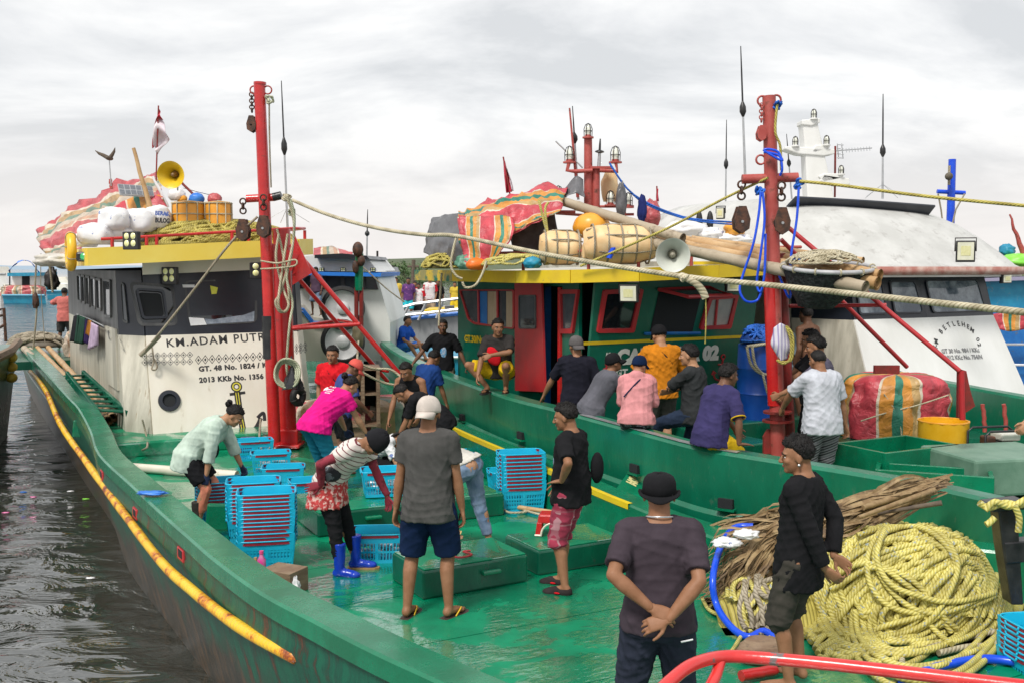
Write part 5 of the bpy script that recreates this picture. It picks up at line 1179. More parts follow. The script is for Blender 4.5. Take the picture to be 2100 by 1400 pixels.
for xa,xb,ya,yb,m_,nm in((983,999,598,664,BLUEPT,'blue_board'),(1000,1020,598,667,WOOD,'wooden_shutter'),(1038,1056,598,671,WOOD,'wooden_shutter')):
 b=MB();b.add([sp2(xa,yb,.014),sp2(xb,yb+1,.014),sp2(xb,ya,.014),sp2(xa,ya,.014)],[(0,1,2,3)]);b.build(nm,M('pale_shutter_wood',(.36,.27,.18),(.48,.38,.27),ns=6,rough=.6,stretch=(1,1,.3))if m_ is WOOD else m_,wf,world=True)
b=MB();b.tube([sp2(981,596,.03),sp2(982,663,.03)],.022,6);b.tube([sp2(1020,596,.03),sp2(1021,670,.03)],.022,6);b.build('mullion',REDF,wf,world=True)
window(boat2,s2,[(1151,594),(1190,594),(1178,684),(1153,684)],REDF,GLASSG,fw=.07,fd=.04,r=.02)
window(boat2,f2,[(1236,594),(1317,592),(1298,681),(1222,682)],REDF,GLASSD,fw=.07,fd=.04,r=.03)
q=[f2 .hit(x,y,.004)for x,y in((1352,596),(1442,590),(1420,680),(1332,684))];b=MB();b.add(q,[(3,2,1,0)]);ow_=b.build('window_opening',INTR,boat2,world=True)
q0=[f2 .hit(1345,592,.03),f2 .hit(1488,594,.03),f2 .hit(1488,606,.42),f2 .hit(1400,610,.50)]
hp2=[f2 .hit(1352,594,.03),f2 .hit(1455,590,.03),f2 .hit(1500,606,.45),f2 .hit(1412,609,.45)]
b=MB();b.tube(hp2,.026,6,closed=True);b.build('awning_frame',REDF,ow_,world=True);b=MB();b.add(hp2,[(0,1,2,3)]);b.build('awning_pane',GLASSG,ow_,world=True)
b=MB();b.tube([f2 .hit(1322,684,.03),f2 .hit(1436,683,.03)],.022,6);b.build('window_ledge',BLUEPT,boat2,world=True)
window(boat2,f2,[(1452,606),(1512,604),(1496,673),(1432,675)],REDF,M('pale_window_glass',(.30,.31,.30),(.42,.40,.37),ns=3,rough=.12),fw=.07,fd=.04,r=.03)
b=MB();b.tube([f2 .hit(1472,608,.02),f2 .hit(1466,670,.02)],.02,6);b.build('mullion',REDF,boat2,world=True)
b=MB();b.add([f2 .hit(1192,708,.004),f2 .hit(1520,693,.004),f2 .hit(1521,687,.004),f2 .hit(1193,701,.004)],[(0,1,2,3)]);b.build('yellow_stripe',YEL2,boat2,world=True)
b=MB();b.add([sp2(1040,702,.004),sp2(1060,705,.004),sp2(1060,699,.004),sp2(1040,697,.004)],[(0,1,2,3)]);b.build('yellow_stripe',YEL2,boat2,world=True)
WHT=M('white_lettering_paint',(.66,.66,.60),(.74,.74,.7),ns=20,rough=.5)
write(boat2,s2,'GT.30/No.12535/GT',(953,700),(1036,706),13,YEL2,.006)
write(boat2,f2,'Km',(1240,735),(1260,734),12,WHT,.004,shear=.2)
write(boat2,f2,'CALLISTHA 02',(1264,745),(1473,735),27,WHT,.02,1.02)
write(boat2,f2,'GT. 30 No. 12535 / KKc',(1262,770),(1440,762),13,WHT,.006,1.1)
for s_,(cx,cy)in((0,(1243,762)),(1,(1480,757))):
 b=MB();sc_=.16 if s_ else.09;o=f2 .hit(cx,cy,.005);X_=(f2 .c[1]-f2 .c[0]).normalized();Z_=f2 .n.cross(X_)
 g=lambda x,y:o+X_*x*sc_+Z_*y*sc_
 b.tube([g(0,.9),g(0,-.8)],.013,6);b.tube([g(-.45,.45),g(.45,.45)],.011,6);b.tube(cr([g(-.85,-.2),g(-.6,-.75),g(0,-.95),g(.6,-.75),g(.85,-.2)],5),.014,6);ringm(b,g(0,1.1),.2*sc_,.009,f2 .n)
 for q_ in(1,-1):b.tube([g(q_*.6,-.3),g(q_*.88,-.1),g(q_*.98,-.42)],.012,6)
 b.build('painted_anchor',REDF,boat2,world=True)
rp2=[(-.62,4.0),(-.62,.55),(-.35,-.35),(.3,-.86),(1.4,-.98),(2.9,-.86),(3.2,-.5),(3.2,4.0)]
def rz2(x,y):return 2.46+.035*x
b=MB();b.prism([Vector((x,y,rz2(x,y)))for x,y in rp2],(0,0,.08));b.build('roof',CREAMD,boat2,fix=True)
for i,(a,c)in enumerate(zip(rp2,rp2[1:])):
 cut=[(0,1)]if i else[(0,.42),(.42,1)]
 for(u0,u1)in cut:
  A_,C_=Vector((*a,0)).lerp(Vector((*c,0)),u0),Vector((*a,0)).lerp(Vector((*c,0)),u1)
  b=MB();b.add([Vector((p.x,p.y,rz2(p.x,p.y)+z))for p,z in((A_,-.03),(C_,-.03),(C_,.13),(A_,.13))],[(0,1,2,3)]);b.build('fascia',YEL2G if i==0 and u0==0 else YEL2,boat2,solid=.04)
b=MB();b.tube([lw2((-.5,2.6,2.8)),lw2((-.45,.6,2.8)),lw2((-.1,-.35,2.81)),lw2((.4,-.7,2.82)),lw2((3.0,-.72,2.88))],.022,8);b.build('roof_rail',REDP,boat2,world=True,smooth=60)
for x,y in((-.47,2.0),(-.45,.7),(-.1,-.35),(.4,-.7),(1.2,-.7),(2.0,-.7),(2.8,-.7)):b=MB();b.cyl((x,y,2.55),(x,y,2.81),.022,n=8);b.build('rail_post',REDP,boat2,smooth=60)
def flood(parent,c,n,w_,h_,tilt=0):
 n=Vector(n).normalized();up=Vector((0,0,1));s_=up.cross(n).normalized();up=n.cross(s_);rot=Matrix((s_,n,up)).transposed()
 b=MB();b.box(c,(w_,.06,h_),rot);o=b.build('floodlight',BLACKP,parent,world=True,bevel=.012)
 b=MB();c=Vector(c);e_=lambda x,y,d:c+s_*x*w_+up*y*h_+n*d
 P=[e_(-.42,-.40,.034),e_(.42,-.40,.034),e_(.42,.42,.034),e_(-.42,.42,.034)];Q=[e_(-.25,-.2,.018),e_(.25,-.2,.018),e_(.25,.25,.018),e_(-.25,.25,.018)]
 b.add([p+n*.002 for p in P],[(0,1,2,3)]);b.build('reflector',REFL,o,world=True)
 b=MB();b.add([q+n*.022 for q in Q],[(0,1,2,3)]);b.build('led_panel',M('led_panel',(.62,.60,.30),(.7,.68,.4),ns=40,rough=.3),o,world=True)
 b=MB();b.tube([e_(-.54,0,0),e_(-.54,.62,0),e_(.54,.62,0),e_(.54,0,0)],.01,6);b.build('bracket',IRON,o,world=True)
flood(boat2,D(1290,602,12.4),(-.4,-.9,-.1),.235,.22);flood(boat2,D(1502,586,13.0),(.2,-.9,-.1),.19,.16)
Y2=11.3;mp2=lambda x,y:D(x,y,Y2)
b=MB();b.cyl(mp2(1596,945),mp2(1577,197),.082,.072,20);m2=b.build('mast',REDP,boat2,world=True,smooth=40)
b=MB();b.cyl(mp2(1590,830),mp2(1580,560),.0835,.079,20);b.build('red_lower_sleeve',RED,m2,world=True,smooth=40)
b=MB();b.cyl(D(1622,930,11.45),D(1602,520,11.45),.058,n=16);b.build('mast_post',REDD,boat2,world=True,smooth=40)
b=MB();b.cyl(mp2(1522,368),mp2(1636,364),.052,n=16);b.build('cross_arm',REDP,boat2,world=True,smooth=40)
for y,r_ in((842,.16),(860,.17)):b=MB();b.cyl(mp2(1595,y),mp2(1595,y+4),r_,n=20);b.build('flange',REDD,boat2,world=True)
b=MB();b.lathe([(.13,0),(.12,.1),(.13,.38),(.001,.38)],W(1600,935,DZ2),(0,0,1),20);b.build('windlass_post',REDD,boat2,world=True,smooth=40)
b=MB();P=[mp2(1566,930),mp2(1566,895),mp2(1575,880),mp2(1590,880),mp2(1590,930)];b.prism(P,(0,.05,0));b.build('side_flange',REDD,boat2,world=True,fix=True)
for x,y in((1563,207),(1592,205),(1560,328)):b=MB();ringm(b,mp2(x,y),.05,.012);b.build('eye_ring',REDP,m2,world=True,smooth=60)
for p,q,r_ in((D(1618,468,11.5),D(1968,760,10.6),.026),(D(1602,492,11.5),D(1860,752,12.2),.026),(D(1610,628,11.5),D(1818,626,11.0),.022),(D(1972,760,10.6),D(1974,860,10.6),.03)):
 b=MB();b.cyl(p,q,r_,n=10);b.build('stay_pipe',REDF,boat2,world=True,smooth=40)
b=MB();P=[D(1966,755,10.6),D(1982,760,10.6),D(1990,800,10.6),D(2000,832,10.6),D(1965,856,10.6)];b.prism(P,(0,.05,0));b.build('stay_bracket',REDD,boat2,world=True,fix=True)
b=MB();b.box(D(1818,757,12.2),(.30,.05,.10));b.build('stay_plate',REDD,boat2,world=True)
block_chain('small rusty shackle and block at the right mast head',D(1562,212,11.25),.15,2,REDP)
block_chain('large rusty pulley block hanging from the left end of the right cross arm',D(1521,372,11.3),.26,1)
block_chain('large rusty pulley block hanging right of the right mast',D(1603,374,11.2),.26,1)
knot('blue and yellow knot at the right mast head',D(1597,216,11.2),.045,ROPEB,3);knot('blue rope knot at the right end of the right cross arm',D(1640,378,11.25),.05,ROPEB,7);knot('blue rope knot under the left end of the right cross arm',D(1558,392,11.25),.045,ROPEB,8)
for i,(p,l)in enumerate((([(1560,395),(1556,440),(1545,500),(1525,560),(1517,595),(1530,618),(1553,616),(1564,590)],'blue rope loop hanging left of the right mast'),([(1564,395),(1568,450),(1560,520),(1552,580),(1560,598),(1568,560),(1570,480)],'blue rope doubled up close to the right mast'),([(1638,385),(1634,450),(1622,530),(1622,600),(1616,608),(1602,575),(1590,545)],'blue rope hanging from the right end of the cross arm'),([(1566,312),(1595,318),(1603,330),(1566,308),(1596,312),(1604,345),(1600,360)],'blue rope wound round the right mast above the cross arm'))):
 rope(l,[D(x,y,11.15-.02*k%.06)for k,(x,y)in enumerate(p)],.014,BLUEP)
rope('yellow green rope hanging from the right mast head',[D(1594,215,11.2),D(1590,270,11.2),D(1600,300,11.2),D(1602,350,11.2)],.014,ROPEO)
rope('brown cord lashed round the right mast below the roof line',[D(x,y,11.2)for x,y in((1565,545),(1590,548),(1600,545),(1590,552),(1565,550))],.014,BAMBOO)
rope('yellow line running from the right mast out to the right edge',[D(1640,372,11.2),D(1720,380,11.0),D(1900,403,10.3),D(2120,424,9.5)],.017,ROPEO)
rope('yellow line running down from the right mast to the roof of the middle boat',[D(1575,365,11.2),D(1480,410,11.6),D(1370,468,12.0),D(1240,525,12.3),D(1190,546,12.4)],.015,ROPEO)
rope('blue line from the light mast to the white wheelhouse roof',[D(1250,335,13.8),D(1300,400,13.8),D(1400,445,13.8),D(1500,456,14)],.013,ROPEB);rope('second blue line below the first from the light mast',[D(1252,340,13.8),D(1310,410,13.8),D(1410,450,13.8),D(1520,462,14)],.011,ROPEB)
for(x0,x1,y0,y1,Y,lab)in((1106,1195,474,542,12.9,'left beige netted buoy on the green wheelhouse roof'),(1196,1346,462,540,12.6,'long beige netted buoy in the middle of the green wheelhouse roof')):
 L_=(x1-x0)/2100*Y;r_=(y1-y0)/2100*Y/2;c=D((x0+x1)/2,(y0+y1)/2,Y);t=thing('netted_buoy',lab,'buoy',c,R(4),'netted buoys on the roof')
 b=MB();pr=[(.001,-L_/2),(r_*.7,-L_*.48),(r_*.95,-L_*.38),(r_*1.02,-L_*.2),(r_*.98,0),(r_*1.02,L_*.2),(r_*.95,L_*.38),(r_*.7,L_*.48),(.001,L_/2)]
 b.lathe([pr[0]]+[(r_*(1.0-.32*abs(k/9-1)**4),L_*(-.47+.94*k/18))for k in range(19)]+[pr[-1]],(0,0,0),(1,0,0),32);b.V=[v*(1+.10*noise.noise(v*5)+.06*abs(noise.noise(v*11)))for v in b.V];b.build('buoy_body',BEIGEB,t,smooth=60)
 b=MB()
 for k in range(5 if L_>.7 else 4):ringm(b,(L_*(-.38+.76*k/(4 if L_>.7 else 3)),0,0),r_*1.04,.012,(1,0,0))
 for k in range(7):a=k*.9;b.tube([Vector((x,math.cos(a)*r_*1.05*q,math.sin(a)*r_*1.05*q))for x,q in((-L_*.47,.7),(-L_*.2,1),(L_*.2,1),(L_*.47,.7))],.011,6)
 b.build('net',ROPEG,t,smooth=60)
blob('round_float','orange and white round float behind the beige netted buoys','float',D(1213,465,13.2),(.24,.22,.18),ORANGEB,.05,3)
tarp('striped_tarpaulin','red green and orange striped tarpaulin draped over the aft roof of the middle boat',[[D(945,432,15.0),D(1010,405,14.6),D(1090,385,14.2),D(1160,372,13.8)],[D(938,440,14.0),D(1010,425,13.7),D(1080,405,13.5),D(1150,396,13.3)],[D(938,490,13.6),D(990,478,13.4),D(1040,470,13.3),D(1140,420,13.1)],[D(944,545,13.6),D(975,530,13.4),D(1010,505,13.3),D(1120,440,13.1)]],TARP,9,9,.085,3,(1.9,1.5),swap=True)
tarp('striped_tarpaulin','front flap of the striped tarpaulin hanging down to the yellow roof edge',[[D(938,438,13.5),D(990,438,13.4),D(1050,440,13.3)],[D(940,490,13.35),D(990,494,13.2),D(1052,480,13.1)],[D(946,538,13.25),D(985,542,13.15),D(1022,524,13.1)]],TARP,8,9,.06,13,(1.7,1.2))
tarp('grey_tarpaulin','grey tarpaulin hanging at the aft end of the yellow roof',[[D(882,444,15.2),D(915,438,14.6),D(948,436,14.0)],[D(872,480,15.0),D(905,492,14.3),D(948,494,13.8)],[D(864,517,15.0),D(900,534,14.3),D(945,545,13.8)]],TARPG,8,8,.035,4,fq=2.4)
tarp('grey_tarpaulin','dark grey tarpaulin showing under the striped one beside the netted buoys',[[D(1035,450,14.1),D(1080,440,14),D(1135,425,13.9)],[D(1045,490,13.9),D(1090,490,13.8),D(1140,475,13.7)],[D(1050,522,13.8),D(1085,525,13.7),D(1125,512,13.6)]],TARPG,7,7,.06,7)
tarp('grey_tarpaulin','black and grey tarpaulin peak beside the red light mast',[[D(1150,405,13.9),D(1178,362,13.8),D(1196,368,13.8)],[D(1160,410,13.6),D(1180,395,13.6),D(1200,405,13.6)]],TARPG,7,7,.04,9)
blob('folded_tarpaulin','pink striped bundle right of the light mast','bundle',D(1335,440,14.5),(.13,.15,.2),TARPF,.2,6)
blob('furled_net','furled grey cloth tied upright on the light mast','bundle',D(1274,415,13.6),(.07,.07,.25),TARPG,.2,8);blob('furled_net','furled navy cloth tied to the blue lines','bundle',D(1317,430,13.7),(.06,.06,.19),cloth('nvy',(.02,.03,.14)),.2,9)
blob('orange_float','orange float lying by the green cloth on the yellow roof edge','float',D(978,543,13.2),(.15,.1,.085),FIBREOR,.08,2,rz=.5)
blob('green_cloth','green cloth bundle on the aft roof edge beside the orange float','cloth',D(955,540,13.4),(.13,.12,.10),M('green_cloth',(.03,.14,.08),(.2,.4,.3),ns=4,bump=.6,bs=10),.35,5)
blob('green_cloth','small teal rope box on the roof beside the red railing','bundle',D(1092,540,12.9),(.12,.12,.08),CYANPT,.2,15)
heap('rope_heap','tangle of yellow rope on the roof behind the red railing','rope',D(1065,545,13.2),.5,.35,.14,40,.016,ROPEY,21);heap('rope_heap','tangle of worn rope at the aft corner of the middle boat roof','rope',D(915,552,14.3),.35,.35,.22,36,.014,ROPEO,22)
for i,(p,l)in enumerate((([(938,480),(930,510),(925,545),(935,565),(948,572)],'cream rope falling from the tarpaulin over the roof edge'),([(998,535),(990,560),(975,585),(955,590),(948,578)],'cream rope looping below the yellow roof edge'),([(906,560),(902,620),(900,668)],'straight rope hanging from the aft corner of the roof'),([(1105,410),(1112,440),(1122,475),(1118,430),(1125,415)],'yellow rope ends hanging from the striped tarpaulin'))):
 rope(l,[D(x,y,12.9 if i!=2 else 14.4)for x,y in p],.016,ROPEW if i<3 else ROPEY)
for i,(a,ya,c,yc,r_,m_,l,ta,tb)in enumerate((((1150,412),13.6,(1400,490),12.2,.075,BAMBG,'thick grey bamboo pole resting high on the light mast',0,0),((1330,480),12.9,(1805,565),10.6,.075,BAMBOO,'upper bamboo pole ending beside the net hoop',0,0),((1340,492),12.7,(1800,582),10.5,.085,BAMBOO,'middle bamboo pole of the bundle on the roof',0,0),((1345,500),12.5,(1775,590),10.3,.08,BAMBG,'lower bamboo pole of the bundle on the roof',0,0),((1420,490),13.2,(1770,535),11.6,.05,BAMBOO,'thin orange bamboo pole above the bundle',0,0))):
 pole('bamboo_pole',l,'bamboo pole',D(*a,ya),D(*c,yc),r_*.8,m_,group='bamboo poles on the middle boat')
hc_=D(1698,548,10.9);t=thing('hoop_net','round hoop net with coils of rope and black netting hung beside the right mast','fishing net',hc_,0)
b=MB();ringm(b,(0,0,0),0.001,.0001);u=Vector((1,0,0));v=Vector((0,.95,.12)).normalized();HR_=.47
b=MB();b.tube([u*HR_*math.cos(a)+v*HR_*math.sin(a)for a in[2*math.pi*k/40 for k in range(40)]],.024,8,closed=True);b.build('hoop',M('grey_plastic_hoop',(.32,.32,.34),(.45,.45,.46),ns=8,rough=.4),t,smooth=60)
b=MB()
for k in range(12):a=k*.52;ringm(b,u*HR_*math.cos(a)+v*HR_*math.sin(a),.030,.010,-u*math.sin(a)+v*math.cos(a))
b.build('hoop_lashing',ROPEW,t,smooth=60)
b=MB();G=[]
for i in range(11):
 f_=i/10;G.append([u*HR_*(1-f_*.6)*math.cos(a)+v*HR_*(1-f_*.75)*math.sin(a)+Vector((-.12*f_,0,-.42*f_**.8+.03*noise.noise(Vector((a,f_*3,0)))))for a in[2*math.pi*k/32 for k in range(33)]])
G.append([Vector((-.12,0,-.45))]*33);b.grid(G)
def netmat():
 m,t_,bs_=nmat('black_netting');n=nn(t_,'ShaderNodeTexNoise',{'Scale':30,'Detail':4});n.inputs['Vector'].default_value=(0,0,0);co=nn(t_,'ShaderNodeTexCoord').outputs['Object'];lk(t_,co,n.inputs['Vector'])
 r=ramp(t_,n.outputs['Fac'],[(.4,(.006,.006,.008)),(.65,(.03,.035,.035))]);lk(t_,r.outputs[0],bs_.inputs['Base Color']);bs_.inputs['Roughness'].default_value=.8
 bp=nn(t_,'ShaderNodeBump',{'Height':n.outputs['Fac'],'Strength':1.0,'Distance':.03});lk(t_,bp.outputs[0],bs_.inputs['Normal']);return m
NET=netmat();b.build('netting',NET,t,smooth=60)
heap('rope_heap','loops of cream rope piled on the round hoop net','rope',hc_+Vector((-.05,0,.02)),.40,.36,.15,44,.015,ROPEW,31)
heap('rope_heap','light blue rope scraps among the loops on the hoop net','rope',hc_+Vector((-.22,-.1,.06)),.16,.14,.07,10,.012,ROPEB,32)
horn('grey white loudspeaker horn on the yellow roof edge',D(1380,524,11.75),(-.12,-1,-.08),.188,.24,M('grey_horn_paint',(.50,.52,.46),(.58,.60,.54),ns=4,rough=.4),M('dull_throat',(.22,.2,.15),(.35,.32,.25),ns=8))
YM=14.0;t=thing('light_mast','faded red light mast with caged lamps on the middle boat roof','light mast',D(1207,500,YM),0)
b=MB();b.cyl(D(1207,510,YM),D(1206,282,YM),.065,.055,14);b.build('post',REDP,t,world=True,smooth=40)
b=MB();b.cyl(D(1222,500,YM),D(1222,345,YM),.055,n=12);b.cyl(D(1185,405,YM),D(1168,222,YM),.022,.012,8);b.build('post',REDP,t,world=True,smooth=40)
for pts in(((1168,330),(1163,350),(1180,352),(1215,350)),((1262,330),(1266,352),(1230,350)),((1145,408),(1147,435),(1180,436)),((1280,420),(1282,440),(1240,440))):
 b=MB();b.tube([D(x,y,YM-.1)for x,y in pts],.028,8);b.build('bracket_arm',REDP,t,world=True,smooth=60)
b=MB();b.box(D(1232,345,YM),(.3,.2,.03));b.build('shelf',REDP,t,world=True);b=MB();b.tube([D(1140,420,YM),D(1200,424,YM),D(1300,424,YM)],.02,6);b.tube([D(1140,438,YM),D(1200,442,YM),D(1300,440,YM)],.02,6);b.build('rail',REDP,t,world=True)
def caged(parent,c,s_,base=REDP):
 c=Vector(c);b=MB();b.lathe([(.001,-.02),(s_*.9,-.02),(s_*.9,0),(s_*.5,0),(s_*.5,s_*.3)],c,(0,0,1),14);o=b.build('lamp_base',base,parent,world=True)
 b=MB();b.lathe([(s_*.42,s_*.2),(s_*.5,s_*.6),(s_*.46,s_*1.5),(s_*.2,s_*1.85),(.001,s_*1.9)],c,(0,0,1),14);b.build('lamp_glass',LAMPG,o,world=True,smooth=60)
 b=MB()
 for k in range(6):a=k*math.pi/3;b.tube([c+Vector((math.cos(a)*s_*r1,math.sin(a)*s_*r1,s_*z))for r1,z in((.62,.1),(.66,1.2),(.4,1.9),(0,2.1))],.005,4)
 ringm(b,c+Vector((0,0,s_*.9)),s_*.64,.005,(0,0,1));b.build('cage',IRON,o,world=True)
for x,y,s_ in((1206,281,.085),(1168,332,.10),(1262,332,.10),(1145,410,.09),(1252,420,.09),(1288,424,.09)):caged(t,D(x,y,YM-.05),s_)
antenna('thin grey antenna with a disc top beside the light mast',D(1228,345,YM),D(1231,285,YM),.02,.5);antenna('crooked black whip antenna rising left of the light mast',D(1186,410,14.1),D(1174,218,14.1),.014,.6);stick('antenna_rod','thin rod slanting left off the light mast','rod',D(1195,345,14),D(1140,290,14),.01,STEEL)
blob('orange_float','orange float tied behind the light mast','float',D(1250,385,14.3),(.12,.12,.24),BEIGEB,.1,4)
flag('red and white flag furled on a leaning pole behind the striped tarpaulin',D(1046,400,15.8),D(1032,322,15.8),[[D(1032,326,15.8),D(1034,360,15.8),D(1038,396,15.8)],[D(1036,332,15.8),D(1044,365,15.9),D(1050,394,15.8)]],[[D(1038,345,15.81),D(1046,370,15.85),D(1050,392,15.8)],[D(1040,345,15.83),D(1050,375,15.9),D(1054,392,15.8)]],FR,FW)
flag('small red and white flag on a pole right of the light mast',D(1348,430,17),D(1347,382,17),[[D(1347,385,17),D(1346,412,17)],[D(1350,390,17),D(1351,414,17)]],[[D(1346,412,17),D(1345,430,17)],[D(1351,414,17),D(1353,434,17)]],FR,FW)
rope('frayed cream rope end tied on the heavy line in front of the green wheelhouse',[D(1395,566,9.2),D(1412,572,9.15),D(1428,582,9.1),D(1440,596,9.1),D(1447,612,9.1)],.035,ROPEW);knot('cream knot on the heavy line in front of the green wheelhouse',D(1404,570,9.15),.035,ROPEW,12)
rope('thin yellow cord dangling from the frayed rope end',[D(1447,610,9.1),D(1448,650,9.1),D(1446,705,9.1)],.006,ROPEO)
stick('blue_bottle','slim blue plastic bottle stuck in the buoy netting','bottle',D(1250,530,12.3),D(1258,508,12.3),.035,BLUEP,.03)
def boxthing(name,label,cat,c,d,rz_,mat,bevel=.015,group=None,open_=False,handle=None,hmat=None,t_=.045):
 t=thing(name,label,cat,c,rz_,group);w_,l_,h_=d
 if open_:
  b=MB();b.box((0,0,.02),(w_,l_,.04));b.build('bottom',mat,t)
  for k,(x,y,a,e_)in enumerate(((0,-l_/2+t_/2,w_,t_),(0,l_/2-t_/2,w_,t_),(-w_/2+t_/2,0,t_,l_-2*t_-.004),(w_/2-t_/2,0,t_,l_-2*t_-.004))):
   b=MB();b.box((x,y,h_/2),(a,e_,h_));b.build('side',mat,t,bevel=.006)
 else:b=MB();b.box((0,0,h_/2),(w_,l_,h_));b.build('box_body',mat,t,bevel=bevel)
 if handle:
  for(x,y,z,wx,wy)in handle:
   b=MB();b.box((x,y,z),(wx,wy,.045));b.build('grip',hmat or mat,t,bevel=.012)
 return t
def atbase(px,py,z):p=W(px,py,z);return p
boxthing('hatch_box','low dark green hatch box behind the seated men on the middle boat','hatch box',Vector((2.8,13.1,DZ2)),(2.0,.75,.42),R(28),GREEND,.02,'hatch boxes');boxthing('hatch_box','dark green hatch box in front of the blue barrel','hatch box',Vector((2.62,12.15,DZ2)),(.8,.7,.30),R(29),GREEND,.02,'hatch boxes')
boxthing('fish_bin','open dark green steel bin beside the striped tarpaulin stack','bin',atbase(1875,1010,DZ2)+Vector((.0,.55,.1)),(1.15,.75,.33),R(28),GREEN,open_=True)
boxthing('fish_bin','shallow open green bin close to the rail of the middle boat','bin',atbase(1880,1030,DZ2)+Vector((.2,.1,.1)),(1.1,.45,.22),R(-22),GREEN,open_=True)
boxthing('hatch_box','pale worn green hatch cover at the right edge beyond the bins','hatch box',atbase(2035,1020,DZ2)+Vector((.2,.35,.05)),(1.2,.95,.38),R(12),M('worn_green_cover',(.16,.27,.20),(.10,.20,.14),ns=3,rough=.5,c3=(.4,.2,.17),ns3=5,thr3=(.66,.7),bump=.2),.03,'hatch boxes')
c=W(1948,935,.45)+Vector((0,.2,0));t=thing('yellow_tub','big yellow plastic tub cut open beside the generator','tub',c,0)
b=MB();b.lathe([(.001,0),(.27,0),(.28,.35),(.285,.385),(.265,.385),(.26,.03),(.001,.03)],(0,0,0),(0,0,1),32);b.build('tub_body',M('yellow_tub_plastic',(.75,.40,.01),(.82,.48,.03),ns=4,rough=.35),t,smooth=35)
b=MB();ringm(b,(0,0,.38),.28,.012,(0,0,1));b.build('rim',ORANGEB,t,smooth=60)
c=Vector((3.22,13.2,.67));t=thing('blue_barrel','tall blue plastic barrel with rope hung on top in front of the wheelhouse corner','barrel',c,0)
b=MB();b.lathe([(.001,0),(.29,0),(.30,.05),(.30,.30),(.315,.33),(.30,.36),(.30,.62),(.315,.65),(.30,.68),(.29,.95),(.2,.98),(.001,.98)],(0,0,0),(0,0,1),32);b.build('barrel_body',BARREL,t,smooth=40)
heap('rope_heap','tangle of bright blue rope on the blue barrel','rope',c+Vector((-.05,-.1,.98)),.27,.22,.22,34,.016,ROPEB,41)
for k,l in enumerate(('outer cream rope coil hanging over the blue barrel','inner cream rope coil hanging over the blue barrel')):rope(l,[c+Vector((x*(1-.25*k),-.33-.01*k,z))for x,z in((-.26,.95),(-.2,.72),(-.05,.60),(.12,.64),(.22,.85),(.1,.98),(-.26,.95))],.018,ROPEW)
rope('frayed rope tail hanging below the coil on the blue barrel',[c+Vector((-.06,-.34,.62)),c+Vector((-.02,-.36,.45)),c+Vector((.02,-.35,.33)),c+Vector((.05,-.35,.22))],.017,ROPEW)
c=Vector((2.70,12.95,.67));t=thing('paint_bucket','white topped blue printed paint bucket on the dark hatch box','bucket',c,0)
b=MB();b.lathe([(.001,0),(.108,0),(.125,.15)],(0,0,0),(0,0,1),28);b.build('blue_label',M('blue_label',(.02,.05,.42),(.3,.4,.7),ns=16,thr=(.6,.66),rough=.3),t,smooth=40);b=MB();b.lathe([(.125,.15),(.135,.16),(.132,.23),(.12,.235),(.11,.2),(.001,.2)],(0,0,0),(0,0,1),28);b.build('white_rim',PLASTW,t,smooth=30)
b=MB();b.tube([Vector((.13*math.cos(a),-.13*math.sin(a),.19-.10*math.sin(a)))for a in[math.pi*k/12 for k in range(13)]],.004,5);b.build('bail_handle',STEEL,t)
c=W(1253,865,DZ2)+Vector((0,-.02,0));t=thing('red_bin','red plastic bin beside the woman in the pink hooded jacket','bin',c,0);b=MB();b.lathe([(.001,0),(.11,0),(.14,.46),(.13,.46),(.1,.02),(.001,.02)],(0,0,.12),(0,0,1),20);b.build('bin_body',RED,t,smooth=40);b=MB();ringm(b,(0,0,.58),.138,.012,(0,0,1));b.build('rim',RED,t,smooth=60)
st0=D(1855,835,11.9);b=MB()
def hull_tarp(name,label,c,rx,ry,rz,mat,seed,rzr,uvs=(2.2,1),amp=.07,n=60,m=30,sq=.35,fq=2.2):
 vs=[];G=[]
 for i in range(m+1):
  p=math.pi*(i/m)*.5+1e-3 if False else(math.pi/2)*(i/m)
  row=[]
  for k in range(n+1):
   a=2*math.pi*k/n;cx,cy=math.cos(a),math.sin(a);s_=(abs(cx)**(1/sq)+abs(cy)**(1/sq))**(-sq);hz_=math.sin(p)**sq;rr=math.cos(p)**sq*1.0
   v=Vector((cx*s_*rr*rx,cy*s_*rr*ry,hz_*rz));q=Vector((math.cos(a)*1.3,math.sin(a)*1.3,v.z*1.1))*fq+Vector((seed,0,0));d=Vector((cx,cy,.3)).normalized()
   row.append(v+d*amp*(noise.noise(q)*1.3+.9*(1-2*abs(noise.noise(q*1.7)))+.4*(1-2*abs(noise.noise(q*4)))))
  G.append(row)
 b=MB();b.grid(G,uv=lambda u,v:(v*uvs[0]*2,u*uvs[1]));o=b.build(name,mat,None,smooth=60);o.location=c;o.rotation_euler=(0,0,rzr);tag(o,label,'tarpaulin');return o
hull_tarp('covered_stack','tall stack wrapped in red orange and green striped tarpaulin tied with cord',W(1858,905,.42)+Vector((0,.42,0)),.62,.45,.80,TARP,2,R(14),(1.6,1),.06)
pc=[W(1858,905,.42)+Vector((0,.0,0))+Vector(v)for v in((-.62,-.12,.28),(-.3,-.1,.38),(.1,-.1,.48),(.5,-.05,.60))];rope('white cord tied slanting across the striped stack',pc,.009,ROPEW);pc=[W(1858,905,.42)+Vector(v)for v in((-.34,-.13,.62),(-.2,-.12,.42),(-.12,-.12,.2),(-.1,-.12,.02))];rope('white cord hanging down the front of the striped stack',pc,.009,ROPEW)
c=W(2060,945,.45)+Vector((0,.15,0));t=thing('generator','small petrol engine pump in a black tube frame beside the yellow tub','engine',c,R(10))
b=MB()
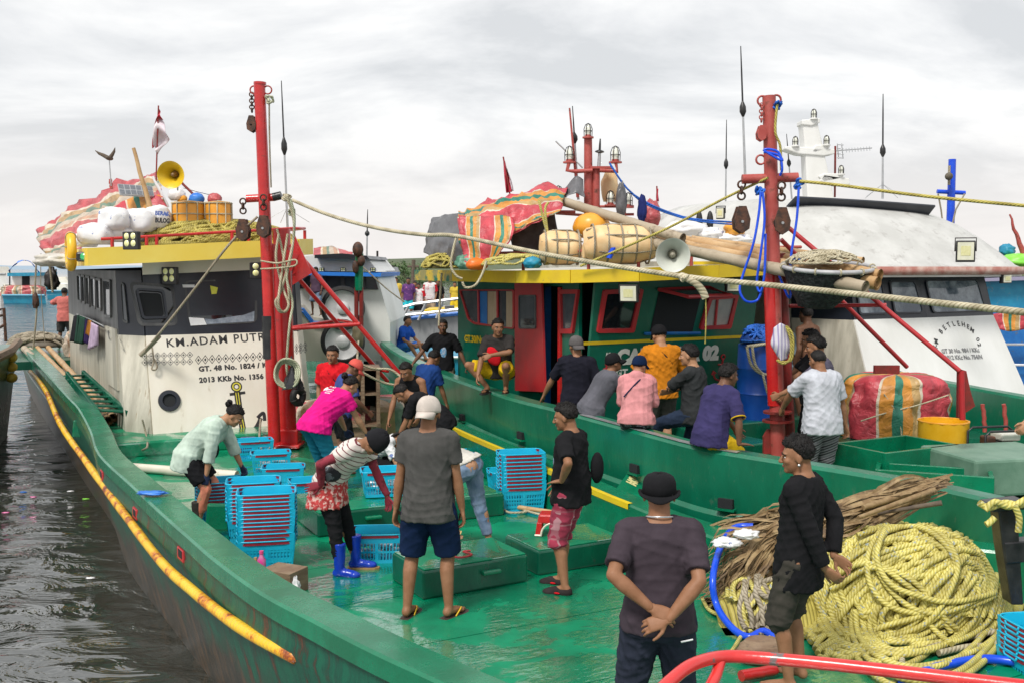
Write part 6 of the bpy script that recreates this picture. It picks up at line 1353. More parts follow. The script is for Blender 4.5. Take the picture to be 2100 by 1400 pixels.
for y in(-.16,.16):b.tube([Vector((-.28,y,0)),Vector((-.28,y,.30)),Vector((-.22,y,.34)),Vector((.22,y,.34)),Vector((.28,y,.30)),Vector((.28,y,0))],.014,8)
for x in(-.28,.28):b.tube([Vector((x,-.16,.02)),Vector((x,.16,.02))],.014,8)
b.build('tube_frame',BLACKP,t,smooth=60)
for nm,cc,d,m_ in(('engine_block',(.02,0,.13),(.2,.2,.16),IRON),('fuel_tank',(.08,0,.26),(.24,.22,.09),M('white_tank',(.55,.55,.48),(.65,.64,.58),ns=6,rough=.4)),('red_shroud',(.16,-.03,.10),(.12,.2,.15),REDF),('muffler',(-.14,0,.22),(.12,.14,.10),RUST)):b=MB();b.box(cc,d);b.build(nm,m_,t,bevel=.02)
b=MB();b.lathe([(.001,-.05),(.075,-.05),(.085,0),(.06,.04),(.001,.05)],(-.14,-.08,.09),(0,-1,0),18);b.build('pump_housing',STEEL,t,smooth=40);b=MB();b.tube([(-.5,-.12,.03),(-.34,-.1,.08),(-.16,-.1,.10)],.032,10);b.build('outlet_pipe',PVC,t,smooth=60)
b=MB();b.lathe([(.001,.03),(.06,.03),(.065,0)],(.17,-.13,.12),(0,-1,0),16);b.build('recoil_cover',BLACKP,t)
for x,l in((2020,'left'),(2063,'right')):stick('rusty_post','thin rusty red post, %s of two behind the generator'%l,'post',D(x,885,12.4),D(x-4,828,12.4),.025,REDP)
tarp('striped_towel','white and lilac striped towel hanging on the right mast',[[D(1585,672,11.0),D(1600,662,10.95),D(1612,668,11.0)],[D(1580,705,11.0),D(1600,705,10.9),D(1620,706,11.0)],[D(1590,732,11.0),D(1602,742,10.92),D(1618,735,11.0)]],stripes_mat('towel',(.62,.60,.66),(.30,.26,.45),26,0,.35),6,6,.02,3,cat='towel')
rope('yellow rope coil hanging beside the towel on the right mast',[D(x,y,10.95)for x,y in((1612,668),(1622,700),(1620,735),(1606,745),(1594,738),(1606,742),(1624,735),(1626,690),(1614,670))],.014,ROPEO)
A3=R(27);O3=Vector((4.87,14.6,0));boat3=thing('fishing_boat','white fishing boat with curved white roof and black arched name lettering on the right','fishing boat',O3,A3)
def lw3(v):return Matrix.Translation(O3)@Matrix.Rotation(A3,4,'Z')@Vector(v)
xs=(-.32,0,1.45,3.05,3.4);yo=(.9,0,-.02,.10,.6)
def fp3(z,k,ex=0):return[Vector((x+(0 if i<4 else 0)+ex*(1 if x>1 else-.3),y-k*(.5 if i else.25),z))for i,(x,y)in enumerate(zip(xs,yo))]
lo,mid,hi=fp3(.45,1.15,.25),fp3(1.86,0),fp3(2.50,-.25,-.1)
for i in range(4):
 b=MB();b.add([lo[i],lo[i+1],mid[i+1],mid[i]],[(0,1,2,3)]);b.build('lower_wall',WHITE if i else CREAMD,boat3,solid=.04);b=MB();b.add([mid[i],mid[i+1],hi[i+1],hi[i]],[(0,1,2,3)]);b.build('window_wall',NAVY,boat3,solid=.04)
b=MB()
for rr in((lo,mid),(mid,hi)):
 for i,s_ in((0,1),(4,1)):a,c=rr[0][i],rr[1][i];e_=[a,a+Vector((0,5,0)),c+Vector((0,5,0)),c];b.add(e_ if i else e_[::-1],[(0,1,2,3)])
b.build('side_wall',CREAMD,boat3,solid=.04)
pl3=[Panel(lw3(lo[i]),lw3(lo[i+1]),lw3(mid[i]),lw3(mid[i+1]))for i in range(4)];pu3=[Panel(lw3(mid[i]),lw3(mid[i+1]),lw3(hi[i]),lw3(hi[i+1]))for i in range(4)]
for p_ in pl3+pu3:p_.c=[c+p_.n*.022 for c in p_.c]
PALE=M('reflecting_window_glass',(.05,.07,.10),(.30,.34,.38),ns=1.6,thr=(.45,.62),rough=.06,spec=.8)
for pan,u0,u1 in((pu3[1],.06,.46),(pu3[1],.54,.96),(pu3[2],.08,.90),(pu3[3],.12,.86)):
 window(boat3,pan,[(u0,.1),(u1,.1),(u1-.02,.86),(u0,.86)],NAVY,PALE,fw=.035,fd=.02,r=.06,pix=False)
cx,cy=1948,712;pc=pl3[2];X_=(pc.c[1]-pc.c[0]).normalized();Z_=pc.n.cross(X_)
s_txt='KM BETLEHEM 02'
for k,ch in enumerate(s_txt):
 if ch==' ':continue
 a=R(176-168*k/(len(s_txt)-1));px,py=1964+42*math.cos(a),714-46*math.sin(a)
 o=pc.hit(px,py,.004);t_=(X_*math.sin(a)-Z_*math.cos(a));n_=pc.n.cross(t_);V,F=text_mesh(ch,.115,.002,'CENTER');b=MB();b.add([o+t_*v[0]+n_*v[1]for v in V],F);b.build('lettering',INK,boat3,world=True)
GRY=M('grey_lettering_paint',(.10,.10,.11),(.3,.3,.3),ns=20,rough=.5)
write(boat3,pc,'GT 30 No. 984 / KKc',(1932,724),(2009,721),8,GRY,.003);write(boat3,pc,'2012 KKc No. 754/N',(1939,737),(2015,735),8,GRY,.003)
re_=[(-1.05,5),(-1.0,.8),(-.55,.05),(.2,-.28),(1.4,-.38),(3.0,-.3),(3.65,.05),(3.9,.7),(3.9,5)]
b=MB();b.prism([Vector((x,y,2.47))for x,y in re_],(0,0,.06));b.build('soffit',WHITE,boat3,fix=True)
b=MB();P=cr([Vector((x,y,0))for x,y in re_],4);b.grid([[p+Vector((0,0,2.50)),p+Vector((0,0,2.62))]for p in P]);b.build('roof_edge',M('chalky_red_edge',(.38,.15,.12),(.55,.40,.34),ns=5,rough=.6,bump=.2),boat3,solid=.05,smooth=40)
prof=[(1.0,0),(.965,.06),(.90,.28),(.82,.52),(.74,.72),(.65,.88),(.55,1.0),(.45,1.08),(.3,1.12),(0.02,1.13)]
cen=Vector((.75,3.0,2.58));b=MB();rows=[]
for k,z in prof:rows.append([Vector((cen.x+(p.x-cen.x)*(.12+.88*k),cen.y+(p.y-cen.y)*k,cen.z+z))for p in P])
b.grid(rows);b.build('domed_roof',M('weathered_white_roof',(.46,.46,.44),(.56,.56,.54),ns=2,rough=.5,c3=(.34,.33,.31),ns3=5,thr3=(.56,.7),bump=.3,bs=12),boat3,smooth=50,solid=.02)
b=MB();A_=[D(1606,432,15.7),D(1760,442,16.1),D(1895,452,16.5)];B_=[D(1632,404,15.5),D(1780,412,15.9),D(1918,422,16.3)]
b.grid([cr(A_,5),cr(B_,5)]);b.build('roof_visor',NAVY,boat3,world=True,solid=.03)
t=boat3;Yw=17.6
def slab(nm,pts,dep,mat=WHITE,Y=Yw):b=MB();b.prism([D(x,y,Y)for x,y in pts],(0,dep,0));return b.build(nm,mat,boat3,world=True,fix=True,bevel=.015)
mm=slab('signal_mast',[(1656,412),(1652,320),(1646,250),(1676,247),(1692,320),(1712,412)],.3)
for nm,p in(('mast_cap',[(1645,256),(1645,246),(1682,243),(1682,252),(1665,258)]),('crosstree',[(1610,306),(1612,300),(1712,306),(1712,316),(1690,320),(1640,316)]),('crosstree',[(1665,312),(1672,298),(1702,296),(1702,304),(1672,314)]),('lower_crosstree',[(1680,372),(1690,358),(1742,366),(1744,379),(1720,380)]),('lower_crosstree',[(1678,362),(1690,356),(1730,356),(1730,366),(1690,374)])):slab(nm,p,.34,Y=Yw-.03)
for x,y,s_ in((1669,243,.075),(1631,299,.075),(1695,297,.075),(1725,357,.07)):caged(boat3,D(x,y,Yw-.02),s_,WHITE)
flood(boat3,D(1980,516,14.3),(-.3,-.9,.0),.25,.30);flood(boat3,D(2062,572,15.6),(.5,-.9,0),.22,.14)
t=thing('tv_antenna','small television antenna right of the white signal mast','antenna',D(1712,405,17.8),0);b=MB();b.tube([D(1712,405,17.8),D(1713,300,17.8)],.018,6);b.build('pole',REDD,t,world=True)
b=MB();b.tube([D(1713,310,17.8),D(1788,304,17.4)],.010,5);
for k in range(9):x=1735+k*6;b.tube([D(x,309-k*.5-4,17.7),D(x+1,309-k*.5+4,17.5)],.006,4)
for x in(1717,1726):b.tube([D(x,295,17.8),D(x+3,326,17.8)],.008,4)
for y in(297,305,316,324):b.tube([D(1716,y,17.8),D(1730,y+1,17.8)],.007,4)
b.build('elements',STEEL,t,world=True)
antenna('tall white whip antenna left of the right mast head',D(1528,358,15.5),D(1519,95,15.5),.016,.45);antenna('thin dark whip antenna far behind the right mast',D(1488,430,20),D(1490,246,20),.014,.45);antenna('slim whip antenna on the domed white roof',D(1810,408,17.5),D(1811,193,17.5),.016,.4,guy=True);antenna('short dark whip antenna beside the white signal mast',D(1624,410,18),D(1613,275,18),.012,.5)
t=thing('blue_mast','bright blue mast with cross arm standing behind the domed roof','mast',D(1948,470,24),0);b=MB();b.cyl(D(1946,560,24),D(1953,327,24),.10,.085,14);b.build('post',BLUEP,t,world=True,smooth=40);b=MB();b.cyl(D(1922,393,24),D(1979,396,24),.05,n=10);b.build('cross_arm',BLUEP,t,world=True,smooth=40)
b=MB();b.tube([D(1947,340,23.8),D(1946,380,23.8)],.03,6);b.ball(D(1946,362,23.7),.09);b.tube([D(1978,398,23.8),D(1960,430,23.8),D(1952,465,23.8)],.02,5);b.tube([D(1924,398,23.8),D(1930,430,23.8),D(1935,470,23.8)],.02,5);b.build('blocks_and_lines',ROPEG,t,world=True)
stick('wheelhouse_handrail','steel handrail along the side of the white wheelhouse','handrail',D(1520,668,15),D(1570,671,15),.015,STEEL)
b=MB();b.hexa([lw3(v)for v in((-2.5,-2.0,WZ-.4),(4,-2.5,WZ-.4),(4,8,WZ-.4),(-1.5,8,WZ-.4))],[lw3(v)for v in((-2.6,-1.2,.42),(4.3,-2.9,.42),(4.5,8,.42),(-2.2,8,.42))]);b.build('hull',GREEND,boat3,world=True)
b=MB();b.beam(lw3((-.4,-.75,.55)),lw3((4.3,-.95,.55)),.10,.28);b.build('green_coaming',GREEN,boat3,world=True,bevel=.02)
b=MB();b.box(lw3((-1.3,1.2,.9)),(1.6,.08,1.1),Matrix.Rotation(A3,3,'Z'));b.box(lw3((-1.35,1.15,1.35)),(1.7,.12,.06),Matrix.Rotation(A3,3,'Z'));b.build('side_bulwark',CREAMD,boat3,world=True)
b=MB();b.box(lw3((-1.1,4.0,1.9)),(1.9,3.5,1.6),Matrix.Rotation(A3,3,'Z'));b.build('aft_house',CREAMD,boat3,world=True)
for i,(x,y,m_,rx,rz_v,l)in enumerate(((1405,470,PLASTW,.3,.12,'white plastic bundle behind the bamboo poles'),(1455,482,SACK,.22,.12,'white sack behind the bamboo poles left of the right mast'),(1506,470,ORANGEB,.15,.12,'yellow drum behind the right mast'),(1498,492,SACK,.35,.10,'low white cover between the two roofs'))):blob('roof_bundle',l,'bundle',D(x,y,15.2),(rx,.2,rz_v),m_,.2,i+30)
flood(boat3,D(1478,438,15.4),(-.5,-.8,.0),.13,.17)
for x,l in((1434,'left'),(1456,'right')):blob('black_fender','black upright fender, %s of two behind the bamboo poles'%l,'fender',D(x,455,15.4),(.05,.05,.16),BLACK,.03,2)
LB=M('light_blue_trim',(.02,.17,.62),(.03,.22,.7),ns=3,rough=.4)
def slabY(par,nm,pts,Y,dep,mat,bevel=0):b=MB();b.prism([D(x,y,Y)for x,y in pts],(0,dep,0));return b.build(nm,mat,par,world=True,fix=True,bevel=bevel)
def simple_hull(label,px0,px1,ytop,Y,mat,trim,rim=8,dep=5,curve=0,name='fishing_boat',lift=0):
 t=thing(name,label,'fishing boat',D((px0+px1)/2,ytop,Y),0);n=10;top=[];bot=[]
 for i in range(n+1):f_=i/n;p=D(px0+(px1-px0)*f_,ytop-lift*f_+curve*math.sin(math.pi*f_),Y+curve*.0);top.append(p);bot.append(Vector((p.x*(1 if 0 else 1),p.y+.35,WZ-.4)))
 b=MB();b.grid([bot,top]);b.grid([top,[p+Vector((0,dep,0))for p in top]]);b.build('hull',mat,t,world=True,fix=False)
 b=MB();b.tube([p+Vector((0,-.03,0))for p in top],rim/2100*Y/2,6);b.build('rub_rail',trim,t,world=True);return t
b4=thing('fishing_boat','white boat with blue roof trim and two huge loudspeakers behind the left mast','fishing boat',D(690,700,20),0)
slabY(b4,'house_wall',[(596,740),(598,560),(772,562),(800,662),(800,740)],20.3,3,WHITE);slabY(b4,'upper_house',[(598,556),(598,530),(640,524),(752,528),(775,556)],20.1,3,WHITE);slabY(b4,'roof_trim',[(592,564),(592,557),(782,560),(780,568)],19.9,3.4,LB);slabY(b4,'dark_roof_edge',[(645,530),(645,523),(700,520),(752,525),(758,532)],19.8,3,NAVY)
slabY(b4,'window_band',[(612,592),(618,578),(632,567),(768,568),(776,594)],20.27,.1,GLASSG)
for x in(660,700,742):slabY(b4,'window_post',[(x,594),(x-2,567),(x+6,567),(x+8,594)],20.22,.04,NAVYD)
for x in(598,605):slabY(b4,'slot_window',[(x,588),(x,566),(x+4,566),(x+4,588)],20.25,.04,NAVYD)
for x in(660,704,765):led(b4,D(x,554,20.0),(0,-1,0),(0,0,1),2,2,.10,.09,NAVYD)
slabY(b4,'flared_bulwark',[(596,740),(598,622),(620,626),(640,650),(676,656),(676,740)],19.9,.2,CREAM)
for k in range(2):b=MB();b.tube([D(x,y+6*k,19.85)for x,y in((598,632),(622,634),(642,660),(676,664))],.028,6);b.build('blue_stripe',LB,b4,world=True)
def panel_pattern():
 m,t,b_=nmat('black_white_pattern');co=nn(t,'ShaderNodeTexCoord').outputs['Object'];v=nn(t,'ShaderNodeTexVoronoi',{'Vector':co,'Scale':9.0});v.distance='MANHATTAN';w=nn(t,'ShaderNodeMath',{0:v.outputs['Distance'],1:9.0},operation='MULTIPLY');f=nn(t,'ShaderNodeMath',{0:w.outputs[0]},operation='SINE');r=ramp(t,f.outputs[0],[(.45,(.02,.02,.025)),(.55,(.55,.56,.58))]);lk(t,r.outputs[0],b_.inputs['Base Color']);return m
slabY(b4,'speaker_panel',[(674,735),(674,604),(732,606),(732,735)],19.75,.4,panel_pattern())
for y in(632,700):
 c=D(703,y,19.7);b=MB();b.lathe([(.43,0),(.42,.06),(.36,.07),(.34,.03)],c,(0,-1,0),32);o=b.build('speaker_ring',BLACK,b4,world=True,smooth=40);b=MB();b.lathe([(.35,.04),(.33,.02),(.12,-.03),(.12,.02),(.06,.05),(.001,.055)],c,(0,-1,0),32);b.build('speaker_cone',M('silver_cone',(.50,.50,.51),(.66,.66,.66),ns=3,rough=.35),o,world=True,smooth=40)
tarp('striped_tarpaulin','pale pink tarpaulin on the roof of the boat with loudspeakers',[[D(642,505,21),D(680,500,21),D(720,516,21)],[D(640,528,20.4),D(680,522,20.2),D(730,526,20.3)]],TARPF,6,8,.05,44)
t=thing('green_wrapped_mast','short twin mast wrapped in green with blocks on top','mast',D(735,700,18.5),0)
for x in(731,741):b=MB();b.cyl(D(x,690,18.5),D(x,590,18.5),.04,n=8);b.build('leg',REDD,t,world=True)
b=MB();b.cyl(D(736,596,18.5),D(737,520,18.5),.075,n=10);b.build('green_wrap',GREEN,t,world=True);b=MB();b.ball(D(734,512,18.4),(.10,.1,.14));b.ball(D(741,535,18.4),(.07,.07,.1));b.ball(D(729,548,18.4),(.06,.06,.12));b.build('blocks',RUST,t,world=True,smooth=60)
blob('rope_bunch','bunch of pale rope tied at the foot of the green wrapped mast','rope',D(733,690,18.2),(.10,.08,.22),ROPEW,.3,3);rope('mooring ropes gathered in the hand of the man in red',[D(735,700,17),D(733,740,14.2),D(740,760,14.0),D(790,785,14.2),D(838,790,14.2)],.017,ROPEW);rope('second rope running from the red shirt man to starboard',[D(736,744,14.0),D(765,755,14.1),D(800,757,14.2),D(822,772,14.2)],.017,ROPEW)
antenna('whip antenna behind the green wrapped mast',D(752,530,24),D(754,430,24),.018,.45)
rope('thin mooring line crossing the stern of the speaker boat',[D(742,545,19),D(790,590,19),D(830,620,19)],.012,ROPEG)
b5=simple_hull('grey hulled boat with blue rim and silver rail, a crowd standing aboard',742,1060,662,30,GREYH,LB,9,9,lift=30)
for p in([(790,664),(806,636),(850,624),(945,612)],[(800,650),(860,644),(945,634)],[(822,660),(838,628)],[(858,657),(874,621)],[(895,653),(908,617)]):b=MB();b.tube([D(x,y,29.8)for x,y in p],.045,6);b.build('silver_rail',STEEL,b5,world=True)
slabY(b5,'deck_box',[(870,655),(870,636),(946,632),(946,652)],33,2,YEL2);slabY(b5,'grey_bin',[(912,655),(912,628),(930,628),(930,655)],32,.5,NAVYD)
b6=thing('fishing_boat','small white cabin boat far behind the grey hull','fishing boat',D(800,600,46),0)
for nm,p,m_,Y in(('cabin',[(778,640),(778,578),(806,575),(812,640)],WHITE,46),('upper_cabin',[(778,574),(780,556),(806,555),(806,574)],CREAM,46.5),('flybridge',[(774,558),(780,548),(808,548),(812,558)],GREYH,46),('cabin_side',[(750,560),(765,540),(790,560),(808,640),(770,640)],WHITE,45)):slabY(b6,nm,p,Y,1.5,m_)
b=MB();b.tube([D(774,548,46),D(774,515,46)],.05,5);b.tube([D(780,545,46),D(808,546,46)],.04,5);b.build('mast',IRON,b6,world=True)
c=simple_hull('blue painted hull with white stripe behind the green stern',745,1000,735,22.5,CYANPT,PLASTW,6,3,lift=4)
b=MB();rows=[]
for k in range(45):x=-75+14*k;rows.append([Vector((x,260,WZ-.5)),Vector((x,262,.3+1.0*abs(noise.noise(Vector((k*.3,0,0)))))),Vector((x,280,2+5*abs(noise.noise(Vector((k*.21,5,0)))))),Vector((x,420,6+6*abs(noise.noise(Vector((k*.17,9,0))))))])
b.grid(rows);tag(b.build('shore',M('shore_scrub',(.05,.075,.03),(.10,.12,.06),ns=.2,rough=.9),None),kind='structure')
b=MB();rows=[]
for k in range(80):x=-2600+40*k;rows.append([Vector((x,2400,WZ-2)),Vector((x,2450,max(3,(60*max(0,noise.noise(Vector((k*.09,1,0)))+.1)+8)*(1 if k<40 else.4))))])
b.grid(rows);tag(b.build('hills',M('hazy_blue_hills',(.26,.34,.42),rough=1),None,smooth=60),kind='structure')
def tree(label,x,y0,y1,Y,w_,seed):
 rn=random.Random(seed);c=D(x,y1,Y);top=D(x,y0,Y).z;t=thing('shore_tree',label,'tree',c,0,'trees on the far shore');hgt=top-c.z
 b=MB();b.tube([Vector((0,0,0)),Vector((.1,0,hgt*.5)),Vector((0,0,hgt*.85))],[hgt*.03,hgt*.02,hgt*.008],6)
 for k in range(5):a=k*1.3;b.tube([Vector((0,0,hgt*(.35+.08*k))),Vector((math.cos(a)*w_*.6,math.sin(a)*w_*.6,hgt*(.5+.09*k)))],[hgt*.012,hgt*.004],5)
 b.build('trunk',BARK,t);b=MB()
 cl=[(Vector((rn.gauss(0,.5)*w_,rn.gauss(0,.5)*w_,hgt*rn.uniform(.35,.95))),rn.uniform(.25,.5)*w_)for _ in range(14)]
 for k in range(900):
  cc,r_=cl[k%14];p=cc+Vector((rn.gauss(0,1),rn.gauss(0,1),rn.gauss(0,.6))).normalized()*r_*rn.uniform(.6,1);s_=rn.uniform(.03,.06)*hgt;u_=Vector((rn.uniform(-1,1),rn.uniform(-1,1),rn.uniform(-.6,.6))).normalized()*s_;v_=u_.cross(Vector((rn.uniform(-1,1),rn.uniform(-1,1),1))).normalized()*s_*.7;b.add([p-u_,p+v_,p+u_,p-v_],[(0,1,2,3)])
 b.build('crown',GFOL,t,kind='stuff')
for i,(x,y0,y1,w_,l)in enumerate(((828,541,596,2.2,'tallest broad tree left of the power pole'),(845,570,600,2.6,'rounded tree just left of the power pole'),(812,572,600,2.4,'low tree behind the man in yellow'),(872,572,600,2.8,'dense tree right of the power pole'),(900,570,602,3.0,'dark tree under the corner of the yellow roof'),(930,572,602,3.0,'tree behind the ropes hanging from the roof'))):tree(l+' on the far shore',x,y0,y1,110,w_,i)
t=thing('power_pole','dark wooden power pole with a cross arm on the far shore','power pole',D(847,600,90),0)
b=MB();b.cyl(D(847,605,90),D(848,533,90),.22,.16,8);b.build('pole',BARK,t,world=True)
for y in(547,536):b=MB();b.tube([D(836 if y>540 else 845,y,90),D(859 if y>540 else 852,y,90)],.10,5);b.build('cross_arm',BARK,t,world=True)
YL=105;b7=simple_hull('blue boat with blue canopy and pink tarpaulin moored at the far left',5,92,606,YL,CYANPT,CYANPT,5,3)
slabY(b7,'cabin_wall',[(25,600),(25,560),(76,560),(76,600)],YL+1,2,WHITE);slabY(b7,'cabin_opening',[(45,596),(45,566),(60,566),(60,596)],YL+.9,.2,INTR);slabY(b7,'cabin_roof',[(15,567),(15,560),(82,559),(82,566)],YL+.2,4,CYANPT)
tarp('blue_canopy','blue canopy over the small boat at the far left',[[D(x,y,Y_)for x,y in((18,557),(35,541),(50,535),(64,541),(80,560))]for Y_ in(YL,YL+4)],TARPB,5,6,.08,3,cat='canopy')
hull_tarp('covered_heap','pink striped tarpaulin heap on the small blue boat at the far left',D(48,608,YL+1),2.1,.9,1.1,TARPF,54,0,(3,2),.15)
for i,(x0,x1,yt,Y,l)in enumerate(((86,152,583,150,'blue and cream boats moored behind the man at the stern'),(95,150,597,120,'low teal boat moored beside the wheelhouse corner'),(0,24,598,125,'grey and white boat cut by the left edge'),(-40,12,562,180,'far white barge at the left edge'))):
 t_=simple_hull(l,x0,x1,yt,Y,(CYANPT,CYANPT,GREYH,WHITE)[i],(PLASTW,CYANPT,PLASTW,GREYH)[i],4,8);slabY(t_,'cabin',[(x0+8,yt),(x0+10,yt-14),(x1-18,yt-15),(x1-10,yt)],Y+.5,4,CREAM);b=MB();b.tube([D(x0+20,yt,Y+1),D(x0+20,yt-45,Y+1)],.09,5);b.build('mast',IRON,t_,world=True)
b8=thing('fishing_boat','dark green boat with timber rim cut by the left edge','fishing boat',D(0,740,19),0)
b=MB();tp=[D(36,706,22),D(20,725,20),D(-60,765,16)];bt=[Vector((p.x-.35-.1*i,p.y,WZ-.4))for i,p in enumerate(tp)];b.grid([bt,tp]);b.grid([tp,[p+Vector((-4,0,0))for p in tp]]);b.grid([[tp[0],tp[0]+Vector((-4,0,0))],[bt[0],bt[0]+Vector((-4,0,0))]]);b.build('hull',GREEND,b8,world=True)
b=MB();b.tube([p+Vector((.02,0,.05))for p in tp],.09,6);b.build('timber_rim',WOOD,b8,world=True)
for p in([(0,635),(8,632),(12,700)],[(0,672),(12,664)],[(0,648),(10,645)]):b=MB();b.tube([D(x,y,21)for x,y in p],.03,6);b.build('rail',RUST,b8,world=True)
for i,y in enumerate((732,752,774)):b=MB();b.ball(D(24,y,20.2),(.11,.11,.10));tag(b.build('yellow_float',M('old_yellow_float',(.42,.30,.03),(.5,.38,.06),ns=4,rough=.5),None,smooth=180),['upper','middle','lowest'][i]+' round yellow float hanging between the two hulls at left','float')
b9=thing('fishing_boat','bright blue boat seen past the white wheelhouse at the right edge','fishing boat',D(2090,620,24),0)
slabY(b9,'dark_gunwale',[(2005,548),(2140,548),(2140,560),(2005,556)],24.3,2,NAVY);slabY(b9,'upper_side',[(2005,572),(2140,568),(2140,700),(2020,700)],24.5,2,CYANPT);slabY(b9,'lower_side',[(2030,640),(2140,640),(2140,820),(2030,820)],24.2,.5,BLUEPT);slabY(b9,'gunwale_strip',[(2005,572),(2140,566),(2140,574),(2005,578)],24.2,.4,M('lilac_strip',(.3,.28,.4),rough=.5))
b=MB();b.tube([D(2034,706,24),D(2120,706,24)],.03,6);b.tube([D(2034,747,24),D(2120,748,24)],.03,6);b.build('white_stripe',PLASTW,b9,world=True)
tarp('striped_tarpaulin','striped tarpaulin hanging over the blue boat at the right edge',[[D(2035,645,23.5),D(2075,640,23.5),D(2110,642,23.5)],[D(2048,675,23.5),D(2075,680,23.5),D(2110,674,23.5)]],TARP,6,8,.04,33)
LG=M('lime_tarpaulin',(.20,.62,.05),(.28,.7,.1),ns=4,rough=.4,bump=.5,bs=6)
blob('lime_cover','lime green cover on the boat at the far right','cover',D(2085,538,25),(.42,.4,.20),LG,.15,3);blob('teal_cover','teal and blue cloth beside the lime green cover','cover',D(2065,515,25.5),(.18,.2,.16),CYANPT,.25,5)
stick('red_white_pole','leaning red and white pole over the lime green cover','pole',D(2098,520,25),D(2071,440,25),.07,REDP,.02);stick('red_pole','thin horizontal red pole left of the lime cover','pole',D(2035,530,25),D(2095,528,25),.03,REDP)
for i,(x,y,m_,l)in enumerate(((48,1008,TARPB,'blue plastic scrap floating at the left'),(68,1018,PINK,'pink plastic scrap floating beside the blue one'),(145,1006,PLASTW,'white plastic scrap floating near the hull'),(176,1022,LG,'small green scrap floating near the hull'),(186,1184,PLASTW,'patch of white foam above the ripple rings'),(12,1050,PINK,'pinkish scrap floating at the left edge'),(405,1306,TARPB,'tiny blue scrap floating below the yellow pipe'))):blob('floating_litter',l,'litter',W(x,y,WZ+.01),(.05 if i!=6 else.02,.03 if i!=6 else.015,.008),m_,.5,i+3,fq=3)
CW,CL,CH,NEST=.50,.36,.27,.034
def crate_meshes():
 def wall(z):f_=z/CH;return(CW/2-.035+.03*f_,CL/2-.035+.03*f_)
 b=MB();a0_,c0_=wall(.0);b.box((0,0,.006),(a0_*2,c0_*2,.012))
 def bar(x1,y1,x2,y2,z1,z2,t_=.005,horiz=False):
  pass
 for sx,sy in((1,0),(-1,0),(0,1),(0,-1)):
  n=15 if sy else 11
  def pt(u,z,o=0):
   a,c=wall(z);return Vector((u*a,sy*(c+o),z))if sy else Vector((sx*(a+o),u*c,z))
  def slab_(u0,u1,z0,z1,t_=.005):
   P=[pt(u0,z0),pt(u1,z0),pt(u1,z1),pt(u0,z1)];Q=[pt(u0,z0,-t_),pt(u1,z0,-t_),pt(u1,z1,-t_),pt(u0,z1,-t_)];b.hexa(P,Q)
  for z0,z1 in((.0,.03),(.095,.112),(.185,.262)):slab_(-1,1,z0,z1)
  slab_(-1,-.93,.03,.185);slab_(.93,1,.03,.185);slab_(-.07,.07,.03,.185)
  for k in range(n):
   u=-.93+1.86*(k+.5)/n
   if abs(u)>.08:slab_(u-.28/n,u+.28/n,.03,.185)
 body=mkmesh('basket',b.V,b.F,CYAN);b=MB();P=[]
 for k in range(32):
  a=2*math.pi*k/32;cx,cy=math.cos(a),math.sin(a);q=.32;P.append(Vector((math.copysign(abs(cx)**q,cx)*CW/2,math.copysign(abs(cy)**q,cy)*CL/2,CH-.006)))
 b.tube(P,.0065,6,closed=True);rim=mkmesh('rim',b.V,b.F,CYAN,smooth=True);b=MB()
 G=[[Vector((p.x*.996,p.y*.996,z))for p in P+P[:1]]for z in(CH-.036,CH-.012)];b.grid(G);band=mkmesh('red_band',b.V,b.F,CRED)
 b=MB();b.tube([Vector((CW/2+.002,y,CH-z))for y,z in((-.07,.012),(-.06,.034),(.06,.034),(.07,.012))],.008,6)
 grip=mkmesh('grip',b.V,b.F,CYAN,smooth=True);return(('basket',body),('rim',rim),('red_band',band),('grip',grip))
CM=crate_meshes();q=None
def crate(label,p,rz_,group='blue plastic fish crates',tilt=(0,0)):
 t=thing('fish_crate',label,'crate',p,rz_,group);t.rotation_euler=(tilt[0],tilt[1],rz_)
 for nm,me in CM:link(nm,me,t)
 link('grip',CM[3][1],t).rotation_euler=(0,0,math.pi);return t
ORD=['topmost','second','third','fourth','fifth','sixth','seventh','eighth','ninth','tenth','eleventh','twelfth','thirteenth','fourteenth']
def stack(p,n,rz_,where,NEST=NEST):
 for k in range(n):
  i=n-1-k;crate('%s blue crate in %s'%(ORD[i]if i!=n-1 else 'bottom',where),Vector(p)+Vector((rng.uniform(-.004,.004),rng.uniform(-.004,.004),k*NEST)),rz_+R(rng.uniform(-1.2,1.2)))
stack(W(549,1160),13,R(12),'the tall front stack beside the pink bottles')
stack(W(522,1112),11,R(14),'the second stack just behind the tall front one')
stack(W(455,1068),6,R(20),'the short stack under the hands of the woman in mint')
stack(W(1068,1042),10,R(12),'the stack on the starboard side of the deck',.04)
stack(D(2140,1330,6.55)+Vector((.02,0,-.28)),7,R(8),'the stack cut off by the right edge of the photo')
FISH=M('silver_fish',(.30,.33,.36),(.62,.64,.65),ns=12,rough=.25,metal=.3)
def fishes(p,n,seed,lab,dz=.03):
 rn=random.Random(seed);b=MB()
 for k in range(n):
  a=rn.uniform(0,3.1);c=Vector((rn.uniform(-.15,.15),rn.uniform(-.08,.08),rn.uniform(.02,.16)));d=Vector((math.cos(a),math.sin(a)*.6,rn.uniform(-.2,.2)))*.09
  b.tube([c-d,c-d*.7,c,c+d*.7,c+d],[.004,.018,.026,.016,.010],7);b.add([c+d,c+d*1.3+Vector((0,0,.03)),c+d*1.3-Vector((0,0,.03))],[(0,1,2)])
 o=b.build('fish_heap',FISH,None,smooth=60,kind='stuff');o.location=p;tag(o,lab,'fish')
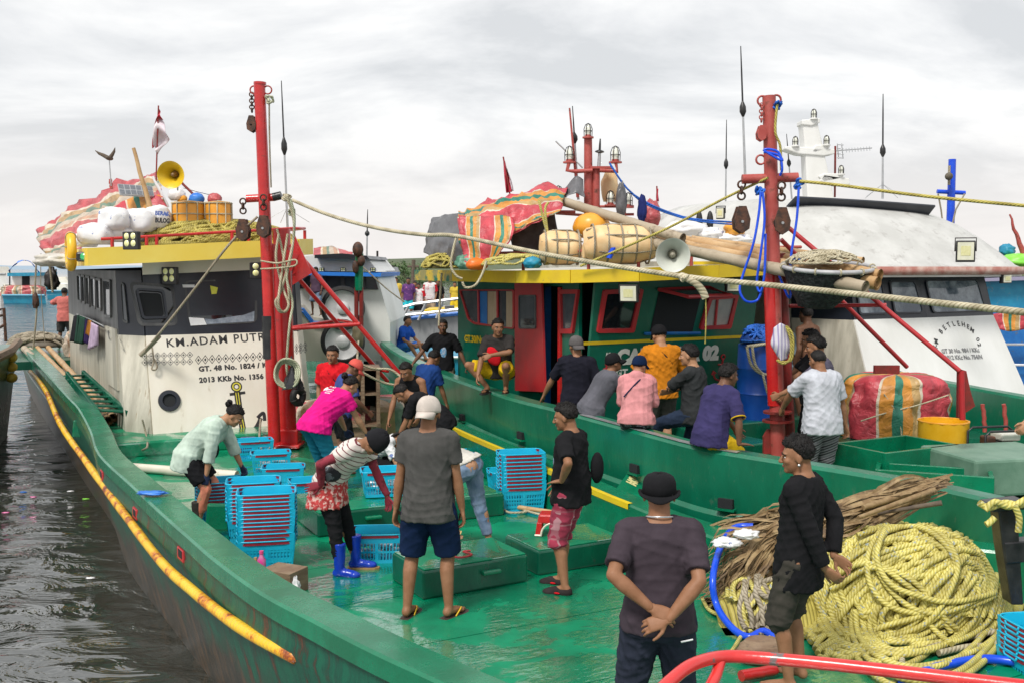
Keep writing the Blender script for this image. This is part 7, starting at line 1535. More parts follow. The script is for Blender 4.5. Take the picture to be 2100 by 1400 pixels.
for x,y,z,a,l,f_ in((556,968,0,15,'full blue crate standing just right of the red mast foot',1),(522,940,.0,20,'blue crate half hidden behind the full one at the mast foot',0),(582,1000,0,10,'blue crate behind the tall stacks, only its rim showing',0),(640,1030,0,20,'blue crate half hidden behind the person in the striped shirt',0),(790,1012,.25,12,'blue crate full of fish on the back hatch box',1),(775,1145,0,4,'blue crate of fish in front of the back hatch box',1),(1045,1008,0,14,'blue crate standing left of the starboard stack',1),(905,965,0,30,'blue crate behind the man in the white cap',0),(700,960,0,28,'blue crate on deck beneath the woman in pink',0),(970,965,0,30,'blue crate behind the woman in jeans',0)):
 p=W(x,y,z);p.z=z;crate(l,p,R(a),tilt=(0,0))
 if f_:fishes(p,22,x,'silver fish lying in the '+l.replace('standing ','').replace('full blue','blue').split(' of fish')[0]+(' '+l.split(' of fish')[1]if ' of fish' in l else ''))
def hatch(px,py,w_,l_,h_,a,lab,grips):
 c0=W(px,py);a=R(a);u_,v_=Vector((math.cos(a),math.sin(a),0)),Vector((-math.sin(a),math.cos(a),0));c=c0+u_*w_/2+v_*l_/2
 t=thing('hatch_box',lab,'hatch box',c,a,'hatch boxes on the near deck');b=MB();b.box((0,0,h_/2),(w_,l_,h_-.002));b.build('box_body',GREEND,t,bevel=.018)
 b=MB();b.box((0,0,h_+.004),(w_-.03,l_-.03,.014));b.build('lid',DECK,t,bevel=.006)
 for x in grips:b=MB();b.box((x,-l_/2-.02,h_*.62),(.17,.06,.035));b.build('grip',GREEN,t,bevel=.012)
 return t
hatch(868,1230,.96,.62,.23,30,'dark green hatch box right behind the man in the white cap',(.12,))
hatch(1104,1180,.90,.60,.21,29,'dark green hatch box carrying the red stool',())
hatch(652,1102,2.02,.95,.23,27,'long dark green hatch box spread with crates across the middle of the deck',(-.45,.35))
tri=MB();tri.tube(cr([W(905,1132,.255),W(940,1142,.255),W(968,1136,.255),W(950,1130,.255),W(965,1128,.255)],4),.008,6);tag(tri.build('red_strap',REDF,None),'red strap lying on the near hatch box','strap')
c=W(1134,1093,.225);t=thing('plastic_stool','red plastic step stool with a cream lined arch on the hatch box','stool',c,R(-8))
b=MB()
def trap(z,k):return[Vector((x*(.15-.03*k),y*(.11-.02*k),z))for x,y in((-1,-1),(1,-1),(1,1),(-1,1))]
b.hexa(trap(.11,.55),trap(.19,1));b.build('seat',RED,t,bevel=.015)
for x in(-1,1):
 for y in(-1,1):b=MB();b.hexa([Vector((x*.15+dx_*.03*-x,y*.11+dy_*.03*-y,0))for dx_,dy_ in((0,0),(1.6,0),(1.6,1),(0,1))][::(1 if x*y>0 else-1)],[Vector((x*.135+dx_*.03*-x,y*.10+dy_*.03*-y,.12))for dx_,dy_ in((0,0),(1.6,0),(1.6,1),(0,1))][::(1 if x*y>0 else-1)]);b.build('leg',RED,t,bevel=.006)
b=MB();b=MB();A_=[Vector((.095*math.cos(a),-.118+.012*math.sin(a),.012+.105*math.sin(a)))for a in[math.pi*k/12 for k in range(13)]];b.tube(A_,.009,6);b.tube([Vector((-.152,-.112,.008)),Vector((-.09,-.115,.008))],.01,6);b.tube([Vector((.152,-.112,.008)),Vector((.09,-.115,.008))],.01,6);b.build('cream_trim',PVC,t)
boxthing('wooden_box','worn brown wooden box beside the tall crate stack','box',W(588,1222)+Vector((-.05,.14,0)),(.30,.24,.19),R(-25),WOOD,.004)
for x,y,l in((505,1158,'pink bottle farther from the camera beside the crates'),(537,1182,'pink bottle nearest the wooden box')):
 t=thing('drink_bottle',l,'bottle',W(x,y),0,'pink plastic bottles');b=MB();b.lathe([(.001,0),(.036,0),(.038,.05),(.034,.075),(.038,.10),(.036,.15),(.015,.185),(.015,.2)],(0,0,0),(0,0,1),16);b.build('bottle_body',PINK,t,smooth=40);b=MB();b.cyl((0,0,.2),(0,0,.225),.018);b.build('cap',M('pink_cap',(.8,.08,.25),rough=.4),t)
stick('wooden_stick','pale short stick standing between the pink bottles and the wooden box','stick',W(527,1180),W(524,1180)+Vector((0,0,.16)),.015,BAMBOO)
def rag(name,label,c,s_,mat,seed,cat,flat=.3):blob(name,label,cat,c,(s_[0],s_[1],s_[2]),mat,.45,seed,fq=2.8)
rag('blue_rag','crumpled blue plastic glove lying on the port rail',W(310,1010,.48),(.14,.06,.02),TARPB,4,'glove');rag('paper_scrap','white paper scrap propped against the wooden box',W(601,1205,.06),(.05,.04,.09),PLASTW,9,'paper')
stick('wooden_pole','brown wooden handle lying on the deck left of the red stool','pole',W(1030,1034,.05),W(1152,1052,.05),.024,BAMBOO)
for i,(p,r_,m_,l)in enumerate((([(1020,1028),(1060,1022),(1100,1024),(1140,1030)],.018,BLUEP,'blue hose lying on the deck behind the wooden handle'),([(1030,1040),(1045,1050),(1080,1048),(1060,1040),(1100,1052),(1130,1056)],.012,ROPEW,'cream cord lying on the deck left of the stool'),([(1040,1022),(1080,1018),(1130,1012),(1210,1006),(1260,1012),(1310,1010)],.016,ROPEW,'cream rope running along the starboard deck edge'),([(1222,1008),(1245,1012),(1256,1028),(1250,1045)],.018,BLUEP,'blue hose end curling beside the black tub'),([(1120,990),(1180,1015),(1240,1030)],.014,REDF,'thin red pipe behind the man in plaid shorts'))):rope(l,[W(x,y,.03)for x,y in p],r_,m_)
heap('rope_heap','small yellow rope coil with a chain beside the black tub','rope',W(1235,1075),.11,.11,.06,12,.012,ROPEY,51)
c=W(1288,1095)+Vector((0,.12,0));t=thing('black_tub','black rubber tub with a painted board tilted on top','tub',c,0);b=MB();b.lathe([(.001,0),(.20,0),(.235,.10),(.24,.30),(.225,.30),(.19,.02),(.001,.02)],(0,0,0),(0,0,1),28);b.build('tub_body',BLACK,t,smooth=40);b=MB();ringm(b,(0,0,.2),.243,.008,(0,0,1));b.build('wire_hoop',IRON,t)
t=thing('painted_board','tilted green box lid with pale hand painted letters on the black tub','board',c+Vector((.05,.02,.30)),0)
Q4=[D(1258,1010,c.y-.12),D(1316,1022,c.y-.1),D(1338,983,c.y+.22),D(1285,972,c.y+.2)];b=MB();b.add(Q4,[(0,1,2,3)]);b.build('lid_panel',GREEN,t,world=True,solid=.02);b=MB();b.add([Q4[1],Q4[1]-Vector((0,0,.09)),Q4[2]-Vector((0,0,.09)),Q4[2]],[(0,1,2,3)]);b.add([Q4[0],Q4[1],Q4[1]-Vector((0,0,.08)),Q4[0]-Vector((0,0,.08))],[(0,1,2,3)]);b.build('lid_side',M('bare_wood_edge',(.25,.16,.10),rough=.6),t,world=True,solid=.01)
pb=Panel(Q4[0],Q4[1],Q4[3],Q4[2]);V,F=text_mesh('ADM',.13,.012);e_=(Q4[0]-Q4[3]).normalized();o=Q4[3].lerp(Q4[2],.2)+pb.n*.014;g_=pb.n.cross(e_);b=MB();b.add([o+e_*v[0]*.55+g_*(v[1])-g_*.0+(Q4[1]-Q4[0]).normalized()*0 for v in V],F);b.build('lettering',M('pale_yellow_letters',(.6,.55,.25),rough=.6),t,world=True)
blob('wooden_block','weathered wooden block on the deck in front of the rope coils','block',W(1565,1335,.07),(.17,.12,.10),WOOD,.12,5,fq=1.6)
stick('red_pipe_end','short red pipe stub lying under the red railing','pipe',W(1522,1385,.05),W(1590,1372,.05),.035,RED);stick('grey_plank','grey plank lying flat beside the wooden block','plank',W(1545,1345,.03),W(1640,1338,.03),.06,WOOD)
rope('thick blue hose curving down past the dry leaves',[W(1545,1078,.52),W(1505,1082,.50),W(1478,1120,.45),W(1462,1185,.30),W(1470,1240,.12),W(1500,1285,.05),W(1535,1305,.04),W(1568,1293,.07),W(1600,1318,.06)],.026,BLUEP,10)
rope('thick blue hose lying at the bottom right corner',[W(1850,1398,.04),W(1905,1372,.04),W(1960,1358,.04),W(2030,1350,.04),W(2115,1362,.04)],.03,BLUEP,10)
rope('yellow rope lying along the deck edge left of the coils',[W(x,y,.03)for x,y in((1440,1225),(1455,1250),(1490,1262),(1540,1262),(1510,1320),(1500,1340),(1530,1350))],.015,ROPEY)
class Mound:
 def __init__(s,c,rx,ry,h,a=0,p=2.4):s.c,s.rx,s.ry,s.h,s.a,s.p=Vector(c),rx,ry,h,a,p
 def z(s,x,y):
  dx_,dy_=x-s.c.x,y-s.c.y;u=(dx_*math.cos(s.a)+dy_*math.sin(s.a))/s.rx;v=(-dx_*math.sin(s.a)+dy_*math.cos(s.a))/s.ry;r_=(u*u+v*v)**.5
  return s.h*max(0,1-r_**s.p)**.62*(1+.10*noise.noise(Vector((x*2.6,y*2.6,3))))
 def hit(s,px,py):
  d=ray(px,py);o=Vector((0,0,EYE));t0,t1=4.5,11.0;prev=t0;t_=t0
  while t_<t1:
   q=o+d*t_
   if q.z<s.z(q.x,q.y)or q.z<.02:break
   t_+=.06
  a,c=t_-.06,t_
  for _ in range(8):
   m_=(a+c)/2;q=o+d*m_
   if q.z<max(.02,s.z(q.x,q.y)):c=m_
   else:a=m_
  return o+d*c
def strands(t,md,lines,r_,mat,seed,gap=11.5):
 rn=random.Random(seed)
 for li_,(pts,n,lay)in enumerate(lines):
  P2=[Vector((x,y,0))for x,y in pts];C=cr(P2,7);b=MB()
  for k in range(n):
   off=(k-(n-1)/2)*gap+rn.uniform(-2,2);ph=rn.uniform(0,6);out=[];lj=rn.uniform(-.02,.045)
   for i,p in enumerate(C):
    d=(C[min(i+1,len(C)-1)]-C[max(i-1,0)]).normalized();nn_=Vector((-d.y,d.x,0));f_=i/(len(C)-1);sp=.72+.5*math.sin(math.pi*f_)+.10*math.sin(ph+5*f_)
    q=p+nn_*(off*sp+7*math.sin(ph+6*f_)+4*math.sin(ph*3+13*f_));h_=md.hit(q.x,q.y);view=(Vector((0,0,EYE))-h_).normalized()
    out.append(h_+view*(lay+lj+.016*math.sin(ph*2+9*f_))+Vector((0,0,.01)))
   out=[out[0]]+[(out[i-1]+out[i]*2+out[i+1])/4 for i in range(1,len(out)-1)]+[out[-1]]
   b.tube(out,r_,7)
  b.build('rope_hank',mat,t,smooth=60,world=True,kind='stuff')
c=W(1862,1275)+Vector((0,.22,0));md=Mound(c,.80,.54,.66,R(-8),3.0);t=thing('rope_pile','big pile of yellow rope flecked with blue on the right of the deck','rope',c,0)
b=MB();b.grid([[Vector((c.x-.78+1.56*i/30,c.y-.7+1.4*j/30,md.z(c.x-.78+1.56*i/30,c.y-.7+1.4*j/30)*.955))for j in range(31)]for i in range(31)]);b.build('rope_core',ROPEO,t,smooth=180,world=True,kind='stuff')
strands(t,md,[([(1690,1300),(1680,1220),(1700,1130),(1760,1090),(1830,1100),(1860,1150)],13,.0),([(1700,1180),(1720,1110),(1790,1068),(1890,1062),(1980,1080),(2040,1130)],12,.01),([(1710,1270),(1760,1200),(1850,1150),(1950,1130),(2030,1120),(2052,1180),(2045,1270)],14,.03),([(2000,1090),(1930,1125),(1830,1140),(1760,1180),(1725,1240),(1760,1290),(1830,1270)],11,.05),([(1800,1290),(1850,1230),(1920,1170),(1990,1150),(2030,1190),(2025,1270)],15,.06),([(1780,1250),(1790,1300),(1860,1325),(1950,1305),(2010,1260),(2040,1200)],13,.05),([(1840,1240),(1810,1270),(1830,1300),(1890,1295),(1960,1250),(2000,1180)],9,.085),([(1670,1330),(1700,1310),(1740,1260),(1750,1200),(1800,1150)],9,.02),([(1690,1340),(1760,1335),(1830,1335),(1900,1330)],5,.0),([(1900,1070),(1960,1068),(2030,1090),(2055,1140),(2058,1240),(2040,1300)],9,.03),([(1720,1100),(1700,1160),(1705,1240),(1740,1300)],8,.05),([(1760,1110),(1880,1090),(1960,1160),(1900,1260),(1800,1300)],3,.11),([(2030,1110),(1940,1180),(1900,1260),(1960,1310)],4,.10),([(1700,1200),(1790,1170),(1880,1210),(1960,1290)],2,.12),([(1820,1070),(1790,1140),(1830,1220),(1920,1250),(2040,1220)],3,.12)],.0205,ROPEY,3,10.5)
c=W(1600,1290)+Vector((0,.30,0));md2=Mound(c,.44,.40,.30,0);t=thing('rope_pile','smaller pile of grey and yellow rope behind the legs of the man in black','rope',c,0)
b=MB();b.grid([[Vector((c.x-.42+.84*i/16,c.y-.42+.84*j/16,md2 .z(c.x-.42+.84*i/16,c.y-.42+.84*j/16)*.95))for j in range(17)]for i in range(17)]);b.build('rope_core',ROPEO,t,smooth=180,world=True,kind='stuff')
strands(t,md2,[([(1510,1235),(1525,1200),(1545,1225),(1535,1260)],6,.01),([(1575,1290),(1560,1230),(1580,1190),(1620,1180),(1660,1220)],9,.01)],.018,ROPEY,5,10)
strands(t,md2,[([(1545,1290),(1535,1230),(1550,1180),(1590,1170)],4,.05),([(1550,1295),(1590,1275),(1610,1285),(1625,1310)],5,.04),([(1560,1180),(1575,1225),(1610,1225),(1620,1200)],2,.06)],.02,ROPEG,6,12)
rope('pair of pale rope ends lying right of the big rope pile',[W(x,y,.04)for x,y in((1900,1330),(1960,1312),(2040,1295),(2080,1300),(2095,1310))],.024,ROPEW);rope('pale rope end curling under the big rope pile',[W(x,y,.04)for x,y in((1925,1338),(1985,1325),(2030,1322),(2060,1310))],.022,ROPEW);rope('frayed pale rope end at the foot of the big rope pile',[W(x,y,.03)for x,y in((1850,1345),(1848,1372),(1838,1390))],.02,ROPEW)
def leaves(name,label,lines,n,w_,seed,lean=0):
 rn=random.Random(seed);o0=lines[0][0];t=thing(name,label,'dry leaves',o0,0);big=MB();cnt=0
 for k in range(n):
  A_,B_=rn.choice(lines[:-1]),None;L_=rn.choice(lines);P=[Vector(p)+Vector((rn.gauss(0,1),rn.gauss(0,1),rn.gauss(0,.7)))*w_*(.35+.65*i/(len(L_)-1))for i,p in enumerate(L_)];s0,s1=rn.uniform(0,.35),rn.uniform(.6,1);C=cr(P,5);C=C[int(s0*len(C)):max(int(s0*len(C))+4,int(s1*len(C)))]
  if len(C)<4:continue
  C=[p+Vector((0,0,0))for p in C];wd=rn.uniform(.008,.024);up=Vector((rn.uniform(-1,1),rn.uniform(-1,.2),rn.uniform(.2,1))).normalized();rows=[]
  for i,p in enumerate(C):
   d=(C[min(i+1,len(C)-1)]-C[max(i-1,0)]).normalized();sd=d.cross(up).normalized()*wd*math.sin(math.pi*(.12+.85*i/(len(C)-1)));p.z=max(p.z,.03);rows.append([p-sd,p+d.cross(sd)*.35,p+sd])
  if cnt<60:b=MB();b.grid(rows);b.build('leaf',LEAF,t,world=True)
  else:big.grid(rows)
  cnt+=1
 big.build('leaf_litter',LEAF,t,world=True,kind='stuff');return t
ln=[[W(1935,985,.93),W(1850,1005,.87),W(1760,1040,.76),W(1640,1075,.64),W(1520,1110,.46),W(1450,1190,.15)],[W(1930,1000,.89),W(1820,1035,.77),W(1720,1080,.65),W(1620,1110,.52),W(1530,1150,.28),W(1440,1240,.06)],[W(1880,1020,.82),W(1760,1070,.66),W(1650,1110,.45),W(1560,1150,.35),W(1500,1200,.2),W(1460,1230,.08)],[W(1740,1040,.76),W(1620,1060,.64),W(1500,1095,.34),W(1440,1150,.16)],[W(1700,1070,.66),W(1600,1100,.54),W(1530,1180,.3),W(1500,1240,.1)]]
leaves('palm_fronds','long heap of dry brown palm fronds behind the rope piles',ln,760,.10,8)
for i,(a,c,r_)in enumerate((((1942,980),(1790,1020),.03),((1920,992),(1770,1040),.035),((1915,1005),(1760,1060),.025),((1930,1030),(1800,1052),.02),((1905,1015),(1770,1062),.022))):
 o=stick('frond_stalk',['topmost','second','third','dark lowest','fourth'][i]+' thick dry frond stalk sticking out over the rope pile','stalk',W(*a,.93-.02*i),W(*c,.83-.03*i),r_,BARK if i==3 else LEAF,r_*.6)
blob('plastic_bag','white and blue plastic bag caught in the palm fronds','plastic bag',W(1490,1112,.54),(.11,.07,.04),SACK,.35,7);blob('plastic_bag','second white bag just right of the first in the fronds','plastic bag',W(1530,1095,.60),(.09,.06,.035),PLASTW,.4,17)
t=thing('mooring_bitt','black painted timber bitt with yellow rope tied on top at the right edge','bitt',D(2070,1150,6.9),0);Yb=6.75
for nm,p,dep in(('post',[(2048,1048),(2088,1042),(2092,1120),(2100,1240),(2075,1240),(2056,1120)],.14),('cap',[(2034,1050),(2036,1036),(2110,1028),(2110,1044)],.2),('cross_beam',[(2060,1112),(2140,1106),(2140,1150),(2064,1156)],.12)):b=MB();b.prism([D(x,y,Yb-(.03 if nm=='cap' else.01 if nm=='cross_beam' else 0))for x,y in p],(0,dep,0));b.build(nm,BLACKP,t,world=True,fix=True,bevel=.01)
for i,p in enumerate(([(2008,1030),(2030,1040),(2060,1030),(2090,1035),(2110,1030)],[(2020,1045),(2040,1028),(2070,1038),(2105,1022)],[(2080,1035),(2090,1060),(2088,1090)],[(2040,1060),(2030,1070),(2022,1075)])):rope(['lower yellow rope strand','upper yellow rope strand','hanging yellow rope end','short yellow rope stub'][i]+' on the black bitt',[D(x,y,Yb-.06-.02*i)for x,y in p],.022,ROPEY)
t=thing('red_railing','thick chipped red pipe railing crossing the bottom right corner','railing',D(1450,1350,3.3),0)
CHIP=M('chipped_red_pipe',(.56,.018,.02),(.64,.04,.035),ns=4,rough=.28,c3=(.14,.12,.12),ns3=7,thr3=(.62,.65),coat=.4,bump=.15)
b=MB();b.tube(cr([D(1330,1440,3.0),D(1375,1395,3.1),D(1420,1362,3.2),D(1480,1346,3.3),D(1560,1348,3.3),D(1750,1366,3.2),D(2150,1412,3.0)],8),.021,20);b.build('top_pipe',CHIP,t,world=True,smooth=60);b=MB();b.tube([D(1478,1352,3.3),D(1468,1385,3.25),D(1440,1440,3.1)],.019,16);b.build('stay',CHIP,t,world=True,smooth=60)
hull_tarp('covered_heap','low heap under faded red green and cream tarpaulin behind the crew',W(745,905,.0)+Vector((0,.4,0)),.95,.55,.62,TARPF,4,R(8),(1.2,.9),.06)
hull_tarp('covered_heap','small tarpaulin covered bundle right of the red mast foot',W(640,905,.0)+Vector((0,.3,0)),.34,.4,.55,TARPF,14,0,(.8,.7),.05)
hull_tarp('covered_heap','pink and red covered bundle by the starboard rail behind the crew',W(880,835,.1)+Vector((0,.3,0)),.4,.4,.40,TARP,24,0,(.5,.5),.05)
blob('green_cloth','green cloth lying on top of the faded tarpaulin heap','cloth',W(738,905,0)+Vector((0,.3,.64)),(.16,.14,.06),M('leaf_green_cloth',(.10,.19,.06),(.16,.28,.1),ns=5,bump=.5,bs=12),.3,6)
t=thing('wooden_cabinet','open fronted brown wooden cabinet behind the man in the red shirt','cabinet',D(715,812,14.9),R(10))
for p,d in(((-.42,0,0),(.05,.5,.85)),((.42,0,0),(.05,.5,.85)),((0,0,.42),(.9,.5,.04)),((0,0,-.40),(.9,.5,.04)),((.2,0,0),(.05,.48,.8)),((.3,0,.05),(.3,.46,.03))):b=MB();b.box((p[0],p[1],p[2]),d);b.build('panel',WOOD,t)
b=MB();b.box((0,.24,0),(.86,.03,.8));b.build('back',INTR,t)
b=MB();b.box((0,0,-.7),(.5,.4,.55));b.build('plinth',WOOD,t)
boxthing('blue_case','small blue and black case beside the mast foot','case',W(510,925,.02),(.22,.2,.2),R(15),M('blue_case',(.03,.03,.16),(.05,.05,.25),ns=5,rough=.4),.02)
rope('rope loop lying at the foot of the red mast',[W(x,y,.1)+Vector((0,-.15,z))for x,y,z in((535,915,0),(545,905,.1),(560,910,.05),(550,925,.0),(538,918,.1),(540,890,.25))],.016,ROPEG)
b=MB();b.prism([L1(x,y,.30)for x,y in((-1.7,10.2),(3.4,10.2),(3.2,15.0),(-1.3,15.0))],(0,0,.19));b.build('stern_platform',GREEND,boat1,world=True,fix=True)
heap('rope_heap','heap of grey rope coiled on the stern rail by the bamboo poles','rope',W(58,714,.62)+Vector((0,.5,0)),.75,.5,.35,50,.035,ROPEG,61)
hull_tarp('covered_heap','striped tarpaulin bundle on the stern behind the hanging washing',L1(.18,11.5,.49),.27,.6,.6,TARPF,34,0,(1,.8),.08)
for i,(p,l)in enumerate((([(75,525),(72,600),(75,640),(68,715)],'dark mooring line hanging left of the man at the stern'),([(84,520),(84,600),(92,700)],'thin second line hanging at the stern'),([(92,525),(115,545),(132,550),(145,545)],'line from the roof corner to the block at the stern'),([(98,530),(104,560),(108,600)],'line with a block hanging over the stern'))):rope(l,[D(x,y,24 if i<2 else 19)for x,y in p],.022 if i!=1 else.01,ROPEG)
blob('pulley_bunch','dark cluster of blocks and knots hanging above the man at the stern','pulleys',D(106,576,20),(.13,.1,.22),IRON,.35,8);blob('pulley_bunch','rusty hook and block on the line at the far left','pulley',D(73,618,24),(.07,.07,.2),RUST,.3,9)
C_=lambda n,c,**k:cloth('cloth_'+n,c,**k)
CHAR,NAVYC,BLKC,DGRY=C_('charcoal',(.085,.083,.08)),C_('navy',(.006,.018,.060)),C_('black',(.012,.012,.014)),C_('dark_plum',(.058,.044,.056))
PLAID=stripes_mat('plaid_cloth',(.36,.03,.07),(.62,.42,.45),10,0,.10,[(2,9,.12,(.62,.4,.42)),(2,4.5,.35,(.18,.01,.03)),(0,5,.4,(.2,.015,.04))])
STRIPE=stripes_mat('striped_jersey',(.62,.56,.52),(.14,.02,.03),24,2,.18,rot=(R(40),0,0))
FLORAL=M('floral_cloth',(.42,.035,.035),(.60,.38,.34),ns=26,thr=(.5,.56),rough=.8,det=2);CAMO=M('camouflage_glove',(.13,.008,.018),(.24,.02,.04),ns=8,thr=(.45,.52),rough=.8,c3=(.30,.20,.16),ns3=7,thr3=(.64,.67))
GLV,GLB,BOOT,BSOLE=M('red_glove',(.17,.008,.022),(.22,.015,.03),ns=8,rough=.8),M('navy_glove',(.01,.02,.06),rough=.8),M('blue_rubber_boot',(.005,.03,.36),(.01,.05,.45),ns=5,rough=.25),M('tan_sole',(.32,.2,.08),rough=.5)
YSH=C_('yellow',(.66,.42,.012));FLIP,FSTR=M('dark_flip_sole',(.05,.03,.025),rough=.6),M('yellow_strap',(.7,.42,.02),rough=.4)
DENIM=M('faded_denim',(.10,.16,.26),(.20,.27,.38),ns=9,rough=.85,bump=.3,bs=14);MSHIRT=C_('mint',(.46,.56,.48));PINKC,HOOD,ORC,BLC=C_('magenta',(.72,.010,.22)),C_('rose',(.62,.26,.27)),C_('orange',(.58,.20,.012)),C_('denim_blue',(.045,.07,.23))
REDC,WTEE,PURP,GTEE,TEAL=C_('red',(.60,.012,.02)),C_('pale_grey',(.50,.52,.57)),C_('indigo',(.045,.038,.12)),C_('mid_grey',(.11,.11,.13)),C_('teal',(.01,.15,.22))
PAT=M('patterned_cloth',(.012,.014,.018),(.12,.14,.16),ns=16,thr=(.5,.55),rough=.8,det=3);ZEB=stripes_mat('zebra_cloth',(.03,.03,.035),(.22,.21,.23),40,2,.4,[(2,17,.3,(.2,.2,.22))],rot=(R(12),R(20),0))
def P(px,py,z=0.0):p=W(px,py,z);p.z=z;return p
def prn(J,body,u,z,size,mat,font=.003,sx=1.0,backside=True,align='CENTER'):
 """flat print lying on the back (or chest) of a shirt"""
 s_=-1 if backside else 1;R2=J['R2'];o=J['chest']+R2@Vector((u,s_*(.068*J['h']*J['w']+.030),z));V,F=text_mesh(body,size,font,align);b=MB();X_=R2@Vector((-s_*-1 if backside else-1,0,0))if False else R2@Vector((1 if backside else-1,0,0));Z_=R2@Vector((0,0,1));b.add([o+X_*v[0]*sx+Z_*v[1]for v in V],F);return b.build('print',mat,J['T'])
def neckstrap(J,pts,r_,mat,nm='strap'):b=MB();b.tube(cr([J['chest']+J['R2']@Vector(p)for p in pts],5),r_,6);return b.build(nm,mat,J['T'],smooth=60)
J=person('man in a pale cap, charcoal tee and navy shorts, seen from behind',P(880,1262),-6,1.68,1.0,1,.0085,feet=((.15,.0),(-.16,-.03)),toe=(30,12),head=(4,4,0),top=('tee',CHAR,.62,.026,-.075),bottom=('shorts',NAVYC,.98,.032),hat=('cap',C_('bone',(.56,.50,.45)),165),shoes=('flip',FLIP,FSTR),hands=((.25,.04,.79),(-.25,.02,.80)))
J=person('man in black tee and red plaid shorts with hand on hip, looking left',P(1170,1206)+Vector((0,0,.0)),62,1.55,1.02,1,.0085,feet=((.07,.12),(-.15,-.02)),toe=(-5,-8),head=(8,14,0),top=('tee',BLKC,.85,.022,-.06),bottom=('shorts',PLAID,1.12,.03),hair='full',shoes=('clog',C_('shoe',(.035,.028,.028)),REDC),hands=((.25,.25,.74),(-.22,-.02,.93)),elb=(None,(-1,-.8,0)),hp=('relax','flat'),hup=(None,(-.3,-.5,.8),None,(.35,.9,-.2)),belly=.012)
b=MB();b.ball(J['waist']+Vector((.16,-.16,.03)),(.08,.05,.13));b.build('shoulder_bag',BLKC,J['T'],smooth=60)
b=MB();b.ball(J['chest']+J['R2']@Vector((-.02,.125,-.10)),(.05,.012,.08),rot=J['R2']);b.build('shirt_emblem',M('pale_blue_print',(.12,.2,.4),(.45,.5,.55),ns=20),J['T'],smooth=60)
J=person('man in a black bucket hat and dark plum tee, hands clasped behind his back',Vector((.745,5.1,.0)),-3,1.60,1.06,1,.0075,feet=((.14,0),(-.15,0)),head=(0,-4,0),top=('tee',DGRY,.80,.019,-.03),bottom=('shorts',C_('slate',(.028,.034,.055)),1.02,.03),hat=('bucket',BLKC),hands=((.03,-.225,.90),(-.06,-.205,.95)),elb=((.9,-.45,.2),(-.9,-.5,.1)),hp=('relax','relax'),hup=((.2,-.8,.6),(0,-.9,.5),(-.9,-.15,-.25),(.9,-.2,-.35)),belly=.004)
b=MB();b.tube(cr([J['nb']+J['R2']@Vector((.066*math.cos(a),.062*math.sin(a)-.008,.012-.012*math.sin(a)))for a in[2*math.pi*k/10 for k in range(10)]],3,True),.0045,6,closed=True);b.build('necklace',STEEL,J['T'],smooth=60)
b=MB();b.tube([J['pel']+Vector((.16,-.125,-.06)),J['pel']+Vector((.10,-.135,-.07))],.005,5);b.build('pocket_print',PLASTW,J['T'])
J=person('slim man in long sleeved black top and dark shorts standing by the rope piles',Vector((1.77,6.2,.02)),52,1.58,.92,1,.0085,feet=((.1,.02),(-.12,0)),head=(2,28,0),top=('tee',BLKC,1.92,.024,-.12),bottom=('shorts',C_('olive',(.055,.05,.042)),1.05,.035),hair='spiky',hands=((.12,-.17,.82),(-.10,-.20,.80)),elb=((1,-.6,0),(-1,-.5,0)),hp=('relax','relax'),hup=(None,None,(.1,-.8,-.5),(.3,-.6,-.6)),lean=-2)
b=MB();b.ball(J['hp_'](-.37,-.02,-.17),.009);b.build('earring',STEEL,J['T'])
J=person('person in a striped jersey, floral skirt, red sleeves, black beanie and blue boots',P(700,1172),-98,1.50,.98,1,.0085,pel=(0,-.10,.78),lean=30,lean2=50,twist=-14,feet=((.10,.02),(-.12,.10)),toe=(8,-8),head=(62,0,0),top=('tee',STRIPE,.5,.024,-.06),bottom=('trousers',BLKC,1.75),hat=('beanie',C_('black_knit',(.015,.015,.018)),0),shoes=('boot',BOOT,BSOLE),hands=((.20,-.10,.80),(-.16,.42,.52)),elb=((.7,-.5,.5),(-.5,-1,0)),hp=('flat','relax'),hup=((1,.2,.3),None,(0,-.9,-.2),(0,.15,-1)),extra={'gloves':GLV,'sleeves':(CAMO,.35)})
q=MB();V,F=None,None;b=PR();b.loft([(J['pel']+Vector((0,y_,z_)),Vector((1,0,0)),Vector((0,1,0)),a_,c_)for y_,z_,a_,c_ in((.03,.07,.155,.12),(-.01,-.04,.185,.155),(-.02,-.20,.20,.17))]);V,F=vox(b,.011,2,.012,3);npobj('skirt',[(V,F,0)],[FLORAL],J['T'])
b=MB();b.ball(J['waist']+J['R1']@Vector((.14,.02,-.02)),(.05,.09,.07));b.build('waist_bag',PAT,J['T'],smooth=60)
J=person('woman in a loose mint blouse and black shorts bending over the short crate stack',P(412,1080),-88,1.53,1.0,0,.0095,pel=(0,-.10,.74),lean=34,lean2=52,feet=((.10,0),(-.10,.14)),head=(38,0,0),top=('tee',MSHIRT,1.45,.034,-.10),bottom=('shorts',BLKC,.8,.02),hair='bun',hands=((.16,.10,.52),(-.18,.40,.53)),elb=((.9,-.3,0),(-.8,-.3,0)),hp=('grip','grip'),female=True,extra={'gloves':GLB},shoes=('boot',C_('grey_sock',(.05,.045,.04)),BLACK))
neckstrap(J,[(.07,-.02,.13),(.12,.10,.0),(.13,.16,-.16),(.10,.22,-.30)],.007,BLKC);b=MB();b.ball(J['waist']+Vector((.1,.18,-.06)),(.03,.06,.09));b.build('neck_pouch',BLKC,J['T'],smooth=60)
SL=M('peach_leggings',(.52,.17,.10),(.6,.22,.14),ns=8,rough=.8);b=PR()
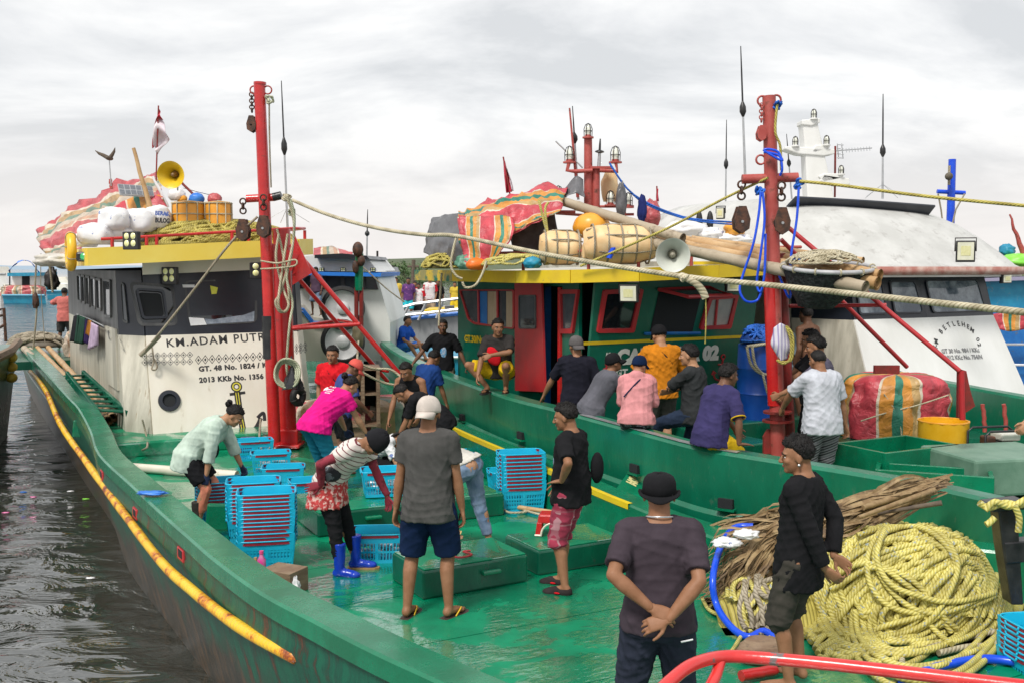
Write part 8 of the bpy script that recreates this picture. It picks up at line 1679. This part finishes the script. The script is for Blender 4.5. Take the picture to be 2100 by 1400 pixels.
for s_ in(1,-1):b.cap(J['hip'][s_].lerp(J['knee'][s_],.6),J['knee'][s_],.062,.056);b.cap(J['knee'][s_],J['knee'][s_].lerp(J['ank'][s_],.62),.056,.047)
V,F=vox(b,.010,2,.006,2);npobj('leggings',[(V,F,0)],[SL],J['T'])
J=person('woman in a bright pink printed tee and teal trousers bending forward',P(652,1040)+Vector((-.05,.6,0)),-48,1.6,1.14,0,.0095,pel=(0,-.1,.82),lean=40,lean2=50,feet=((.12,0),(-.12,.1)),head=(30,-10,0),top=('tee',PINKC,.6,.028,-.05),bottom=('trousers',TEAL,1.6),hair='bun',hands=((.2,.55,.55),(-.25,.5,.6)),hp=('grip','grip'),female=True,extra={'gloves':GLB})
for l_,z_,s_ in(('PT. LAUT',.085,.03),('menjaga laut kita',.05,.02),('bersama nelayan',.025,.02),('KELUARGA',-.005,.022)):prn(J,l_,.03,z_,s_,PLASTW,.001)
b=MB();o=J['chest']+J['R2']@Vector((-.10,-.116,.065));b.lathe([(.001,.02),(.034,.018)],o,J['R2']@Vector((0,-1,0)),20);b.build('round_print',PLASTW,J['T'])
b=MB();b.box(J['chest']+J['R2']@Vector((-.02,-.121,-.045)),(.16,.006,.028),J['R2']);b.build('print_bar',PLASTW,J['T'])
J=person('man in a red tee holding up a rope, facing the camera',P(678,985)+Vector((-.12,1.0,0)),176,1.62,1.0,1,.0095,head=(4,-4,0),top=('tee',REDC,.8,.022),bottom=('shorts',NAVYC,.9),hair='short',hands=(None,(-.40,.12,1.30)),elb=(None,(-.6,.2,-1)),hp=('relax','grip'),hup=(None,(-1,0,.2),None,(0,.1,1)))
neckstrap(J,[(.10,.02,.12),(.04,.11,.05),(-.10,.12,-.12)],.012,BLKC)
J=person('man in a coral cap and denim blue tee looking down to the right',P(690,980)+Vector((.0,.3,0)),-62,1.52,1.0,2,.0095,lean=14,head=(34,-6,0),top=('tee',BLC,.85,.024),bottom=('shorts',BLKC,.9),hat=('cap',C_('coral',(.62,.10,.08)),0),hands=((.2,.3,.8),(-.2,.3,.8)))
J=person('man in a black printed tank top reaching down with one arm',P(842,985)+Vector((0,.6,0)),160,1.58,1.08,1,.0095,pel=(0,-.1,.80),lean=24,lean2=36,head=(22,0,0),top=('tank',BLKC,0,.018),bottom=('shorts',BLKC,.9),hands=((.22,.34,.62),(-.2,.3,.75)),hp=('point','relax'))
prn(J,'INJ',0,-.02,.05,PLASTW,.002,backside=False)
person('man in a royal blue tee bent behind the man in the tank top',P(856,965)+Vector((-.02,.9,0)),-40,1.55,1.0,1,.011,lean=18,head=(28,-10,0),top=('tee',C_('royal',(.012,.045,.18)),.8,.024),bottom=('shorts',NAVYC,.9),hands=((.2,.3,.7),(-.2,.3,.7)))
person('man with short black hair bending far forward in a black tee',P(890,1010)+Vector((0,.3,0)),82,1.55,1.0,1,.0095,pel=(0,-.1,.78),lean=40,lean2=58,head=(50,0,0),top=('tee',BLKC,.8,.022),bottom=('shorts',BLKC,.9),hands=((.15,.5,.4),(-.15,.5,.4)))
person('person in white crouching with face down beside the fish crates',P(760,1005)+Vector((.0,.2,0)),-105,1.45,.9,0,.0095,pel=(0,-.05,.30),lean=30,lean2=60,head=(50,0,0),feet=((.12,.05),(-.12,.05)),top=('tee',SACK,.8,.02),bottom=('trousers',BLKC,1.5),hair='long',hands=((.2,.5,.15),(-.2,.45,.2)))
J=person('woman in faded jeans bending down with one foot on the near hatch box',W(985,1104,.245)+Vector((-.20,.16,-.245)),78,1.46,1.0,0,.0095,pel=(.05,-.08,.86),lean=78,lean2=84,feet=((.12,-.28,.0),(-.10,.0,.25)),toe=(0,-20),head=(40,0,0),top=('tee',C_('cream_tee',(.55,.53,.48)),.3,.02,.0),bottom=('trousers',DENIM,1.86),hair='bun',hands=((.2,.4,.3),(-.16,.22,.48)),female=True,shoes=('sandal',C_('tan',(.5,.3,.18)),C_('straw',(.6,.45,.2))))
B2=lambda px,Y:Vector(((px-1050)*Y/2100,Y,DZ2))
J=person('man in a printed dark tee standing aft of the green wheelhouse',B2(908,16.1),182,1.58,1.0,2,.012,top=('tee',BLKC,.9,.022),bottom=('shorts',C_('khaki',(.2,.18,.13)),.9),hands=((.48,.1,.85),(-.42,.12,.72)),hp=('relax','grip'))
b=MB();b.ball(J['chest']+J['R2']@Vector((-.01,.12,-.12)),(.05,.012,.10));b.build('blue_print',M('sky_print',(.02,.25,.5),(.5,.5,.55),ns=25),J['T'])
p=min(cr([Vector(q)for q in rail2],6),key=lambda q:abs(q.x/q.y+45/2100)+(9 if q.y<9 else 0))
J=person('man squatting on the green rail in a dark tee and yellow shorts',p+Vector((.10,.04,.0)),168,1.58,1.0,1,.010,pel=(0,-.12,.25),lean=16,lean2=20,head=(2,22,0),feet=((.14,.06),(-.10,.02)),kn=((1.1,1,.15),(-.2,1,.9)),top=('tee',C_('faded_black',(.04,.036,.034)),.9,.022),bottom=('shorts',YSH,.85,.02),hands=((.22,.30,.18),(.03,.26,.50)),elb=((.8,0,-.2),(-1,.2,0)),hp=('relax','relax'),hup=(None,(0,1,.3),None,(.8,.2,-.3)),shoes=('flip',BLACK,BLACK))
b=MB();b.ball(J['chest']+J['R2']@Vector((.05,.15,-.06)),(.09,.03,.13),rot=Matrix.Rotation(.5,3,'Y'));b.build('red_pouch',REDC,J['T'],smooth=60)
person('man in grey cap and dark navy tee with back turned beside the doorway',B2(1184,11.95),-2,1.58,1.08,1,.010,lean=3,head=(0,24,0),top=('tee',C_('ink',(.014,.014,.024)),.9,.026),bottom=('shorts',NAVYC,1.1,.02),hat=('cap',C_('ash',(.12,.11,.11)),180),hands=((.30,.02,.78),(-.40,.22,.82)),elb=((.6,-1,0),(-1,-.6,.2)),hp=('relax','relax'))
J=person('woman in black cap and grey tee leaning forward on the rail',B2(1240,11.3),-70,1.46,1.0,1,.010,pel=(0,-.16,.80),lean=30,lean2=32,head=(-14,0,0),feet=((.1,.1),(-.1,.1)),top=('tee',GTEE,.8,.026),bottom=('trousers',BLKC,1.5),hair='short',hat=('cap',BLKC,0),hands=((.14,.42,.86),(-.1,.42,.9)),female=True)
def sitter(label,px,face,H,skin,top,bottom,**k):
 p=min(cr([Vector(q)for q in rail2],8),key=lambda q:abs(q.x/q.y-(px-1050)/2100)+(9 if q.y<6 else 0));base=Vector((p.x+.10,p.y+.02,p.z-.50));k.setdefault('feet',((.10,.42),(-.10,.42)));k.setdefault('kn',((.1,1,1),(-.1,1,1)))
 return person(label,base,face,H,k.pop('build',1.05),skin,.010,pel=(0,.0,.60),top=top,bottom=bottom,**k)
J=sitter('woman in a rose pink hooded jacket and navy cap sitting on the rail',1294,-12,1.36,0,('hoodie',HOOD,1.9,.034,-.04),('trousers',PAT,1.3),hat=('cap',NAVYC,0),hair='short',female=True,build=1.06,lean=8,lean2=14,head=(6,-32,0),hands=((.12,.30,.78),(-.1,.30,.78)),elb=((.3,-.6,-.6),(-.3,-.6,-.6)))
neckstrap(J,[(.09,.0,.13),(.02,-.13,.06),(-.12,-.12,-.10)],.007,NAVYC)
J=sitter('man in an indigo tee with yellow sleeve trim and yellow shorts sitting on the rail',1436,-58,1.48,2,('tee',PURP,.95,.026,-.06),('shorts',YSH,.95,.02),hair='full',lean=14,lean2=22,head=(6,-12,0),hands=((.27,.10,.56),(-.12,.42,.62)),elb=((1,-.4,.2),None),hp=('flat','relax'),hup=((0,0,1),None,(.2,1,-.1),None))
for s_ in(1,-1):b=MB();ringm(b,J['sh'][s_].lerp(J['elbow'][s_],.94),.030*1.62+.017,.006,J['elbow'][s_]-J['sh'][s_]);b.build('sleeve_trim',YSH,J['T'])
J=person('man in an orange tee with a black sling strap, back to the camera',B2(1357,12.3),6,1.70,1.08,0,.010,head=(14,14,0),top=('tee',ORC,.95,.028),bottom=('shorts',C_('grey_short',(.07,.065,.06)),1.05,.03),hat=('cap',BLKC,0),hands=((.16,.28,1.02),(-.14,.28,1.04)),elb=((1,-.6,-.2),(-1,-.6,-.2)))
neckstrap(J,[(-.08,.0,.14),(-.02,-.115,.10),(.10,-.12,-.03),(.17,-.04,-.16)],.012,BLKC)
J=person('young man in a dark grey tee with folded arms, one leg resting forward',B2(1420,10.9),58,1.58,1.0,0,.010,pel=(0,-.05,.80),lean=4,head=(2,10,0),feet=((.1,.0),(-.08,.42,.26)),top=('tee',C_('graphite',(.035,.038,.04)),.95,.026,-.06),bottom=('trousers',C_('dark_denim',(.025,.04,.075)),1.6),hair='full',hands=((-.08,.24,1.02),(.10,.22,1.08)),elb=((1,.3,-.3),(-1,.3,-.3)),hp=('flat','flat'),hup=(None,None,(-1,.2,.1),(1,.1,.1)))
person('man with cropped hair in pale grey tee and black striped shorts, back to camera',B2(1692,10.15),14,1.58,1.04,1,.010,lean=6,head=(8,10,0),top=('tee',WTEE,.85,.034,-.07),bottom=('shorts',ZEB,1.05,.035),hair='buzz',hands=((.30,.06,.76),(-.22,.40,.92)),elb=((1,-.4,0),(-1,-.3,.2)),hp=('relax','grip'))
person('man in a grey plum tee with thick curly hair beside the right mast',B2(1692,10.95),66,1.66,1.02,1,.010,lean=4,head=(6,8,0),top=('tee',C_('plum_grey',(.10,.09,.13)),.85,.026),bottom=('trousers',C_('jet',(.012,.014,.02)),1.7),hair='full',hands=((.1,.42,.96),(-.2,.42,1.0)),hp=('grip','grip'))
person('youth with black hair looking left past the right mast',B2(1672,11.7),84,1.68,.95,1,.011,head=(4,0,0),top=('tee',BLKC,.8,.022),bottom=('trousers',BLKC,1.7),hair='full',hands=((.1,.4,1.0),(-.1,.4,1.0)))
person('shirtless man in navy shorts standing beneath the hoop net',Vector((4.05,14.0,.45)),30,1.66,.95,2,.012,top=None,bottom=('shorts',NAVYC,1.0,.03),hair='short')
person('person in a pale blue tee behind the right mast stretching an arm left',Vector((3.72,14.2,.32)),0,1.66,1.0,1,.012,top=('tee',C_('ice',(.45,.58,.66)),.9,.026),bottom=('shorts',BLKC,.9),hands=(None,(-.55,.05,1.32)),elb=(None,(-1,0,-.3)),hp=('relax','fist'))
person('person cut off by the right edge with one arm reaching in',Vector((5.06,9.3,.3)),80,1.6,1.0,0,.012,top=('tee',WTEE,.9,.026),bottom=('shorts',BLKC,.9),hands=((.1,.36,.80),(-.1,.36,.85)))
person('man in a salmon tee and grey shorts standing on the stern of the left boat',L1(-.05,14.0,.49),4,1.62,1.02,2,.014,top=('tee',C_('salmon',(.55,.16,.14)),.9,.028,-.08),bottom=('shorts',C_('grey_brown',(.06,.055,.055)),1.0,.03),hair='short',feet=((.14,0),(-.2,.05)),hands=((.22,.3,1.1),(-.22,.3,1.15)),elb=((1,0,-.3),(-1,0,-.3)))
person('boy in a bright blue tee seated beyond the green stern',D(824,738,21.6),-120,1.5,.9,1,.016,pel=(0,0,.25),lean=14,feet=((.1,.5),(-.1,.55)),top=('tee',C_('bright_blue',(.02,.10,.5)),.8,.02),bottom=('shorts',TARPB,.9),hands=((.15,.4,.35),(-.15,.4,.35)))
RAG=C_('raglan_red',(.55,.02,.03));RW=M('white_printed_tee',(.62,.60,.60),(.5,.2,.25),ns=12,thr=(.55,.62),rough=.8)
grp=[(812,36.5,C_('gold',(.68,.48,.08)),BLKC,'man in a yellow polo standing at the left of the group',1.62),(838,36.0,M('purple_printed_tee',(.08,.02,.13),(.35,.1,.3),ns=10,thr=(.58,.66),rough=.8),C_('aqua',(.02,.42,.5)),'youth in a purple top and aqua shorts beside the man in yellow',1.58),(851,37.5,RAG,BLKC,'person in red peeking over the shoulder of the youth in purple',1.5),(859,36.2,RW,BLKC,'child in a white and red printed tee in the middle of the group',1.38),(882,36.8,RW,C_('tan_short',(.4,.3,.2)),'tall youth in a white tee with red sleeves near the hanging rope',1.68),(898,37.2,BLKC,DENIM,'person in black at the right of the group',1.55),(933,36.0,C_('mustard',(.55,.4,.05)),C_('yellow_short',(.6,.42,.02)),'child in yellow shorts beside the green wheelhouse',1.25)]
for i,(px,Y,tm,bm,l,H)in enumerate(grp):
 z=D(px,660,Y).z if i<6 else D(px,650,Y).z
 J=person(l,Vector(((px-1050)*Y/2100,Y,z)),172+6*(i%3),H,1.0,1+i%2,.018,top=('tee',tm,.85,.026),bottom=('shorts',bm,.95,.03),group='people standing on the grey boat')
 if 'red sleeves' in l or 'white and red' in l:
  for s_ in(1,-1):b=MB();b.tube([J['sh'][s_],J['sh'][s_].lerp(J['elbow'][s_],.9)],.078,10);b.build('red_sleeve',RAG,J['T'],smooth=60)
J=person('youth in a white and red tee seated at the bow of the speaker boat',D(762,668,24),150,1.5,1.0,2,.016,pel=(0,0,.45),lean=10,feet=((.15,.35),(-.12,.4)),top=('tee',RW,.85,.024),bottom=('shorts',SACK,.9,.03))
for s_ in(1,-1):b=MB();b.tube([J['sh'][s_],J['sh'][s_].lerp(J['elbow'][s_],.9)],.075,10);b.build('red_sleeve',RAG,J['T'],smooth=60)
person('small figure in blue shorts standing aboard the speaker boat',D(650,648,19.6),160,.95,.9,2,.02,top=('tee',C_('faded_plum',(.1,.06,.1)),.8,.02),bottom=('shorts',DENIM,.95,.02))
bpy.data.scenes.remove(TMP)
